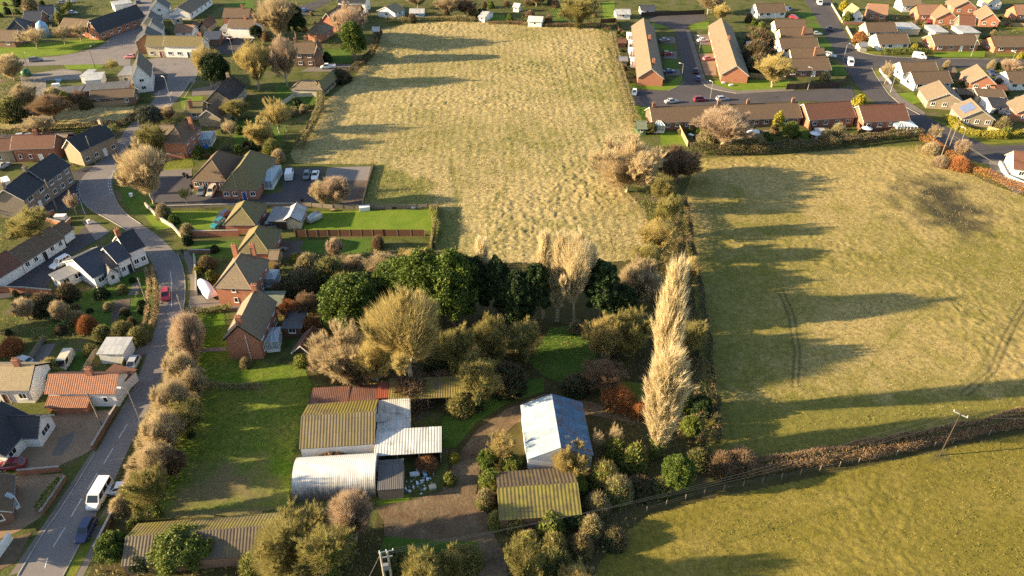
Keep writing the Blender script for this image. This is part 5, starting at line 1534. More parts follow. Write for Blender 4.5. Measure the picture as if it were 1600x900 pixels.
H.block((526, 22), (562, 22), 8, 3.0, 5.6, wall='brown_brick', rm='brown_tile', f=2, r=1, l=0, door=None)
H.block((480, 50), (503, 52), 9, 3.2, 6.0, roof='hip', wall='orange_brick', rm='tan_tile', f=0, r=1, l=0, door=None, chim=[(.7, .5)])
H = House('garage', 'hip roofed cream garage block beside the meadow hedge', 'garage')
H.block((455, 138), (502, 139), 6, 2.6, 4.4, roof='hip', wall='cream_render', rm='tan_tile', f=0, r=0, l=0, door=None)
H.block((490, 138), (503, 139), 16, 2.5, 4.2, ax='y', roof='hip', wall='cream_render', rm='moss_tile', f=0, r=0, l=0, door=None)
H = House('house', 'white house with large windows touching the top edge above the meadow trees')
H.block((528, 3), (570, 4), 8, 4.4, 6.4, wall='white_render', rm='slate', f=3, r=1, l=0, door=None)
H = House('bungalow', 'white bungalow with pale roof beside the top meadow hedge')
H.block((590, 16), (617, 20), 7, 2.6, 4.6, ax='y', wall='white_render', rm='pale_tile', f=1, r=1, l=0, door=None)

# sheds along the top of the meadow
for (a, b, d, wm, rm, lab) in [
    ((640, 20), (662, 20), 5, 'plastic_blue', 'grey_sheet', 'pale blue grey shed near the top left of the meadow'), ((748, 26), (757, 27), 9, 'white_render', 'grey_sheet', 'narrow white shed on the bright patch above the meadow'),
    ((825, 33), (846, 34), 7, 'white_render', 'white_sheet', 'square white shed among junk above the meadow'), ((802, 10), (810, 11), 3, 'white_render', 'grey_sheet', 'tiny white playhouse above the meadow'),
    ((963, 22), (985, 22), 7, 'white_render', 'grey_sheet', 'white double garage near the end of the meadow'), ((1002, 15), (1023, 15), 6, 'white_render', 'blue_slate', 'white chalet with grey roof and green doors above the turning head'),
    ((996, 200), (1010, 200), 5, 'green_paint', 'felt_green', 'small green garden shed beside the long terrace'), ((582, 48), (592, 48), 3, 'wood_grey', 'grey_sheet', 'little grey shed by the dark conifer'),
    ((1530, 150), (1571, 151), 7, 'cream_render', 'brown_tile', 'detached brown roofed garage below the estate bungalows'),
    ((1551, 166), (1579, 167), 8, 'white_render', 'slate', 'black roofed garage right of the solar panelled bungalow')]:
    H = House('garden_shed', lab, 'shed')
    H.block(a, b, d, 2.2, 3.3, wall=wm, rm=rm, f=1, r=0, l=0, door=None, ww=.8)

for (a, b, d, wm, rm, lab) in [
    ((1168, 70), (1178, 70), 3, 'wood_grey', 'grey_sheet', 'pale roofed shed behind the right terrace, upper of two'), ((1172, 96), (1182, 97), 3, 'white_render', 'grey_sheet', 'pale roofed shed behind the right terrace, lower of two'),
    ((966, 66), (978, 66), 3, 'wood_brown', 'redbrown_tile', 'red brown garden shed at the meadow side of the left terrace'), ((968, 94), (980, 94), 3, 'wood_grey', 'felt_grey', 'grey garden shed at the meadow side of the left terrace'),
    ((1212, 70), (1220, 70), 4, 'cream_render', 'pale_tile', 'small pale shed beside the fourth bungalow of the row'), ((1345, 72), (1356, 72), 4, 'cream_render', 'felt_grey', 'pale flat shed at the corner bungalow gable'),
    ((1484, 112), (1494, 112), 4, 'wood_grey', 'tan_tile', 'tan shed between the first bungalow below the street and its neighbour'), ((1500, 146), (1520, 147), 5, 'wood_dark', 'brown_tile', 'low brown shed roof behind the bungalow with sunny lawn'),
    ((1560, 140), (1574, 140), 4, 'wood_brown', 'redbrown_tile', 'red brown shed below the brick gabled bungalow'), ((1276, 208), (1288, 208), 3, 'white_render', 'grey_sheet', 'small white shed behind the left red brown pair'),
    ((1150, 206), (1160, 206), 2.5, 'wood_tan', 'tan_tile', 'tan garden shed behind the middle of the longest terrace'), ((1100, 215), (1108, 215), 2.5, 'wood_brown', 'felt_grey', 'brown garden shed left of the wide pinkish tree'),
    ((420, 404), (432, 404), 4, 'wood_tan', 'tan_tile', 'tan shed at the right of the bright red house'), ((40, 176), (52, 176), 4, 'wood_dark', 'dark_sheet', 'dark shed among scrub above the small meadow'),
    ((300, 40), (310, 40), 5, 'wood_brown', 'brown_tile', 'small brown shed behind the salmon roofed shed'), ((420, 176), (428, 176), 3, 'wood_grey', 'grey_sheet', 'pale shed roof in the garden with the vase shaped tree')]:
    H = House('garden_shed', lab, 'shed')
    H.block(a, b, d, 2.1, 2.9, wall=wm, rm=rm, f=1, r=0, l=0, door=None, ww=.7, gutter=False)

# ================================================================== ESTATE, upper right
H = House('terrace_house', 'left terrace of the cul-de-sac with white conservatories behind it', 'terrace')
H.block((997, 120), (1035, 119), (988, 40), 2.9, 5.9, ax='y', wall='orange_brick', rm='tan_tile', f=0, r=5, l=4, door=None, chim=[(.62, .1), (.62, .55)])
for px in (96, 80, 68, 56): H.conservatory((982 + (px - 56) * .12, px), (990 + (px - 56) * .14, px), 5, 2.2, 2.7, 'plastic_white')
H = House('terrace_house', 'right terrace of the cul-de-sac with plain brick gable over the green', 'terrace')
H.block((1128, 115), (1168, 115), (1108, 40), 2.9, 5.9, ax='y', wall='orange_brick', rm='tan_tile', f=0, r=6, l=6, door=None, chim=[(.5, .5)])
H = House('terrace_house', 'longest dark roofed terrace backing onto the pasture hedge', 'terrace')
H.block((1021, 190), (1252, 182), 9, 2.8, 5.4, wall='brown_brick', rm='brown_tile', f=15, r=0, l=0, door=None, chim=[(.02, .5), (.46, .5), (.66, .5), (.97, .5)])
H.conservatory((1023, 196), (1039, 196), 4, 2.3, 3.0)
H = House('terrace_house', 'red brown roofed pair of houses, left of two, with sunlit cream gable', 'house')
H.block((1266, 186), (1336, 181), 9, 3.0, 5.9, wall='red_brick', rm='redbrown_tile', f=4, r=0, l=0, door=None)
H = House('terrace_house', 'red brown roofed pair of houses, right of two, ending at the street', 'house')
H.block((1351, 189), (1420, 186), 9, 3.0, 5.9, wall='red_brick', rm='redbrown_tile', f=4, r=0, l=0, door=None)
H.conservatory((1403, 198), (1434, 198), 5, 2.2, 2.5)
for (a, b, d, wl, rm, lab, ch) in [
    ((1185, 19), (1228, 18), 8, 'white_render', 'brown_tile', 'bungalow with white porch block, topmost of the row facing the estate road', 0),
    ((1214, 44), (1260, 44), 8, 'cream_render', 'brown_tile', 'bungalow second from top in the row facing the estate road, no chimney breast', 0),
    ((1222, 58), (1271, 58), 8, 'cream_render', 'brown_tile', 'bungalow with tall brick chimney, third from top of the estate road row', 1),
    ((1222, 75), (1279, 74), 8, 'white_render', 'brown_tile', 'bungalow with striped white front windows, fourth in the estate road row', 0),
    ((1239, 91), (1290, 91), 8, 'cream_render', 'brown_tile', 'bungalow with pale patio and brick chimney behind the golden street tree', 1),
    ((1232, 109), (1298, 108), 9, 'brown_brick', 'brown_tile', 'widest bungalow of the row, with small hipped porch, next to the golden street tree', 0),
    ((1357, 49), (1401, 48), 7, 'cream_render', 'brown_tile', 'small brown bungalow with pale gable near the brick garden walls', 0),
    ((1375, 68), (1421, 67), 8, 'white_render', 'brown_tile', 'corner bungalow with white gable and white bay behind the clipped hedge', 0),
    ((1462, 70), (1529, 69), 9, 'orange_brick', 'brown_tile', 'long brick bungalow with four white windows behind the street lawn', 0),
    ((1556, 72), (1640, 72), 9, 'orange_brick', 'brown_tile', 'brown roofed bungalow cut by the right edge above the side street', 0),
    ((1413, 114), (1466, 113), 8, 'white_render', 'brown_tile', 'brown bungalow with white gable directly below the side street van', 0),
    ((1431, 130), (1487, 128), 8, 'white_render', 'brown_tile', 'brown bungalow second below the side street, white gable end', 0),
    ((1580, 129), (1640, 128), 8, 'white_render', 'brown_tile', 'brown roofed bungalow at the right edge below the side street', 0)]:
    H = House('bungalow', lab, 'bungalow', 'estate bungalows')
    H.block(a, b, d, 2.6, 5.0, wall=wl, rm=rm, f=3, r=1, l=1, door='f', ww=1.6, chim=[(.68, .12)] if ch else [])
H = House('bungalow', 'bungalow turned gable end to the street with sunny lawn beside it', 'bungalow', 'estate bungalows')
H.block((1451, 156), (1497, 153), (1437, 137), 2.7, 5.3, ax='y', wall='buff_brick', rm='tan_tile', f=3, r=0, l=2, door=None)
H = House('bungalow', 'gabled bungalow carrying a big solar panel array', 'bungalow', 'estate bungalows')
H.block((1504, 183), (1552, 184), (1488, 166), 2.7, 5.3, ax='y', wall='buff_brick', rm='tan_tile', f=3, r=0, l=2, door=None)
k = (H.hr - H.he) / (H.L / 2)
sp = MB(); z = lambda x: H.he + k * x + .12
sp.slab([H.P(H.L * .1, H.d * .75, z(H.L * .1)), H.P(H.L * .1, H.d * .2, z(H.L * .1)), H.P(H.L * .42, H.d * .2, z(H.L * .42)), H.P(H.L * .42, H.d * .75, z(H.L * .42))], .06)
sp.build('solar_panel', 'solar_glass', H.root)
H = House('bungalow', 'brick gabled bungalow with tan roof below the side street, dark car beside it', 'bungalow', 'estate bungalows')
H.block((1517, 128), (1553, 128), (1503, 112), 2.7, 5.4, ax='y', wall='orange_brick', rm='tan_tile', f=2, r=0, l=2, door=None)
for (a, b, d, ax, rt, wl, rm, lab) in [
    ((1330, 24), (1349, 24), 8, 'y', 'gable', 'white_render', 'pale_tile', 'narrow white gabled house facing the top of the estate road'),
    ((1357, 20), (1386, 22), 8, 'x', 'gable', 'orange_brick', 'orange_tile', 'salmon roofed house right of the narrow white gabled house'),
    ((1437, 22), (1470, 22), 8, 'x', 'gable', 'orange_brick', 'orange_tile', 'orange roofed house left of the brick gabled one at the top right'),
    ((1463, 28), (1498, 29), 10, 'y', 'gable', 'orange_brick', 'orange_tile', 'orange roofed house with sunlit brick gable facing the estate'),
    ((1412, 8), (1440, 8), 8, 'x', 'gable', 'white_render', 'tan_tile', 'tan roofed house with white end at the top edge right of centre'),
    ((1492, 11), (1526, 12), 10, 'y', 'gable', 'orange_brick', 'tan_tile', 'wide tan roofed house at the top right'),
    ((1533, 30), (1562, 32), 12, 'y', 'gable', 'orange_brick', 'orange_tile', 'large tan roofed house with dark right slope over the lit lawn'),
    ((1500, 38), (1523, 39), 6, 'x', 'gable', 'red_brick', 'redbrown_tile', 'small red brown garage roof behind the long brick bungalow'),
    ((1590, 22), (1625, 22), 8, 'x', 'gable', 'orange_brick', 'orange_tile', 'orange roofed house at the top right corner'),
    ((1545, 4), (1566, 4), 8, 'y', 'gable', 'white_render', 'pale_tile', 'white fronted house near the top right corner'),
    ((1590, 175), (1640, 178), 8, 'y', 'gable', 'orange_brick', 'tan_tile', 'tan roofed bungalow corner at the right edge under the garages'),
    ((1586, 262), (1640, 268), 8, 'x', 'gable', 'white_render', 'redbrown_tile', 'white walled house corner at the right edge by the pasture')]:
    H = House('house', lab, 'house', 'estate houses')
    H.block(a, b, d, 2.9, 5.7, ax=ax, roof=rt, wall=wl, rm=rm, f=2, r=1, l=1, door=None)
H = House('garage', 'pale flat roofed garage block behind the corner bungalow', 'garage')
H.block((1405, 45), (1438, 45), 8, 2.4, 2.6, roof='flat', wall='cream_render', rm='grey_sheet', f=0, r=0, l=0, door=None)
H = House('garage', 'pair of pale flat garage roofs behind the long brick bungalow', 'garage')
H.block((1462, 50), (1482, 50), 9, 2.4, 2.6, roof='flat', wall='cream_render', rm='grey_sheet', f=0, r=0, l=0, door=None)
H.block((1505, 51), (1532, 51), 9, 2.4, 2.6, roof='flat', wall='cream_render', rm='grey_sheet', f=0, r=0, l=0, door=None)

# ================================================================== TREES
BG = 'leafless trees'
for key, mat, u, vb, vt, w, lab, iv in [
    # roadside, left
    ('bare_b', 'twig_tan', 224, 318, 222, 78, 'largest pale bare tree overhanging the road between hall car park and bend', 'leaf_ivy'),
    ('ivy_a', 'twig_olive', 236, 246, 196, 58, 'olive bushy tree behind the pale bare tree at the road bend', 'leaf_olive'),
    ('feather', 'twig_pink', 294, 566, 490, 44, 'tall pink bare tree at the top of the roadside tree belt', 'leaf_ivy'),
    ('feather', 'twig_tan', 282, 614, 552, 48, 'tan bare tree second from the top of the roadside belt', 'leaf_ivy'),
    ('bare_a', 'twig_tan', 300, 630, 574, 44, 'brown tree on the paddock side of the roadside belt', 'leaf_olive'),
    ('feather', 'twig_tan', 268, 662, 594, 56, 'tan bare tree leaning over the road opposite the orange roofed cottage', 'leaf_ivy'),
    ('ivy_a', 'twig_olive', 288, 682, 624, 54, 'shaded olive tree behind the tan tree in the roadside belt', 'leaf_dark'),
    ('feather', 'twig_tan', 252, 708, 642, 60, 'tan bare tree opposite the gravel yard entrance', 'leaf_ivy'),
    ('bare_a', 'twig_tan', 238, 750, 690, 66, 'broad brown bare tree above the silver car on the verge', 'leaf_ivy'),
    ('bare_a', 'twig_brown', 268, 748, 702, 50, 'low dark brown tree beside the bare soil of the paddock', 'leaf_dark'),
    ('ivy_a', 'twig_olive', 230, 806, 730, 70, 'ivy covered many stemmed tree beside the white minibus', 'leaf_ivy'),
    ('small_bare', 'twig_pink', 112, 336, 300, 26, 'small pink bare tree in front of the stone house', 'leaf_ivy'),
    ('ivy_a', 'twig_olive', 44, 380, 326, 78, 'round olive green tree between stone house and white range', 'leaf_olive'),
    ('feather', 'twig_tan', 36, 500, 466, 28, 'slim tan bare tree in the garden left of the rockery', 'leaf_ivy'),
    ('feather', 'twig_tan', 92, 506, 470, 26, 'small tan bare tree on the garden lawn of the white house', 'leaf_ivy'),
    # hall and gardens
    ('small_bare', 'twig_olive', 288, 318, 292, 22, 'small roundish tree on the verge of the hall car park', 'leaf_ivy'),
    ('vase', 'twig_gold', 431, 208, 152, 44, 'vase shaped bare tree in the garden beside the meadow hedge', 'leaf_ivy'),
    ('round', 'twig_gold', 403, 232, 184, 46, 'dense golden bare tree below the vase shaped tree', 'leaf_ivy'),
    ('bare_c', 'twig_olive', 366, 190, 156, 46, 'greyish olive tree at the gable of the cream boarded house', 'leaf_olive'),
    ('small_bare', 'twig_tan', 358, 218, 186, 28, 'little tan tree on the lawn right of the conservatory', 'leaf_ivy'),
    ('feather', 'twig_pink', 524, 322, 276, 46, 'row of pink and orange stems on the soil plot below the court', 'leaf_ivy'),
    ('feather', 'twig_tan', 500, 322, 284, 30, 'tan bare shrubby tree at the corner of the hall car park', 'leaf_ivy'),
    ('bare_b', 'twig_tan', 432, 68, -8, 58, 'tall birch like tree left of the dark evergreen at the top', 'leaf_ivy'),
    ('bare_b', 'twig_gold', 396, 140, 64, 54, 'golden bare tree left of two in front of the three chimney house', 'leaf_ivy'),
    ('bare_a', 'twig_pink', 442, 136, 58, 48, 'pinkish bare tree right of two in front of the three chimney house', 'leaf_ivy'),
    ('bare_a', 'twig_gold', 322, 138, 72, 44, 'golden bare tree beside the dark evergreen at the road fork', 'leaf_ivy'),
    ('bare_b', 'twig_pink', 545, 74, 8, 58, 'large pink bare tree right behind the tall oval conifer', 'leaf_ivy'),
    ('small_bare', 'twig_tan', 52, 76, 42, 46, 'round headed verge tree with thick trunk, left of three', 'leaf_ivy'),
    ('small_bare', 'twig_tan', 96, 70, 38, 30, 'round headed verge tree in the middle of three', 'leaf_ivy'),
    ('small_bare', 'twig_tan', 122, 64, 36, 32, 'round headed verge tree, right of three, before the long brown roof', 'leaf_ivy'),
    ('small_bare', 'twig_olive', 175, 112, 92, 24, 'little lollipop tree by the pub forecourt', 'leaf_ivy'),
    ('feather', 'twig_tan', 14, 126, 86, 40, 'tan bare tree at the left edge below the main road', 'leaf_ivy'),
    ('bare_c', 'twig_tan', 38, 176, 132, 40, 'tall greyish bare tree at the left end of the small meadow', 'leaf_ivy'),
    ('bare_c', 'twig_brown', 78, 192, 148, 56, 'brown bare tree standing in the small meadow edge', 'leaf_ivy'),
    ('bare_a', 'twig_tan', 60, 216, 180, 48, 'leaning tan tree above the red brick cottage row', 'leaf_ivy'),
    ('small_bare', 'twig_brown', 120, 170, 138, 30, 'small brown tree in front of the black flat roofs', 'leaf_olive'),
    ('feather', 'twig_tan', 262, 188, 166, 22, 'tan clipped tree on the corner by the brick hip roofed house', 'leaf_ivy'),
    # top edge
    ('ivy_a', 'twig_olive', 905, 44, -4, 62, 'big olive tree at the top right corner of the meadow', 'leaf_olive'),
    ('bare_a', 'twig_tan', 700, 28, -6, 40, 'tan tree above the pale blue grey shed at the meadow top', 'leaf_ivy'),
    ('bare_a', 'twig_brown', 726, 26, -2, 34, 'dark brown tree left of the narrow white shed', 'leaf_ivy'),
    ('bare_a', 'twig_tan', 838, 10, -14, 40, 'tan tree cut by the top edge above the white junk shed', 'leaf_ivy'),
    ('bare_a', 'twig_tan', 1108, 22, -14, 44, 'tan tree at the turning head by the top edge', 'leaf_ivy'),
    ('bare_b', 'twig_gold', 1128, 36, 6, 30, 'golden tree behind the right terrace of the cul-de-sac', 'leaf_ivy'),
    ('bare_a', 'twig_tan', 652, 14, -12, 36, 'tan tree at the top edge left of the meadow sheds', 'leaf_ivy'),
    # estate
    ('bare_b', 'twig_gold', 1212, 136, 84, 56, 'golden street tree on the green by the black fence', 'leaf_ivy'),
    ('bare_b', 'twig_pink', 1132, 232, 166, 84, 'wide pinkish bare tree behind the longest terrace', 'leaf_ivy'),
    ('bare_a', 'twig_pink', 1580, 118, 92, 34, 'pink bare tree on the side street at the right edge', 'leaf_ivy'),
    ('small_bare', 'twig_tan', 1388, 132, 96, 26, 'tan garden tree at the corner of the estate road', 'leaf_ivy'),
    ('small_bare', 'twig_tan', 1462, 222, 194, 22, 'tan bare tree at the end of the pasture hedge by the white extension', 'leaf_ivy'),
    ('feather', 'twig_pink', 1504, 248, 218, 24, 'pink bare shrubby tree beside the leaning power poles', 'leaf_ivy'),
    # middle belt
    ('round', 'twig_tan', 984, 300, 214, 108, 'huge round tan tree at the corner of meadow and pasture', 'leaf_ivy'),
    ('round', 'twig_brown', 1060, 282, 228, 72, 'dark brown rounded tree right of the huge tan tree', 'leaf_ivy'),
    ('ivy_a', 'twig_olive', 1036, 334, 274, 46, 'olive tree in the hedge line just below the dark brown tree', 'leaf_olive'),
    ('ivy_a', 'twig_olive', 1042, 372, 306, 46, 'yellowish olive tree halfway along the hedge line between the fields', 'leaf_ivy'),
    ('bare_a', 'twig_gold', 1030, 410, 340, 58, 'golden olive tree in the hedge line above the two tall poplars', 'leaf_ivy'),
    ('bare_a', 'twig_olive', 1010, 440, 380, 52, 'olive scrubby tree at the lower right meadow corner', 'leaf_ivy'),
    ('round', 'twig_tan', 1002, 470, 404, 66, 'soft tan round tree left of the tall poplar tips', 'leaf_ivy'),
    ('bare_a', 'twig_gold', 1080, 450, 400, 36, 'golden tree on the pasture side of the tall poplar tips', 'leaf_ivy'),
    ('ivy_a', 'twig_olive', 1080, 566, 500, 54, 'olive tree in the shade right of the rear tall poplar', 'leaf_olive'),
    ('round', 'twig_gold', 944, 556, 490, 62, 'round golden tree above the track end, left of two', 'leaf_ivy'),
    ('round', 'twig_olive', 986, 556, 482, 66, 'round olive gold tree above the track end, right of two', 'leaf_ivy'),
    ('round', 'twig_tan', 530, 598, 508, 98, 'big pale pinkish tree behind the rust red roof', 'leaf_ivy'),
    ('bare_c', 'twig_gold', 634, 612, 452, 124, 'largest golden tree rising behind the barn roofs', 'leaf_ivy'),
    ('bare_c', 'twig_gold', 584, 610, 524, 62, 'golden tree between the pale tree and the largest golden tree', 'leaf_ivy'),
    ('ivy_a', 'twig_brown', 556, 616, 556, 48, 'dark ivy tree low down behind the rust red roof', 'leaf_dark'),
    ('ivy_a', 'twig_olive', 712, 584, 510, 76, 'olive tree right of the largest golden tree', 'leaf_olive'),
    ('ivy_a', 'twig_olive', 766, 566, 496, 70, 'olive tree with tan top in the shaded belt, middle of three', 'leaf_olive'),
    ('ivy_a', 'twig_olive', 818, 560, 502, 64, 'olive tree at the right end of the shaded belt', 'leaf_olive'),
    ('ivy_a', 'twig_olive', 748, 640, 556, 84, 'dark olive tree beside the yellow mossy open shed', 'leaf_dark'),
    ('bare_a', 'twig_brown', 946, 610, 560, 74, 'brown twiggy thicket tree left of the rear tall poplar', 'leaf_ivy'),
    ('bare_a', 'twig_tan', 600, 436, 392, 62, 'tan tree left of the dark evergreen bank', 'leaf_ivy'),
    ('bare_b', 'twig_gold', 645, 428, 386, 56, 'greenish gold tree at the back of the evergreen bank', 'leaf_ivy'),
    ('bare_a', 'twig_tan', 552, 424, 396, 40, 'tan shrubby tree at the end of the small rear garden', 'leaf_ivy'),
    ('feather', 'twig_pink', 522, 404, 372, 26, 'pinkish bare tree standing on the small rear lawn', 'leaf_ivy'),
    ('small_bare', 'twig_red', 450, 500, 466, 40, 'orange red bush tree beside the green garage roof', 'leaf_beech'),
    ('bare_a', 'twig_brown', 478, 492, 456, 44, 'brown bare tree next to the orange red bush', 'leaf_ivy'),
    # farm yard
    ('vase', 'twig_gold', 784, 718, 676, 46, 'small vase shaped bare tree left of the tin barn', 'leaf_ivy'),
    ('round', 'twig_gold', 892, 740, 690, 60, 'golden rounded tree at the corner of the tin barn', 'leaf_ivy'),
    ('feather', 'twig_pink', 548, 842, 768, 66, 'pink bare tree in front of the arched hut', 'leaf_ivy'),
    ('round', 'twig_olive', 452, 884, 800, 124, 'wide olive tan tree at the bottom left of centre', 'leaf_ivy'),
    ('ivy_a', 'twig_olive', 510, 900, 818, 92, 'green gold ivy tree below the pink tree by the hut', 'leaf_ivy'),
    ('bare_a', 'twig_gold', 905, 936, 882, 64, 'golden tree top cut by the bottom edge', 'leaf_ivy'),
    ('ivy_a', 'twig_olive', 660, 930, 862, 70, 'dark olive tree at the bottom edge right of the twin pole', 'leaf_olive'),
    ('ivy_a', 'twig_olive', 704, 912, 858, 50, 'small olive tree at the bottom edge left of the farm track', 'leaf_ivy'),
    ('ivy_a', 'twig_olive', 818, 920, 842, 64, 'ivy green tree right of the farm track at the bottom edge', 'leaf_ivy'),
    ('small_bare', 'twig_tan', 962, 700, 664, 28, 'small tan bare tree in shade between tin barn and poplars', 'leaf_ivy'),
    ('small_bare', 'twig_tan', 934, 706, 672, 24, 'thin bare tree at the shaded end of the tin barn', 'leaf_ivy'),
]:
    T('bare_tree' if key != 'ivy_a' else 'ivy_clad_tree', key, mat, u, vb, vt, w, lab, 'tree', BG, iv, 'pale_bark' if mat in ('twig_gold', 'twig_tan', 'twig_pink') else 'bark')
for key, u, vb, vt, w, lab in [
    ('poplar_b', 1040, 712, 548, 58, 'nearer and broader of the two tall sunlit poplars beside the pasture'),
    ('poplar_a', 1044, 652, 414, 40, 'farther and taller of the two tall sunlit poplars beside the pasture'),
    ('poplar_slim', 754, 494, 372, 26, 'slim lone poplar standing against the dark evergreen bank'),
    ('poplar_slim', 850, 498, 362, 24, 'slim poplar at the left of the three by the dark columns'),
    ('poplar_slim', 874, 502, 366, 28, 'slim poplar in the middle of the three by the dark columns'),
    ('bare_c', 900, 508, 364, 66, 'widest spreading poplar with ivy trunk, right of the three by the dark columns')]:
    T('poplar_tree', key, 'twig_poplar', u, vb, vt, w, lab, 'tree', 'bare poplars', 'leaf_ivy', 'pale_bark')
for key, mat, u, vb, vt, w, lab in [
    ('ever_a', 'leaf_ever', 546, 512, 428, 96, 'round bright evergreen at the left end of the evergreen bank'),
    ('ever_b', 'leaf_ever', 624, 486, 402, 84, 'evergreen with sunlit left side in the evergreen bank'),
    ('ever_a', 'leaf_ever', 664, 506, 392, 92, 'tallest sunlit evergreen in the middle of the bank'),
    ('ever_b', 'leaf_ever', 706, 512, 392, 88, 'evergreen at the right shoulder of the sunlit bank'),
    ('ever_col', 'leaf_dark', 738, 506, 398, 48, 'dark columnar evergreen left of the slim lone poplar'),
    ('ever_col', 'leaf_dark', 776, 506, 398, 44, 'dark columnar evergreen right of the slim lone poplar'),
    ('ever_b', 'leaf_dark', 806, 516, 422, 58, 'dark shaded evergreen midway between the slim poplars'),
    ('ever_col', 'leaf_dark', 836, 514, 408, 48, 'dark columnar evergreen touching the left slim poplar'),
    ('ever_col', 'leaf_dark', 942, 514, 404, 56, 'tall dark columnar evergreen right of the spreading poplar'),
    ('ever_a', 'leaf_dark', 968, 512, 442, 58, 'dark low evergreen with feathery edge beside the soft tan tree'),
    ('ever_oval', 'leaf_ever', 551, 96, 32, 46, 'tall oval conifer at the corner of the meadow'),
    ('ever_a', 'leaf_dark', 336, 140, 84, 44, 'dark evergreen at the road fork above the black roofed house'),
    ('ever_b', 'leaf_dark', 458, 62, 8, 36, 'dark evergreen behind the birch like tree'),
    ('ever_a', 'leaf_grey', 233, 200, 164, 38, 'round grey green bush tree at the bend of the upper road'),
    ('ever_col', 'leaf_yellow', 102, 174, 142, 16, 'yellow green conifer in front of the black flat roofs'),
    ('conifer', 'leaf_yellow', 1217, 208, 172, 24, 'pointed yellow green conifer behind the longest terrace'),
    ('ever_a', 'leaf_ivy', 1236, 216, 190, 24, 'yellow green round shrub tree near the pointed conifer'),
    ('ever_b', 'leaf_ever', 1060, 764, 712, 48, 'bright green holly below the tall poplars by the field edge'),
    ('ever_a', 'leaf_olive', 1016, 208, 192, 22, 'dark green bush at the meadow corner of the longest terrace'),
    ('ever_b', 'leaf_dark', 36, 14, -10, 30, 'dark evergreen at the upper left among the bungalows'),
    ('ever_b', 'leaf_dark', 400, 62, 40, 20, 'dark evergreen at the end of the blank white wall'),
]: T('evergreen_tree', key, mat, u, vb, vt, w, lab, 'tree', 'evergreen trees')

# trees and a house row just beyond the left edge, whose long shadows lie across the road and yards
for u, v, h, w, key in [(-60, 520, 8, 7, 'bare_a'), (-90, 760, 9, 8, 'bare_a'), (-70, 860, 8, 7, 'bare_b'), (-60, 330, 9, 8, 'bare_b'), (-40, 470, 7, 6, 'bare_a')]:
    plant('bare_tree', key, G(u, v), w / 2, h, 'bare tree beyond the left edge of the picture', 'tree', 'trees beyond the left edge', 'twig_tan')

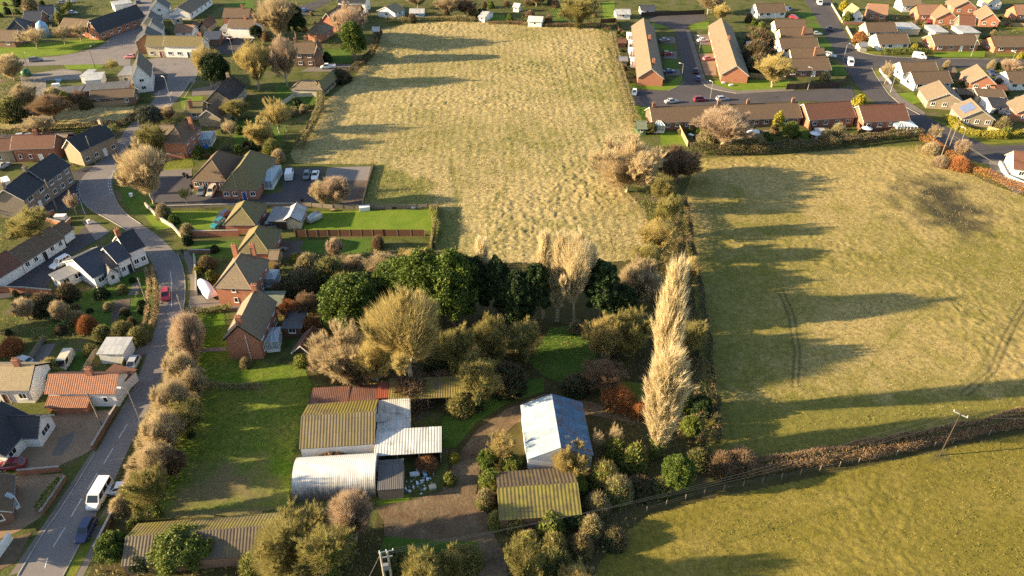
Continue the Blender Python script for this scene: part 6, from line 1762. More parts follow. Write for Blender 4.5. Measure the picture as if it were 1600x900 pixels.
# ================================================================== SHRUBS
for key, m0, m1, u, v, w, rt, lab in [
    ('laurel', 'leaf_ivy', None, 276, 862, 84, .62, 'wide laurel on the ribbed roof edge, left half'), ('laurel', 'leaf_ivy', None, 312, 858, 64, .7, 'laurel clump right of the wide laurel'),
    ('laurel', 'leaf_ever', None, 176, 858, 52, .9, 'tall laurel at the left end of the long mossy building'), ('laurel', 'leaf_dark', None, 222, 876, 44, .7, 'shaded laurel in front of the long mossy building'),
    ('shrub_leaf', 'twig_gold', 'leaf_ivy', 964, 700, 42, .9, 'yellow green shrub above the pair by the poplar foot'), ('shrub_leaf', 'twig_gold', 'leaf_ivy', 992, 714, 52, .8, 'golden green shrub at the foot of the nearer poplar'),
    ('shrub_mix', 'twig_gold', 'leaf_ivy', 945, 742, 52, .9, 'green gold shrub right of the mossy ridged shed top'), ('shrub_mix', 'twig_tan', 'leaf_ivy', 966, 764, 56, .8, 'tan green shrub nearest the dark field corner'), ('shrub_mix', 'twig_tan', 'leaf_olive', 934, 786, 46, .8, 'tan shrub at the right side of the mossy ridged shed'),
    ('shrub_mix', 'twig_tan', 'leaf_olive', 924, 822, 44, .8, 'brownish shrub below the right corner of the mossy ridged shed'), ('laurel', 'leaf_ivy', None, 899, 758, 40, .8, 'rounded ivy mass on the right end of the mossy roof'),
    ('laurel', 'leaf_ever', None, 762, 720, 34, .9, 'green ivy mound left of the vase shaped tree'), ('laurel', 'leaf_ivy', None, 800, 724, 34, .8, 'green bush between vase shaped tree and tin barn'), ('laurel', 'leaf_ivy', None, 766, 752, 36, .9, 'green bush on the left edge of the mossy ridged shed'),
    ('shrub_mix', 'twig_pink', 'leaf_ivy', 758, 778, 34, .9, 'pinkish shrub at the track side of the mossy ridged shed'), ('shrub_mix', 'twig_gold', 'leaf_ivy', 776, 812, 34, .9, 'golden shrub at the lower left corner of the mossy ridged shed'),
    ('shrub_leaf', 'twig_gold', 'leaf_olive', 806, 818, 36, .8, 'olive bush under the left eave of the mossy ridged shed'), ('shrub_leaf', 'twig_gold', 'leaf_ivy', 860, 812, 56, .6, 'olive green bush spilling over the mossy shed eave'), ('laurel', 'leaf_dark', None, 896, 812, 36, .7, 'dark clipped bush under the right eave of the mossy shed'),
    ('shrub_mix', 'twig_gold', 'leaf_ivy', 826, 846, 44, .8, 'golden green bush below the mossy ridged shed'), ('shrub_mix', 'twig_olive', 'leaf_olive', 866, 852, 50, .8, 'olive bush right below the mossy ridged shed'), ('shrub_mix', 'twig_brown', 'leaf_olive', 908, 852, 44, .8, 'brown bush between mossy shed and the lower field'),
    ('shrub_mix', 'twig_olive', 'leaf_dark', 870, 884, 60, .8, 'dark bush by the bottom edge left of the golden top'), ('laurel', 'leaf_ivy', None, 1068, 632, 30, 1.2, 'ivy bush on the right flank of the nearer poplar'), ('laurel', 'leaf_ivy', None, 1080, 668, 34, 1.1, 'ivy bush at the right foot of the nearer poplar'),
    ('laurel', 'leaf_dark', None, 1096, 640, 34, 1.2, 'dark holly at the pasture edge by the poplars'), ('shrub_twig', 'twig_red', 'leaf_beech', 966, 618, 60, .6, 'reddish bramble mound above the track end'), ('shrub_twig', 'twig_red', 'leaf_beech', 1000, 640, 36, .7, 'reddish bramble mound touching the poplars'),
    ('shrub_twig', 'twig_tan', 'leaf_olive', 900, 510, 26, .8, 'orange brown bush at the foot of the spreading poplar'), ('shrub_mix', 'twig_olive', 'leaf_dark', 690, 560, 60, .8, 'shaded shrub at the right flank of the largest golden tree'), ('shrub_mix', 'twig_olive', 'leaf_olive', 720, 630, 44, .9, 'olive bush at the right end of the yellow mossy roof'),
    ('shrub_mix', 'twig_brown', 'leaf_dark', 790, 590, 70, .6, 'dark scrub mound left of the grassy bank'), ('shrub_mix', 'twig_brown', 'leaf_dark', 900, 600, 50, .6, 'brown scrub right of the track above the tin barn'),
    ('shrub_twig', 'twig_brown', 'bramble', 640, 606, 90, .45, 'red brown bramble heap on the yellow mossy roof, left part'), ('shrub_twig', 'twig_brown', 'bramble', 690, 600, 64, .5, 'red brown bramble heap on the yellow mossy roof, right part'),
    ('shrub_ball', 'leaf_yellow', 'leaf_yellow', 308, 422, 16, 1.0, 'bright yellow bush on the wall corner of the red house'), ('shrub_ball', 'leaf_yellow', 'leaf_yellow', 461, 402, 18, .8, 'bright yellow bush behind the mossy hip roofed bungalow'), ('shrub_ball', 'leaf_ivy', 'leaf_ivy', 330, 430, 22, .9, 'green round bush in the front garden of the red house'),
    ('shrub_mix', 'twig_brown', 'leaf_olive', 322, 410, 30, .7, 'brown front garden shrub behind the yellow corner bush'), ('shrub_mix', 'twig_tan', 'leaf_olive', 480, 412, 44, .7, 'tan shrub left of the pinkish tree on the rear lawn'), ('shrub_mix', 'twig_olive', 'leaf_dark', 512, 424, 60, .7, 'dark shrub mass below the small rear lawn'),
    ('shrub_mix', 'twig_brown', 'leaf_dark', 470, 440, 60, .6, 'shaded shrub mass right of the white conservatory'), ('shrub_mix', 'twig_olive', 'leaf_dark', 535, 446, 54, .7, 'dark green shrub mass left of the bright evergreen'), ('shrub_twig', 'twig_red', 'leaf_beech', 480, 508, 44, .5, 'orange bracken patch above the dark sheds'),
    ('shrub_twig', 'twig_brown', 'leaf_olive', 590, 378, 22, 1.0, 'dark pinkish bush interrupting the brown panel fence'), ('shrub_ball', 'leaf_dark', 'leaf_dark', 334, 388, 16, .8, 'dark round shrub on the shaded front lawn'), ('shrub_mix', 'twig_pink', 'leaf_ivy', 292, 360, 26, .8, 'pink twiggy bush at the end of the roadside wall'),
    ('shrub_mix', 'twig_pink', 'leaf_ivy', 254, 330, 26, .9, 'pink twiggy bush beside the lamp at the lit lawn'), ('shrub_ball', 'leaf_dark', 'leaf_dark', 292, 374, 18, 1.0, 'dark clipped bush by the gateway below the lit lawn'), ('shrub_ball', 'leaf_ever', 'leaf_ever', 271, 342, 20, .9, 'green shrub at the left of the lit lawn'),
    ('shrub_ball', 'leaf_ever', 'leaf_ever', 310, 236, 24, .9, 'clipped green bush left of the blue tarpaulin'), ('shrub_ball', 'leaf_ever', 'leaf_ever', 332, 236, 18, .9, 'clipped green bush right of the blue tarpaulin'), ('shrub_ball', 'leaf_grey', 'leaf_grey', 354, 234, 18, .9, 'grey green clipped bush in the row above the hall'), ('shrub_ball', 'leaf_ever', 'leaf_ever', 373, 235, 22, .9, 'clipped green bush right of the grey green one'),
    ('shrub_mix', 'twig_olive', 'leaf_ever', 425, 232, 34, .8, 'loose green shrub at the right end of the row above the hall'), ('shrub_twig', 'twig_tan', 'leaf_olive', 434, 244, 24, .9, 'tan dead looking bush at the hedge end above the hall'), ('shrub_twig', 'twig_tan', 'leaf_olive', 474, 170, 14, 1.0, 'small golden bush on the lawn by the garage block'),
    ('shrub_ball', 'leaf_dark', 'leaf_dark', 464, 160, 18, 1.0, 'dark bush beside the cream garage block'), ('shrub_ball', 'leaf_dark', 'leaf_dark', 511, 88, 16, 1.0, 'dark bush at the wall of the three chimney house'), ('shrub_mix', 'twig_brown', 'leaf_dark', 530, 118, 40, .5, 'low dark bush beside the hedge and pickup'),
    ('shrub_mix', 'twig_tan', 'leaf_olive', 118, 496, 30, .7, 'tan shrub on the left garden bank'), ('shrub_twig', 'twig_red', 'leaf_beech', 134, 506, 36, .7, 'orange brown shrub at the lower end of the sunken garden'), ('shrub_ball', 'leaf_dark', 'leaf_dark', 158, 456, 26, .8, 'dark green shrub on the white house lawn'), ('shrub_mix', 'twig_olive', 'leaf_olive', 190, 452, 20, .7, 'small olive shrub under the white house front'),
    ('shrub_mix', 'twig_brown', 'leaf_dark', 66, 474, 46, .7, 'dark shrub below the tarmac yard wall'), ('shrub_mix', 'twig_brown', 'leaf_dark', 104, 456, 38, .7, 'dark brown shrub by the end of the brick yard wall'), ('shrub_mix', 'twig_olive', 'leaf_dark', 160, 520, 34, .7, 'dark olive shrub above the grey metal garage'), ('shrub_mix', 'twig_olive', 'leaf_olive', 190, 516, 44, .6, 'olive shrub at the right end of the garden bank'), ('shrub_mix', 'twig_olive', 'leaf_olive', 214, 524, 40, .6, 'olive green shrub beside the road at the garden foot'),
    ('shrub_twig', 'twig_red', 'leaf_beech', 16, 540, 40, .6, 'orange brown shrub at the left edge above the pale roofed cottage'), ('shrub_mix', 'twig_gold', 'leaf_ivy', 78, 572, 36, .7, 'golden shrub beside the wrecked van in the garden'), ('shrub_mix', 'twig_gold', 'leaf_ivy', 140, 546, 24, .8, 'golden shrub left of the grey metal garage'), ('shrub_leaf', 'twig_gold', 'leaf_ivy', 84, 586, 40, .5, 'yellow green shrub above the orange roof corner'),
    ('shrub_ball', 'leaf_yellow', 'leaf_yellow', 82, 644, 10, 1.0, 'tiny yellow bush beside the white gable wing'), ('shrub_twig', 'twig_tan', 'leaf_olive', 186, 790, 34, .8, 'tan twiggy bush behind the minibus on the pavement'), ('shrub_ball', 'leaf_ivy', 'leaf_ivy', 210, 818, 30, .9, 'green bush at the wall end by the black car'),
    ('shrub_ball', 'leaf_yellow', 'leaf_yellow', 1343, 155, 22, .8, 'yellow green bush at the road end between the red roofs'), ('shrub_ball', 'leaf_yellow', 'leaf_yellow', 1430, 73, 14, 1.0, 'yellow green ball bush behind the clipped street hedge'), ('shrub_ball', 'leaf_yellow', 'leaf_yellow', 1595, 86, 10, 1.0, 'bright yellow bush at the right edge of the side street'),
    ('shrub_mix', 'twig_tan', 'leaf_olive', 1310, 206, 28, .9, 'olive shrub in the yard of the left red brown pair'), ('shrub_mix', 'twig_tan', 'leaf_olive', 1290, 212, 24, .8, 'tan shrub left of the olive shrub by the red brown pair'), ('shrub_ball', 'leaf_ever', 'leaf_ever', 1200, 214, 20, .9, 'bright green shrub behind the white parasol'), ('shrub_ball', 'leaf_ivy', 'leaf_ivy', 1098, 197, 9, 1.6, 'narrow upright yellow green bush at the longest terrace'),
    ('shrub_mix', 'twig_pink', 'leaf_ivy', 1105, 214, 34, .8, 'pinkish shrub at the foot of the wide pinkish tree'), ('shrub_mix', 'twig_tan', 'leaf_olive', 1180, 222, 36, .7, 'tan shrub between wide pinkish tree and parasol'), ('shrub_ball', 'leaf_ivy', 'leaf_ivy', 1130, 214, 22, 1.5, 'ivy column inside the wide pinkish tree'),
    ('shrub_mix', 'twig_brown', 'leaf_dark', 1186, 60, 44, .6, 'dark garden shrubs right of the cul-de-sac terrace, upper'), ('shrub_mix', 'twig_brown', 'leaf_dark', 1182, 80, 50, .6, 'dark garden shrubs right of the cul-de-sac terrace, middle'), ('shrub_mix', 'twig_brown', 'leaf_dark', 1186, 98, 40, .6, 'dark garden shrubs right of the cul-de-sac terrace, lower'),
    ('shrub_ball', 'leaf_ivy', 'leaf_ivy', 1204, 67, 14, 1.0, 'yellow green shrub left of the chimney breast bungalow'), ('shrub_ball', 'leaf_ivy', 'leaf_ivy', 1190, 40, 14, 1.0, 'yellow green shrub below the topmost row bungalow'), ('shrub_mix', 'twig_tan', 'leaf_olive', 1290, 120, 18, .9, 'tan bush on the black fence corner'), ('shrub_mix', 'twig_red', 'leaf_beech', 1344, 58, 24, .7, 'orange brown bush inside the brick garden wall'),
    ('shrub_ball', 'leaf_yellow', 'leaf_yellow', 1318, 8, 14, 1.2, 'yellow green tree bush at the top of the estate road'), ('shrub_ball', 'leaf_ivy', 'leaf_ivy', 1326, 26, 20, .9, 'green bush before the narrow white gabled house'), ('shrub_twig', 'twig_tan', 'leaf_olive', 1480, 100, 12, 1.0, 'tan round bush right of the first bungalow below the street'),
    ('shrub_twig', 'twig_tan', 'leaf_olive', 1550, 101, 14, 1.0, 'golden round bush at the side street kerb'), ('shrub_ball', 'leaf_ivy', 'leaf_ivy', 1562, 102, 14, .8, 'green bush next to the golden round bush at the kerb'), ('shrub_ball', 'leaf_yellow', 'leaf_yellow', 1578, 249, 14, .9, 'yellow green bush by the white walled corner house'), ('shrub_ball', 'leaf_ivy', 'leaf_ivy', 1572, 205, 24, .7, 'green shrubs along the fence under the solar bungalow'),
    ('shrub_mix', 'twig_tan', 'leaf_olive', 1568, 192, 26, .7, 'tan shrub in the rockery right of the solar bungalow'), ('shrub_twig', 'twig_pink', 'leaf_olive', 1470, 252, 26, .7, 'pinkish scrub at the foot of the power poles'), ('shrub_twig', 'twig_red', 'leaf_beech', 1500, 256, 34, .6, 'orange brown scrub right of the power poles'), ('shrub_twig', 'twig_tan', 'leaf_olive', 1455, 232, 28, .7, 'tan scrub left of the power poles'),
    ('shrub_twig', 'twig_brown', 'leaf_dark', 1160, 718, 60, .5, 'brown bush at the shaded left end of the long field hedge'), ('shrub_twig', 'twig_brown', 'leaf_dark', 1126, 724, 54, .6, 'dark brown bush at the pasture corner under the poplars'), ('shrub_mix', 'twig_olive', 'leaf_dark', 1090, 716, 44, .7, 'dark bush left of the pasture corner'),
    ('shrub_mix', 'twig_olive', 'leaf_dark', 1032, 760, 40, .7, 'dark bush left of the bright holly'), ('shrub_mix', 'twig_brown', 'leaf_dark', 1000, 760, 50, .6, 'dark scrub at the edge of the lower field'), ('shrub_mix', 'twig_brown', 'leaf_dark', 960, 840, 46, .6, 'dark scrub on the lower field corner'),
    ('shrub_mix', 'twig_olive', 'leaf_olive', 730, 870, 54, .7, 'olive bush beside the farm track at the bottom'), ('shrub_mix', 'twig_olive', 'leaf_dark', 620, 884, 60, .7, 'dark bush behind the twin pole'), ('shrub_mix', 'twig_olive', 'leaf_ivy', 395, 880, 50, .8, 'green gold bush at the right end of the long mossy building'),
    ('shrub_leaf', 'twig_gold', 'leaf_yellow', 710, 714, 20, .8, 'yellow green weed clump at the corner of the white open shed'), ('shrub_leaf', 'twig_gold', 'leaf_ivy', 702, 748, 26, .7, 'green weed clump right of the rubbish heap'), ('shrub_mix', 'twig_red', 'bramble', 666, 722, 40, .5, 'rusty bramble under the white open shed'), ('shrub_mix', 'twig_brown', 'bramble', 520, 712, 60, .3, 'brown weeds between barn wall and arched hut'),
    ('shrub_leaf', 'twig_gold', 'leaf_ivy', 472, 560, 30, .7, 'pale overgrown bush in front of the dark gabled shed'), ('shrub_mix', 'twig_tan', 'leaf_olive', 384, 566, 22, .8, 'small tan bush below the red brick gable'),
    ('shrub_mix', 'twig_olive', 'leaf_dark', 20, 170, 50, .7, 'dark shrubbery at the left edge above the small meadow'), ('shrub_mix', 'twig_brown', 'leaf_olive', 134, 162, 22, .9, 'round brown bush left of the red brown brick building'), ('shrub_mix', 'twig_tan', 'leaf_olive', 86, 152, 40, .7, 'tan shrubs below the black flat roofs'),
    ('shrub_ball', 'leaf_yellow', 'leaf_yellow', 121, 206, 10, 1.0, 'yellow green bush behind the lit buff gable house'), ('shrub_mix', 'twig_olive', 'leaf_ever', 92, 30, 14, 1.5, 'yellow green shrub left of the long brown roof'), ('shrub_mix', 'twig_pink', 'leaf_olive', 46, 6, 26, .8, 'pinkish shrubs at the top left by the field'),
]:
    S('shrub' if key != 'laurel' else 'evergreen_shrub', key, m0, m1 or 'leaf_ivy', u, v, w, rt, lab, 'shrub', 'garden and yard shrubs')

# ================================================================== HEDGES
hedge([(466, 236), (486, 204), (500, 176), (502, 150)], 2.2, 2.2, 'green hedge along the lower left side of the meadow', 'twig_tan', 'leaf_olive', .3)
hedge([(502, 150), (530, 126), (560, 108), (582, 86), (594, 52)], 2.4, 2.0, 'overgrown hedge along the upper left side of the meadow', 'twig_brown', 'leaf_dark', .5)
hedge([(426, 172), (462, 172), (490, 170)], 1.4, 1.3, 'clipped sunlit hedge across the garden by the cream garage block', 'twig_gold', 'leaf_ivy', .1)
hedge([(602, 34), (640, 34), (700, 32), (742, 34)], 3.0, 1.8, 'scrubby hedge along the top left of the meadow', 'twig_tan', 'leaf_olive', .5)
hedge([(762, 38), (800, 37), (824, 40)], 2.4, 1.2, 'brown weedy hedge left of the white junk shed', 'twig_brown', 'bramble', .7)
hedge([(852, 42), (890, 42), (940, 42), (952, 48)], 2.4, 1.4, 'dark brown hedge right of the white junk shed', 'twig_brown', 'bramble', .6)
hedge([(956, 56), (968, 112), (984, 168), (1000, 210)], 2.4, 1.8, 'hedge bank along the right side of the meadow', 'twig_tan', 'leaf_olive', .55)
hedge([(1076, 238), (1130, 240), (1200, 238), (1280, 232), (1340, 224), (1396, 218), (1440, 214)], 3.4, 2.6, 'dark hedge between the terraces and the pasture', 'twig_brown', 'leaf_dark', .5)
hedge([(1440, 218), (1476, 240), (1510, 262), (1550, 282), (1610, 304)], 3.0, 1.6, 'orange brown hedge along the upper right of the pasture', 'twig_red', 'leaf_beech', .6)
hedge([(1180, 734), (1260, 722), (1350, 708), (1430, 692), (1520, 674), (1610, 654), (1700, 636)], 2.8, 1.5, 'long brown hedge between the pasture and the lower field', 'twig_brown', 'bramble', .75, 260)
hedge([(1062, 318), (1066, 372), (1078, 440), (1090, 520), (1100, 600), (1106, 700)], 4.0, 2.8, 'shaded hedge along the left side of the pasture', 'twig_brown', 'leaf_dark', .5)
hedge([(234, 424), (240, 450), (240, 490), (232, 518)], 2.0, 1.7, 'tan clipped hedge beside the road below the white house', 'twig_tan', 'leaf_beech', .6)
hedge([(156, 234), (168, 220), (182, 205)], 2.2, 2.4, 'tall beech hedge with green top beside the upper village road', 'twig_brown', 'leaf_ivy', .4)
hedge([(0, 212), (60, 206), (130, 202), (200, 196), (222, 176)], 2.4, 1.9, 'hedge along the lower edge of the small meadow', 'twig_brown', 'leaf_dark', .5)
hedge([(62, 800), (80, 774), (98, 752)], 1.3, 1.2, 'low yellow green hedge beside the road left of the minibus', 'twig_gold', 'leaf_ivy', .15)
hedge([(1379, 84), (1418, 84), (1456, 84)], 2.4, 2.0, 'clipped green street hedge in front of the corner bungalow', 'twig_gold', 'leaf_ivy', .05)
hedge([(1480, 186), (1500, 206), (1530, 214), (1562, 216), (1620, 210)], 2.6, 1.9, 'clipped green and yellow hedge below the solar panelled bungalow', 'twig_gold', 'leaf_yellow', .1)
hedge([(88, 34), (100, 22), (110, 10)], 1.8, 2.6, 'tall clipped hedge behind the long brown roof at the upper left', 'twig_gold', 'leaf_ivy', .05)
hedge([(114, 264), (122, 268)], 1.6, 1.4, 'short brown hedge at the right end of the stone house', 'twig_brown', 'leaf_olive', .4)
hedge([(300, 248), (340, 246), (400, 246), (450, 248)], 1.6, 1.2, 'weedy brown strip hedge above the community hall', 'twig_brown', 'leaf_olive', .6)
hedge([(300, 604), (340, 606), (408, 606)], 1.0, .8, 'low dead hedge across the paddock below the red brick gable', 'twig_tan', 'leaf_olive', .7)
hedge([(310, 490), (350, 486), (364, 484)], 1.2, 1.3, 'small clipped hedge above the lawn of the red gabled house', 'twig_gold', 'leaf_ivy', .3)
hedge([(676, 330), (682, 360), (676, 388)], 1.6, 1.7, 'yellow green hedge at the right end of the bright lawn', 'twig_gold', 'leaf_ivy', .4)
hedge([(300, 488), (298, 530), (292, 560)], 1.6, 1.4, 'dark hedge at the left of the shaded lawn by the road belt', 'twig_brown', 'leaf_dark', .5)
hedge([(258, 176), (246, 196)], 1.8, 2.0, 'dark hedge on the bend below the white pub', 'twig_brown', 'leaf_dark', .3)

# ================================================================== UNDERGROWTH (nobody could count it)
cover('undergrowth', [(500, 510), (560, 500), (700, 500), (830, 505), (990, 500), (1020, 560), (1010, 660), (930, 640), (930, 600), (850, 588), (760, 612), (690, 650), (690, 610), (490, 612)], 9, .2, 1.6, 'twig_brown', 'leaf_olive', .55, .2, 'tangled scrub and weeds under the trees of the middle belt', holes=[[(820, 590), (850, 505), (935, 500), (934, 600), (870, 610)], [(608, 640), (740, 640), (740, 612), (608, 612)]])
cover('undergrowth', [(930, 640), (1010, 650), (1100, 660), (1110, 740), (1010, 800), (960, 850), (900, 960), (780, 960), (790, 870), (770, 830), (910, 810), (930, 720)], 9, .2, 1.4, 'twig_brown', 'leaf_olive', .5, .2, 'tangled scrub around the tin barn and the field corner', holes=[[(822, 720), (815, 640), (912, 632), (926, 712)]])
cover('undergrowth', [(170, 820), (200, 770), (230, 700), (258, 640), (285, 560), (300, 500), (312, 520), (305, 620), (288, 700), (262, 780), (230, 818)], 12, .3, 1.8, 'twig_tan', 'leaf_olive', .7, .2, 'twiggy scrub under the roadside tree belt')
cover('undergrowth', [(155, 875), (175, 830), (200, 880), (430, 866), (440, 820), (590, 820), (600, 860), (760, 862), (740, 960), (110, 960)], 10, .2, 1.5, 'twig_olive', 'leaf_olive', .5, .2, 'dark scrub along the bottom edge of the farm')
cover('undergrowth', [(990, 300), (1060, 290), (1066, 380), (1080, 440), (1060, 480), (1000, 480), (985, 420), (1015, 380), (1005, 330)], 10, .2, 1.6, 'twig_tan', 'leaf_olive', .6, .2, 'scrub along the hedge line between the meadow and pasture')
cover('undergrowth', [(480, 400), (560, 396), (600, 384), (676, 392), (720, 408), (900, 416), (900, 440), (640, 440), (540, 460), (440, 440), (430, 408)], 9, .2, 1.5, 'twig_brown', 'leaf_dark', .5, .2, 'overgrown garden scrub behind the evergreen bank')
cover('undergrowth', [(440, 480), (510, 470), (520, 520), (500, 560), (480, 512), (440, 506)], 9, .2, 1.0, 'twig_red', 'leaf_beech', .6, .18, 'orange bracken beside the dark garden sheds')
cover('rough_weeds', [(0, 500), (60, 470), (100, 450), (170, 440), (232, 440), (236, 520), (150, 535), (60, 545), (0, 560)], 5, .1, .9, 'twig_tan', 'leaf_olive', .5, .16, 'weedy garden bank below the white house')
cover('rough_weeds', [(0, 110), (70, 126), (72, 152), (130, 160), (130, 172), (0, 176)], 6, .2, 1.4, 'twig_tan', 'leaf_olive', .6, .2, 'scrubby growth above the small meadow')
cover('rough_weeds', [(240, 255), (300, 249), (300, 262), (240, 264)], 14, .1, .5, 'twig_gold', 'leaf_ivy', .4, .12, 'tufted grass bank above the hall footpath')
cover('rough_weeds', [(470, 712), (586, 704), (690, 716), (690, 726), (590, 722), (470, 720)], 12, .1, .7, 'twig_red', 'bramble', .6, .14, 'rusty weeds between the barn and the arched hut')

hedge([(300, 512), (288, 570), (276, 620), (258, 676), (238, 730), (220, 790)], 5.0, 2.8, 'low tan scrub filling the roadside belt under its trees', 'twig_tan', 'leaf_olive', .8, 240, .24, 'scrub_strip', 'scrub')
cover('clearing_weeds', [(820, 590), (850, 505), (935, 500), (934, 600), (870, 610)], 7, .05, .6, 'twig_brown', 'leaf_olive', .4, .16, 'low weeds over the shaded clearing behind the tin barn')
cover('yard_litter', [(590, 790), (700, 770), (745, 680), (850, 620), (870, 650), (770, 700), (745, 770), (772, 840), (600, 835)], 2.5, .0, .06, 'bramble', 'leaf_olive', .3, .1, 'scattered litter and weeds over the dirt yard and track')
cover('meadow_tussocks', TOPF, 7, .05, .3, 'straw', 'grass_blade', .8, .2, 'dead straw tussocks over the whole rough meadow', 'grass')
cover('pasture_tussocks', PAST, 5, .03, .2, 'straw_dull', 'grass_blade', .75, .15, 'dull straw tufts over the grazed pasture', 'grass')
cover('field_tufts', LEY, 9, .02, .15, 'straw_dull', 'grass_blade', .5, .12, 'short green and straw tufts over the lower field', 'grass')
cover('meadow_tussocks', SML, 10, .05, .4, 'straw', 'grass_blade', .8, .2, 'dead straw tussocks over the small meadow', 'grass')
for zone, n, ws, lab in [
    ([(0, 4), (90, 2), (60, 40), (0, 44)], 10, (6, 14), 'small dark shrub among the upper left bungalows'), ([(400, 6), (520, 4), (600, 20), (560, 50), (470, 60), (404, 60)], 16, (7, 16), 'small garden shrub north of the three chimney house'),
    ([(345, 186), (440, 172), (470, 176), (440, 236), (350, 236)], 14, (8, 18), 'small garden shrub around the golden tree above the hall'), ([(1168, 28), (1212, 32), (1230, 106), (1184, 116)], 22, (6, 15), 'small dark shrub between cul-de-sac terrace and bungalow row'),
    ([(1030, 200), (1250, 192), (1250, 224), (1080, 232)], 18, (7, 16), 'small garden shrub behind the longest terrace'), ([(1260, 200), (1420, 200), (1420, 212), (1270, 222)], 12, (7, 14), 'small garden shrub behind the red brown pairs'),
    ([(1336, 30), (1600, 24), (1600, 56), (1400, 50)], 22, (5, 12), 'small garden shrub among the top right houses'), ([(1400, 112), (1600, 110), (1600, 200), (1480, 160)], 22, (6, 14), 'small garden shrub among the lower estate bungalows'),
    ([(640, 0), (940, -6), (940, 34), (640, 30)], 20, (8, 18), 'small shrub in the plots above the meadow'), ([(430, 405), (480, 400), (520, 440), (430, 450)], 10, (14, 28), 'shaded shrub in the rear garden of the bright red house'),
    ([(966, 44), (986, 44), (996, 126), (974, 128)], 12, (5, 11), 'small shrub behind the left terrace of the cul-de-sac'), ([(0, 446), (60, 470), (100, 450), (230, 430), (230, 516), (0, 540)], 14, (10, 22), 'low rough shrub on the garden bank of the white house')]:
    P2 = [G(*q) for q in zone]; k = 0
    while k < n:
        u, v = rng.uniform(min(q[0] for q in zone), max(q[0] for q in zone)), rng.uniform(min(q[1] for q in zone), max(q[1] for q in zone))
        g = G(u, v)
        if not in_poly(np.array([g.x]), np.array([g.y]), P2)[0]: continue
        k += 1
        m0, m1, key = rng.choice([('twig_tan', 'leaf_olive', 'shrub_mix'), ('twig_brown', 'leaf_dark', 'shrub_mix'), ('leaf_dark', 'leaf_dark', 'shrub_ball'), ('leaf_olive', 'leaf_ever', 'shrub_ball'), ('twig_brown', 'leaf_olive', 'shrub_twig')])
        S('shrub', key, m0, m1, u, v, rng.uniform(*ws), rng.uniform(.6, 1.1), lab, 'shrub', lab.replace('shrub', 'shrubs', 1))

for px, dn, m0, m1, tw, lab in [
    ([(0, 4), (90, 2), (172, 6), (150, 24), (92, 28), (64, 44), (0, 44)], 1.6, 'twig_brown', 'leaf_dark', .4, 'mixed low garden growth among the upper left bungalows'),
    ([(255, 10), (345, 24), (345, 60), (300, 62), (258, 60)], 1.6, 'twig_brown', 'leaf_dark', .5, 'mixed low garden growth behind the cream cottage row'),
    ([(400, 6), (520, 4), (600, 22), (590, 50), (530, 74), (400, 120), (330, 140), (312, 110), (396, 84)], 2.0, 'twig_brown', 'leaf_dark', .45, 'mixed low garden growth around the three chimney house'),
    ([(262, 176), (310, 186), (345, 188), (440, 170), (476, 172), (440, 238), (332, 240), (300, 236)], 1.3, 'twig_tan', 'leaf_olive', .4, 'mixed low garden growth around the conservatory house'),
    ([(620, 2), (940, -6), (950, 40), (880, 40), (620, 32)], 1.8, 'twig_brown', 'leaf_olive', .5, 'mixed low garden growth above the meadow'),
    ([(1168, 26), (1216, 30), (1236, 108), (1180, 118), (1150, 60)], 2.4, 'twig_brown', 'leaf_dark', .45, 'dark garden growth between cul-de-sac and bungalow row'),
    ([(966, 40), (988, 40), (998, 128), (972, 130)], 1.8, 'twig_brown', 'leaf_olive', .5, 'mixed low garden growth behind the left terrace'),
    ([(1022, 196), (1430, 200), (1430, 214), (1270, 226), (1080, 234), (1064, 206)], 2.2, 'twig_brown', 'leaf_dark', .45, 'mixed low garden growth behind the terraces'),
    ([(1330, 34), (1420, 34), (1470, 52), (1620, 54), (1620, 34), (1400, 26)], 1.6, 'twig_tan', 'leaf_dark', .4, 'mixed low garden growth among the top right houses'),
    ([(1390, 112), (1440, 108), (1620, 112), (1620, 205), (1560, 200), (1500, 165), (1440, 145)], 1.4, 'twig_tan', 'leaf_dark', .4, 'mixed low garden growth among the lower estate bungalows'),
    ([(300, 404), (334, 404), (334, 440), (310, 446)], 3, 'twig_brown', 'leaf_dark', .5, 'mixed low front garden growth of the bright red house'),
    ([(0, 336), (90, 338), (60, 372), (0, 420)], 3, 'twig_brown', 'leaf_olive', .5, 'mixed low growth behind the long white range'),
]: cover('garden_growth', px, dn, .2, 1.5, m0, m1, tw, .22, lab)

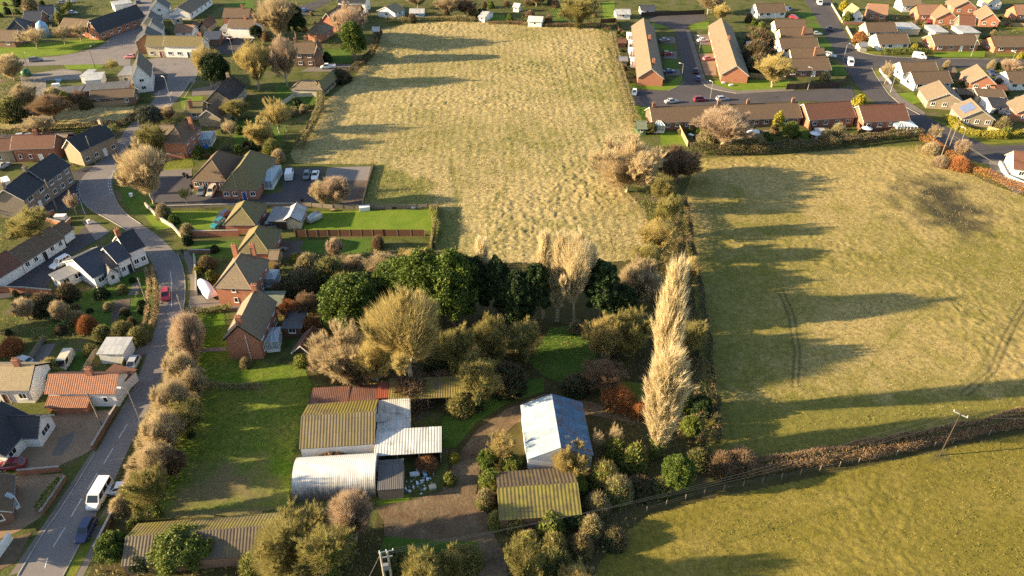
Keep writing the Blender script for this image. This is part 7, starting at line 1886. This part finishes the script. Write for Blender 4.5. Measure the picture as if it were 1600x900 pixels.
# ================================================================== VEHICLES
for a in [
    (158, 778, 150, 792, 'minibus', 'white', 'white passenger van driving down the village road'), (188, 768, 170, 770, 'hatchback', 'white', 'small white car parked beside the white passenger van', ),
    (136, 832, 128, 848, 'hatchback', 'navy', 'dark car parked half on the verge at the bottom left'), (20, 730, -10, 733, 'hatchback', 'maroon', 'dark pink car on the drive of the slate bungalow'),
    (209, 573, 203, 584, 'hatchback', 'silver', 'silver car parked by the orange roofed cottage'), (260, 464, 260, 480, 'hatchback', 'red', 'red car driving down past the covered boat'),
    (96, 414, 80, 423, 'estate', 'white', 'white estate car in the tarmac yard of the white house'), (37, 568, 24, 565, 'hatchback', 'silver', 'silver car among the clutter at the left edge garden'),
    (316, 302, 312, 310, 'hatchback', 'grey', 'grey car parked in front of the hall'), (331, 303, 326, 312, 'estate', 'cream', 'large pale off road car parked in front of the hall'),
    (453, 277, 455, 268, 'van', 'white', 'white van parked at the right of the hall'), (480, 277, 478, 284, 'hatchback', 'grey', 'grey car in the hall car park next to white car'), (493, 277, 491, 284, 'saloon', 'white', 'white car nearest the grey court'),
    (342, 352, 336, 356, 'hatchback', 'teal', 'teal car in front of the hipped bungalow'), (350, 340, 344, 344, 'hatchback', 'navy', 'dark blue car behind the teal car'), (418, 358, 404, 360, 'estate', 'grey', 'grey car parked between the two hipped bungalows'),
    (204, 91, 196, 91, 'hatchback', 'pink', 'pale pink car outside the white pub'), (57, 96, 70, 95, 'estate', 'grey', 'grey car driving along the main road by the verge'),
    (186, 50, 190, 44, 'saloon', 'white', 'white car, lower of the parked line on the upper road'), (191, 41, 194, 36, 'hatchback', 'black', 'black car in the parked line on the upper road'), (205, 24, 208, 18, 'estate', 'white', 'white car parked at the top of the upper road'),
    (217, 5, 220, 0, 'hatchback', 'navy', 'dark car at the top edge on the upper road'), (513, 107, 496, 108, 'pickup', 'white', 'white pickup truck by the three chimney house'),
    (345, 64, 352, 60, 'saloon', 'grey', 'grey car in the yard before the blank white wall'), (360, 62, 362, 56, 'hatchback', 'maroon', 'maroon car in the yard before the blank white wall'),
    (352, 142, 346, 145, 'hatchback', 'red', 'red car in the drive of the cream boarded house'), (342, 145, 336, 148, 'saloon', 'navy', 'navy car in the drive left of the red car'), (476, 18, 482, 12, 'hatchback', 'blue', 'blue car on the close road near the top edge'),
    (1038, 65, 1050, 64, 'saloon', 'grey', 'grey car, top of three in front of the left terrace'), (1043, 86, 1056, 85, 'hatchback', 'maroon', 'maroon car, middle of three in front of the left terrace'), (1045, 114, 1058, 113, 'saloon', 'navy', 'dark blue car, lowest of three in front of the left terrace'),
    (1098, 65, 1112, 64, 'saloon', 'white', 'white car in front of the right terrace'), (1106, 94, 1114, 93, 'hatchback', 'pink', 'pink car on the gravel of the right terrace'),
    (1087, 113, 1086, 106, 'saloon', 'black', 'black car, upper of two at the cul-de-sac mouth'), (1090, 125, 1089, 118, 'hatchback', 'navy', 'dark car, lower of two at the cul-de-sac mouth'),
    (991, 147, 990, 153, 'hatchback', 'white', 'white car parked alone at the meadow end of the street'), (1049, 161, 1060, 160, 'saloon', 'silver', 'silver car on the street behind the longest terrace'), (1094, 158, 1108, 157, 'estate', 'maroon', 'maroon car on the street behind the longest terrace'), (1128, 157, 1140, 156, 'hatchback', 'silver', 'silver car half hidden behind the terrace ridge'),
    (1232, 16, 1240, 20, 'saloon', 'navy', 'navy car beside the topmost row bungalow'), (1240, 29, 1248, 30, 'hatchback', 'red', 'red car below the topmost row bungalow'), (1296, 47, 1302, 54, 'saloon', 'black', 'black car on the estate road'),
    (1275, 55, 1284, 55, 'saloon', 'silver', 'silver car beside the chimney breast bungalow'), (1297, 89, 1306, 91, 'estate', 'silver', 'silver car on the drive above the widest bungalow'), (1328, 101, 1331, 110, 'van', 'white', 'white van parked at the estate road corner'),
    (1280, 7, 1284, 14, 'van', 'white', 'white van at the top of the estate road'), (1436, 91, 1450, 93, 'van', 'white', 'white van on the side street by the hedge'),
    (1452, 36, 1446, 40, 'hatchback', 'red', 'red car among the orange roofed houses'), (1548, 116, 1554, 122, 'saloon', 'navy', 'navy car beside the brick gabled tan roof bungalow'), (1540, 144, 1552, 148, 'saloon', 'grey', 'grey car on the drive below the tan roof bungalow'),
    (1578, 181, 1586, 183, 'hatchback', 'silver', 'silver car by the black roofed garage'), (1408, 43, 1416, 43, 'saloon', 'silver', 'silver car behind the small brown bungalow'), (12, 290, 8, 284, 'van', 'white', 'white van behind the stone house gable'),
    (6, 262, 14, 258, 'saloon', 'silver', 'silver car at the left edge above the stone house'), (36, 216, 44, 215, 'hatchback', 'silver', 'silver car on the lane behind the red cottage row'), (50, 216, 58, 215, 'hatchback', 'grey', 'grey car on the lane behind the red cottage row'),
    (114, 22, 122, 22, 'saloon', 'silver', 'silver car behind the long black roof'), (98, 6, 106, 6, 'saloon', 'grey', 'grey car near the top edge at the upper left'), (112, 4, 120, 4, 'hatchback', 'silver', 'silver car near the top edge right of the grey one'),
    (1010, 66, 1006, 70, 'hatchback', 'grey', None)][:-1]: car(*a)
# covered boat, an upturned-hull shape under a white sheet
p = G(324, 456); h = G(336, 470) - p
r = empty('covered_boat', (p.x, p.y, 0), math.atan2(h.y, h.x)); tag(r, 'boat under a white cover on the drive of the bright red house', 'boat')
m = MB(); rings = []
for x, w_, z in [(-3.4, .25, 1.0), (-3.2, .7, 1.5), (-2, 1.1, 1.85), (-.5, 1.2, 2.2), (1, 1.2, 2.0), (2.4, 1.15, 1.7), (3.1, 1.05, 1.4), (3.25, .9, .9)]:
    rings.append([Vector((x, w_ * math.cos(a), .45 + (z - .45) * max(0, math.sin(a)) ** .8)) for a in [math.pi * k / 10 for k in range(11)]])
for a, b in zip(rings, rings[1:]):
    for i in range(10): m.face([a[i], b[i], b[i + 1], a[i + 1]][::-1])
m.face(rings[-1]); m.face(rings[0][::-1])
link('cover', m.mesh('cover', 'plastic_white', None, True), r)
m = MB(); m.box((0, 0, .25), (1, 0, 0), (0, 1, 0), 5.0, 1.2, .2)
for s in (-1, 1): m.tube([(.4, s * .85 - .09, .3), (.4, s * .85 + .09, .3)], .3, 10)
link('trailer', m.mesh('trailer', 'grey_trim'), r)
# wrecked van in the garden
w_ = car(104, 570, 98, 580, 'van', 'cream', 'old cream van wreck buried in garden shrubs', 'cars and vans', .95)
# small dome-covered thing on the lawn, trailers, tractor
p = G(492, 345); r = empty('covered_caravan', (p.x, p.y, 0), .9); tag(r, 'rounded silver blue covered trailer at the lawn end', 'trailer')
m = MB(); rings = []
for x, w_, z in [(-2.0, .5, 1.2), (-1.7, .85, 1.8), (0, 1.0, 2.2), (1.6, .9, 1.9), (2.0, .5, 1.2)]:
    rings.append([Vector((x, w_ * math.cos(a), .4 + (z - .4) * max(0, math.sin(a)) ** .6)) for a in [math.pi * k / 10 for k in range(11)]])
for a, b in zip(rings, rings[1:]):
    for i in range(10): m.face([a[i], b[i], b[i + 1], a[i + 1]][::-1])
m.face(rings[-1]); m.face(rings[0][::-1]); link('cover', m.mesh('cover', 'steel', None, True), r)
m = MB(); m.box((0, 0, .2), (1, 0, 0), (0, 1, 0), 3.4, 1.1, .2); m.tube([(0, -.9, .3), (0, .9, .3)], .28, 10); link('axle', m.mesh('axle', 'tyre'), r)
p = G(71, 158) if False else G(42, 118); r = empty('garden_dome', (p.x, p.y, 0)); tag(r, 'dark green domed tank beside the lay-by', 'tank')
m = MB(); m.tube([(0, 0, 0), (0, 0, 1.4), (0, 0, 2.0), (0, 0, 2.3)], [1.5, 1.5, 1.1, .3], 14); link('tank_shell', m.mesh('tank_shell', 'green_paint', None, True), r)
p = G(71, 58); r = empty('water_tank', (p.x, p.y, 0)); tag(r, 'big pale blue round tank beside the verge trees', 'tank')
m = MB(); m.tube([(0, 0, 0), (0, 0, 4.2), (0, 0, 5.4), (0, 0, 6.2)], [2.1, 2.1, 1.6, .4], 16); link('tank_shell', m.mesh('tank_shell', 'plastic_blue', None, True), r)

# ================================================================== SMALL THINGS
def bin_(u, v, mat, label):
    p = G(u, v); r = empty('wheelie_bin', (p.x, p.y, 0), rng.uniform(0, 6)); tag(r, label, 'bin', 'wheeled bins')
    m = MB(); X, Y = Vector((1, 0, 0)), Vector((0, 1, 0)); f = []
    q = [Vector((a * .24, b * .28, .08)) for a, b in ((-1, -1), (1, -1), (1, 1), (-1, 1))]; t = [Vector((a * .3, b * .36, 1.0)) for a, b in ((-1, -1), (1, -1), (1, 1), (-1, 1))]
    m.face(q[::-1])
    for i in range(4): m.face([q[i], q[(i + 1) % 4], t[(i + 1) % 4], t[i]])
    link('bin_body', m.mesh('bin_body', mat), r)
    m = MB(); m.box((0, 0, 1.0), X, Y, .64, .78, .07); link('lid', m.mesh('lid', mat), r)
    m = MB(); m.tube([(-.25, .3, .1), (.25, .3, .1)], .1, 8); link('wheels', m.mesh('wheels', 'tyre'), r)
for a in [(288, 276, 'black_bin', 'black wheeled bin by the left corner of the hall'), (293, 278, 'black_bin', 'black wheeled bin closest to the left hall wall'), (404, 300, 'blue_paint', 'blue wheeled bin at the right front corner of the hall'), (300, 294, 'black_bin', 'black wheeled bin at the hall car park edge'), (473, 316, 'black_bin', 'black wheeled bin at the lower right of the car park'), (140, 350, 'plastic_white', 'white bin at the yard entrance beside the road bend'), (474, 340, 'plastic_white', 'white bin beside the rounded silver trailer'), (206, 308, 'plastic_white', 'pale bin under the large pale bare tree')]: bin_(*a)
# pedestrian
def person(u, v, rz, label):
    p = G(u, v)
    r = empty('person', (p.x, p.y, .03), rz); tag(r, label, 'person')
    bm = bmesh.new(); sk = bm.verts.layers.skin.verify()
    J = {'pel': ((0, 0, .95), .15), 'che': ((.03, 0, 1.3), .17), 'nek': ((.05, 0, 1.5), .06), 'hd': ((.09, 0, 1.64), .1), 'top': ((.09, 0, 1.72), .07)}
    for s, t in ((1, 'l'), (-1, 'r')):
        J['hip' + t] = ((0, s * .1, .9), .1); J['kn' + t] = ((.14 * s, s * .1, .5), .07); J['an' + t] = ((.22 * s if s > 0 else -.34, s * .1, .1), .045); J['to' + t] = ((.4 if s > 0 else -.2, s * .1, .04), .04)
        J['sh' + t] = ((.03, s * .2, 1.4), .075); J['el' + t] = ((-.12 * s, s * .26, 1.14), .05); J['wr' + t] = ((-.02 * s + .08, s * .25, .9), .035); J['ha' + t] = ((-.02 * s + .12, s * .25, .82), .035)
    V = {}
    for k, (c, q) in J.items():
        V[k] = bm.verts.new(c); V[k][sk].radius = (q, q)
    V['pel'][sk].use_root = True
    E = [('pel', 'che'), ('che', 'nek'), ('nek', 'hd'), ('hd', 'top')]
    for t in 'lr': E += [('pel', 'hip' + t), ('hip' + t, 'kn' + t), ('kn' + t, 'an' + t), ('an' + t, 'to' + t), ('che', 'sh' + t), ('sh' + t, 'el' + t), ('el' + t, 'wr' + t), ('wr' + t, 'ha' + t)]
    for a, b in E: bm.edges.new((V[a], V[b]))
    me = bpy.data.meshes.new('body'); bm.to_mesh(me); bm.free(); me.materials.append(M['cloth_dark'])
    o = link('body', me, r)
    md = o.modifiers.new('skin', 'SKIN'); o.modifiers.new('sub', 'SUBSURF').levels = 1
    m = MB(); m.tube([(.1, 0, 1.66), (.08, 0, 1.76)], [.115, .07], 8); link('hair', m.mesh('hair', 'wood_dark'), r)
    m = MB(); m.box((.185, 0, 1.58), (1, 0, 0), (0, 1, 0), .04, .13, .13); link('face', m.mesh('face', 'skin'), r)
person(287, 399, -1.3, 'person in dark clothes walking on the road opposite the white house')
# rubbish heap in the yard: each big piece its own thing
pts = [(640, 768, .5, 'plastic_white'), (648, 742, .9, 'plastic_white'), (656, 736, .8, 'plastic_white'), (664, 742, .9, 'plastic_blue'), (670, 738, .7, 'plastic_blue'), (652, 756, .5, 'plastic_white'), (660, 752, .45, 'plastic_white'), (668, 750, .55, 'plastic_white'), (676, 762, .9, 'cream_render'), (664, 764, .4, 'plastic_white'), (646, 762, .4, 'plastic_white'), (656, 764, .35, 'grey_trim'), (634, 764, .4, 'plastic_white'), (672, 748, .4, 'plastic_blue')]
for i in range(46): pts.append((rng.uniform(632, 682), rng.uniform(738, 772), rng.uniform(.12, .28), rng.choice(['plastic_white', 'plastic_white', 'grey_trim', 'plastic_blue', 'wood_tan', 'steel'])))
root = empty('rubbish_heap', G(660, 756)); tag(root, 'heap of white and blue rubbish beside the dark lean-to', 'rubbish heap')
by = {}
for u, v, s, mt in pts:
    c = G(u, v); q = by.setdefault(mt, MB())
    a = rng.uniform(0, 6); e = Vector((math.cos(a), math.sin(a), rng.uniform(-.2, .3))).normalized(); n = Vector((-math.sin(a), math.cos(a), rng.uniform(-.2, .2))).normalized()
    q.box(c, e, n, s * rng.uniform(.7, 1.6), s * rng.uniform(.5, 1.0), s * rng.uniform(.3, .7))
for mt, q in by.items(): o = q.build({'plastic_white': 'white_debris', 'plastic_blue': 'blue_debris', 'grey_trim': 'dark_debris', 'wood_tan': 'timber_debris', 'steel': 'metal_debris', 'cream_render': 'sack'}[mt], mt, root); o['kind'] = 'stuff'
# tarpaulin, parasol, patio sets, trampolines
p = G(316, 228); r = empty('tarpaulin', (p.x, p.y, 0)); tag(r, 'blue tarpaulin draped over a heap below the conservatory', 'tarpaulin')
m = MB(); g = [[Vector((-2.2 + i * .55, -1.6 + j * .55, (.05 if i in (0, 8) or j in (0, 6) else .7 + .35 * math.sin(i * 1.7 + j) + .3 * math.cos(j * 2.1)))) for j in range(7)] for i in range(9)]
for i in range(8):
    for j in range(6): m.face([g[i][j], g[i + 1][j], g[i + 1][j + 1], g[i][j + 1]])
link('sheet', m.mesh('sheet', 'blue_tarp', None, True), r)
def parasol(u, v, rad, h, label):
    p = G(u, v); r = empty('parasol', (p.x, p.y, 0)); tag(r, label, 'parasol')
    m = MB(); m.tube([(0, 0, 0), (0, 0, h)], .04, 6); link('pole', m.mesh('pole', 'steel'), r)
    m = MB(); k = 10
    for i in range(k):
        a, b = 2 * math.pi * i / k, 2 * math.pi * (i + 1) / k
        m.slab([(rad * math.cos(a), rad * math.sin(a), h - .5), (rad * math.cos(b), rad * math.sin(b), h - .5), (0, 0, h)], .03)
    link('canopy', m.mesh('canopy', 'plastic_white'), r)
parasol(1174, 216, 2.0, 2.6, 'large white parasol behind the longest terrace'); parasol(1272, 218, 1.6, 2.4, 'white parasol behind the left red brown pair'); parasol(1352, 210, 1.5, 2.4, 'white parasol behind the right red brown pair')
def bench_set(u, v, label, mat='wood_grey'):
    p = G(u, v); r = empty('garden_table', (p.x, p.y, 0), rng.uniform(0, 3)); tag(r, label, 'table')
    m = MB(); m.box((0, 0, .7), (1, 0, 0), (0, 1, 0), 1.7, .9, .06); link('table_top', m.mesh('table_top', mat), r)
    for x in (-.7, .7):
        for y in (-.35, .35): m = MB(); m.box((x, y, 0), (1, 0, 0), (0, 1, 0), .07, .07, .7); link('leg', m.mesh('leg', mat), r)
for a in [(1080, 214, 'garden table in the second terrace garden', 'plastic_white'), (444, 392, 'cluttered garden table behind the mossy bungalow'), (1196, 208, 'garden table under the terrace windows')]: bench_set(*a)
# log stacks, pallets, tanks along the lawn edge
for i, (u, v, s, mt, lab) in enumerate([(570, 328, 2.4, 'plastic_white', 'long white box lying at the top of the bright lawn'), (646, 325, 1.0, 'plastic_white', 'white drum at the top right of the bright lawn'), (656, 325, 1.0, 'steel', 'grey drum beside the white drum at the lawn'), (616, 326, .9, 'black_bin', 'black compost bin at the top of the bright lawn'), (520, 330, 1.0, 'wood_tan', 'timber stack at the top left of the bright lawn'),
                                       (598, 676, 1.8, 'grey_sheet', 'loose sheet box lying on the lower roof corner by the barn'), (54, 318, 1.2, 'plastic_white', 'white crate below the stone house'), (158, 132, 1.6, 'plastic_white', 'white chest on the black flat roof edge'), (88, 135, 2.2, 'plastic_white', 'white sheet stack in the pub yard'), (92, 127, 1.6, 'plastic_blue', 'pale blue crate in the pub yard'),
                                       (96, 342, 2.4, 'plastic_white', 'white boat shaped trough beside the small timber yard'), (1130, 130, 1.0, 'plastic_white', 'white planter on the green'), (1142, 134, 1.2, 'plastic_white', 'white bench block on the green')]):
    p = G(u, v); r = empty('storage_box', (p.x, p.y, 2.9 if i == 5 else 0), rng.uniform(0, .5)); tag(r, lab, 'box')
    m = MB(); m.box((0, 0, 0), (1, 0, 0), (0, 1, 0), s, s * .55, s * .4); link('box_body', m.mesh('box_body', mt), r)
    m = MB(); m.box((0, 0, s * .4), (1, 0, 0), (0, 1, 0), s + .08, s * .55 + .08, .06); link('lid', m.mesh('lid', mt), r)

# ================================================================== FENCES, WALLS
fence([(462, 370), (530, 369), (600, 369), (664, 369)], 1.7, 'brown panel fence with pale posts below the bright lawn')
fence([(470, 322), (520, 326), (600, 326), (684, 325)], 1.1, 'weathered low fence along the top of the bright lawn', 'wood_grey', 'wood_grey')
fence([(566, 322), (574, 290), (584, 259)], .9, 'thin timber fence at the right of the hard court', 'wood_tan', 'wood_tan', 3)
fence([(684, 325), (680, 360), (674, 392)], 1.6, 'pale timber fence at the meadow end of the bright lawn', 'wood_tan', 'wood_tan')
fence([(110, 172), (160, 168), (212, 163)], 1.8, 'tan timber fence above the small meadow', 'wood_tan', 'wood_tan')
fence([(212, 163), (204, 148)], 1.6, 'tan timber fence beside the white pub', 'wood_tan', 'wood_grey')
fence([(1172, 121), (1226, 126)], 1.6, 'sunlit cream fence behind the golden street tree', 'wood_tan', 'wood_tan')
fence([(1228, 140), (1270, 139), (1312, 137), (1322, 126), (1326, 118)], 1.9, 'black timber fence around the widest bungalow', 'wood_dark', 'wood_dark')
fence([(996, 132), (1034, 131)], 1.3, 'brown fence under the left terrace gable', 'wood_brown', 'wood_brown')
fence([(1060, 202), (1067, 216), (1074, 230)], 1.7, 'orange brown fence between terrace gardens', 'wood_tan', 'wood_tan')
fence([(1262, 198), (1268, 220)], 1.7, 'brown fence left of the red brown pairs', 'wood_brown', 'wood_tan')
fence([(1338, 196), (1344, 216)], 1.7, 'brown fence between the red brown pairs', 'wood_brown', 'wood_tan')
fence([(1340, 212), (1400, 206), (1424, 204)], 1.8, 'dark brown fence below the right red brown pair', 'wood_brown', 'wood_dark')
fence([(1442, 164), (1500, 165)], 1.5, 'brown fence in front of the bungalow with sunny lawn', 'wood_brown', 'wood_tan')
fence([(1542, 204), (1564, 210)], 1.4, 'orange fence beside the solar panelled bungalow', 'wood_tan', 'wood_tan')
fence([(1556, 40), (1620, 43)], 1.5, 'orange timber fence at the top right lawn', 'wood_tan', 'wood_tan')
fence([(938, 36), (962, 34), (966, 48)], 1.6, 'red brown fence at the top corner of the meadow', 'wood_brown', 'wood_brown')
fence([(1002, 26), (1100, 22)], 1.8, 'dark fence behind the turning head', 'wood_dark', 'wood_dark')
fence([(130, 590), (150, 556), (154, 552)], 1.4, 'thin fence left of the tiny lawn by the garage', 'wood_grey', 'wood_grey')
fence([(190, 592), (200, 560)], 1.4, 'ivy grown fence right of the tiny lawn by the garage', 'leaf_olive', 'wood_grey')
fence([(40, 576), (70, 532)], 1.2, 'thin wire and timber fence beside the garden path', 'wood_grey', 'wood_grey')
wall([(305, 404), (308, 440), (308, 462)], 1.3, .22, 'low pale wall in front of the covered boat', 'cream_render')
wall([(300, 370), (374, 369)], 1.6, .22, 'brown brick wall across the front lawns', 'red_brick')
wall([(296, 396), (330, 396)], 1.0, .22, 'low brick wall at the front of the red house', 'brown_brick')
wall([(228, 322), (250, 344), (270, 356), (284, 372)], 1.0, .25, 'curving pale roadside wall beside the lit lawn', 'cream_render')
wall([(96, 736), (30, 742)], 1.1, .22, 'red wall along the lower side of the gravel yard', 'red_brick')
wall([(146, 704), (176, 652), (184, 640)], 1.1, .22, 'dark brick roadside wall of the gravel yard', 'brown_brick')
wall([(66, 806), (104, 750)], 1.0, .22, 'dark brick wall behind the low roadside hedge', 'brown_brick')
wall([(-10, 884), (20, 842)], 1.4, .25, 'white wall at the bottom left corner', 'white_render', 'white_trim')
wall([(-10, 456), (40, 458), (84, 462)], 1.5, .22, 'long red brick wall below the tarmac yard', 'red_brick')
wall([(150, 862), (178, 806), (186, 788)], 1.1, .22, 'brick wall along the pavement by the dark car', 'brown_brick')
wall([(262, 326), (320, 324), (400, 322), (470, 322)], .8, .22, 'low stone wall along the bottom of the hall car park', 'buff_brick')
wall([(86, 334), (64, 344), (104, 354), (112, 346)], 1.1, .22, 'small brick yard walls beside the pink tree', 'red_brick')
wall([(372, 88), (392, 74), (396, 70)], 2.0, .25, 'dark tall wall at the edge of the small parking yard', 'brown_brick')
wall([(168, 58), (186, 26), (196, 16)], 1.0, .25, 'dark low wall along the upper road before the long black roof', 'brown_brick')
wall([(262, 248), (290, 248)], 1.5, .25, 'red brick garden wall under the hip roofed brick house', 'red_brick')
wall([(1298, 6), (1316, 36)], .8, .22, 'low cream wall along the top of the estate road', 'cream_render')
wall([(1318, 38), (1352, 38)], 1.0, .22, 'lit brick wall before the narrow white gabled house', 'orange_brick')
wall([(1322, 44), (1334, 66), (1370, 74)], 1.0, .22, 'pale brick wall curving round the corner bungalow', 'cream_render')
wall([(1560, 258), (1572, 280), (1600, 292)], 1.2, .25, 'curved white wall of the corner house at the right edge', 'white_render', 'white_trim')
wall([(1374, 110), (1392, 132)], .8, .22, 'low white wall in front of the first bungalow below the street', 'white_render')
wall([(420, 180), (460, 152), (500, 150)], 1.3, .25, 'pale garden wall behind the cream garage block lawn', 'cream_render')
post_fence([(1010, 800), (1100, 772), (1250, 742), (1400, 712), (1600, 668)], 1.2, 'thin post and wire fence at the top of the lower field')

# ================================================================== LAMPS, POLES, WIRES
for u, v, h, a, lab in [(234, 478, 7, 3.0, 'street lamp on the bend above the red car') if False else (221, 662, 7.5, 3.0, 'street lamp leaning over the road at the cottage'), (1064, 128, 6, 2.6, 'street lamp at the left side of the cul-de-sac mouth'), (1109, 158, 6, 2, 'street lamp behind the longest terrace'), (1262, 140, 7, 2.4, 'street lamp beside the black fence'), (1317, 96, 6, .4, 'street lamp opposite the parked van on the estate corner'), (1391, 145, 6, .3, 'street lamp on the verge of the curving estate road'), (1517, 88, 6, -2, 'street lamp on the side street lawn'), (1576, 109, 6, 2, 'street lamp by the pink tree on the side street'),
                          (268, 160, 8, 2.5, 'street lamp on the upper bend below the white pub'), (366, 92, 7, 2.5, 'street lamp by the parking yard wall'), (149, 106, 7, 1.5, 'dark street lamp beside the main road verge'), (1092, 83, 6, 2.6, 'street lamp in front of the right terrace'), (1497, 234, 6, 2, 'street lamp right of the power poles'), (46, 112, 6, 1.5, 'dark lamp post at the lay-by'), (147, 70, 8, 0, 'tall lamp post on the verge corner'), (447, 205, 6, 2, 'pale post in the garden beside the meadow hedge')]:
    street_lamp(u, v, h, a, lab, 'dark_trim' if 'dark' in lab else 'steel')
P1 = pole(161, 668, 7.5, 'wooden pole at the corner of the gravel yard')
pole(232, 480, 7, 'wooden pole in the garden hedge by the red car'); pole(291, 504, 6.5, 'thin wooden pole by the pavement below the covered boat'); pole(89, 327, 8, 'wooden pole in front of the stone house'); pole(150, 256, 8, 'wooden pole at the foot of the beech hedge'); pole(375, 318, 8.5, 'wooden pole behind the hipped bungalow')
pole(22, 28, 8, 'wooden pole at the upper left field corner'); pole(462, 32, 8, 'pale pole, left of two at the close road', 'wood_tan'); pole(467, 28, 8.5, 'pale pole, right of two at the close road', 'wood_tan'); pole(1402 - 4, 56, 8, 'wooden pole near the estate corner') if False else None
PA = pole(1468, 712, 9.2, 'power pole with white cross arm in the field hedge', 'wood_dark', 2.0, -.75, .10)
pole(1469, 248, 9, 'leaning pale power pole, left of two at the pasture corner', 'wood_grey', r0=.11); pole(1480, 238, 9, 'pale power pole, right of two at the pasture corner', 'wood_grey', r0=.11)
b0 = GH(600, 866, 8.6); b0.z = 0
r = empty('power_pole', (b0.x, b0.y, 0), .2); tag(r, 'white twin legged power pole with cross arms at the bottom edge', 'utility pole', 'telegraph and power poles')
for x in (-.42, .42): m = MB(); m.tube([(x, 0, -.1), (x, 0, 9)], [.17, .13], 8); link('pole', m.mesh('pole', 'concrete'), r)
for z, L_ in ((8.75, 1.9), (7.7, 1.3)): m = MB(); m.box((.3, .16, z), (1, 0, 0), (0, 1, 0), L_, .12, .14); link('cross_arm', m.mesh('cross_arm', 'steel'), r)
m = MB(); m.box((0, -.35, 6.2), (1, 0, 0), (0, 1, 0), .7, .5, .9); link('transformer', m.mesh('transformer', 'felt_grey'), r)
for x in (-.5, .3, 1.1): m = MB(); m.tube([(x, .16, 8.9), (x, .16, 9.2)], .06, 6); link('insulator', m.mesh('insulator', 'plastic_white'), r)
pa = Vector(PA.location) + Vector((0, 0, 9.0))
for k, lab in ((-1, 'upper overhead wire crossing the lower field'), (0, 'middle overhead wire crossing the lower field'), (1, 'lower overhead wire crossing the lower field')):
    cable(b0 + Vector((.3 + k * .8, k * .5, 9.1)), pa + Vector((k * .8, -k * .7, 0)), 2.2, lab, .014)
    cable(pa + Vector((k * .8, -k * .7, 0)), GH(1720, 640 + k * 6, 9.0), .6, lab.replace('crossing the lower field', 'leaving the hedge pole to the right'), .014)
cable(b0 + Vector((-.4, -.4, 9)), GH(540, 960, 8.5), .5, 'overhead wire from the twin pole towards the bottom edge', .028)
for k, (u, v) in enumerate(((1545, 254), (1550, 262))): cable(GH(1481 + 8 * k, 211, 9), GH(u + 70, v + 30, 6), .5, ['pale overhead wire, upper, right of the power poles', 'pale overhead wire, lower, right of the power poles'][k], .03)
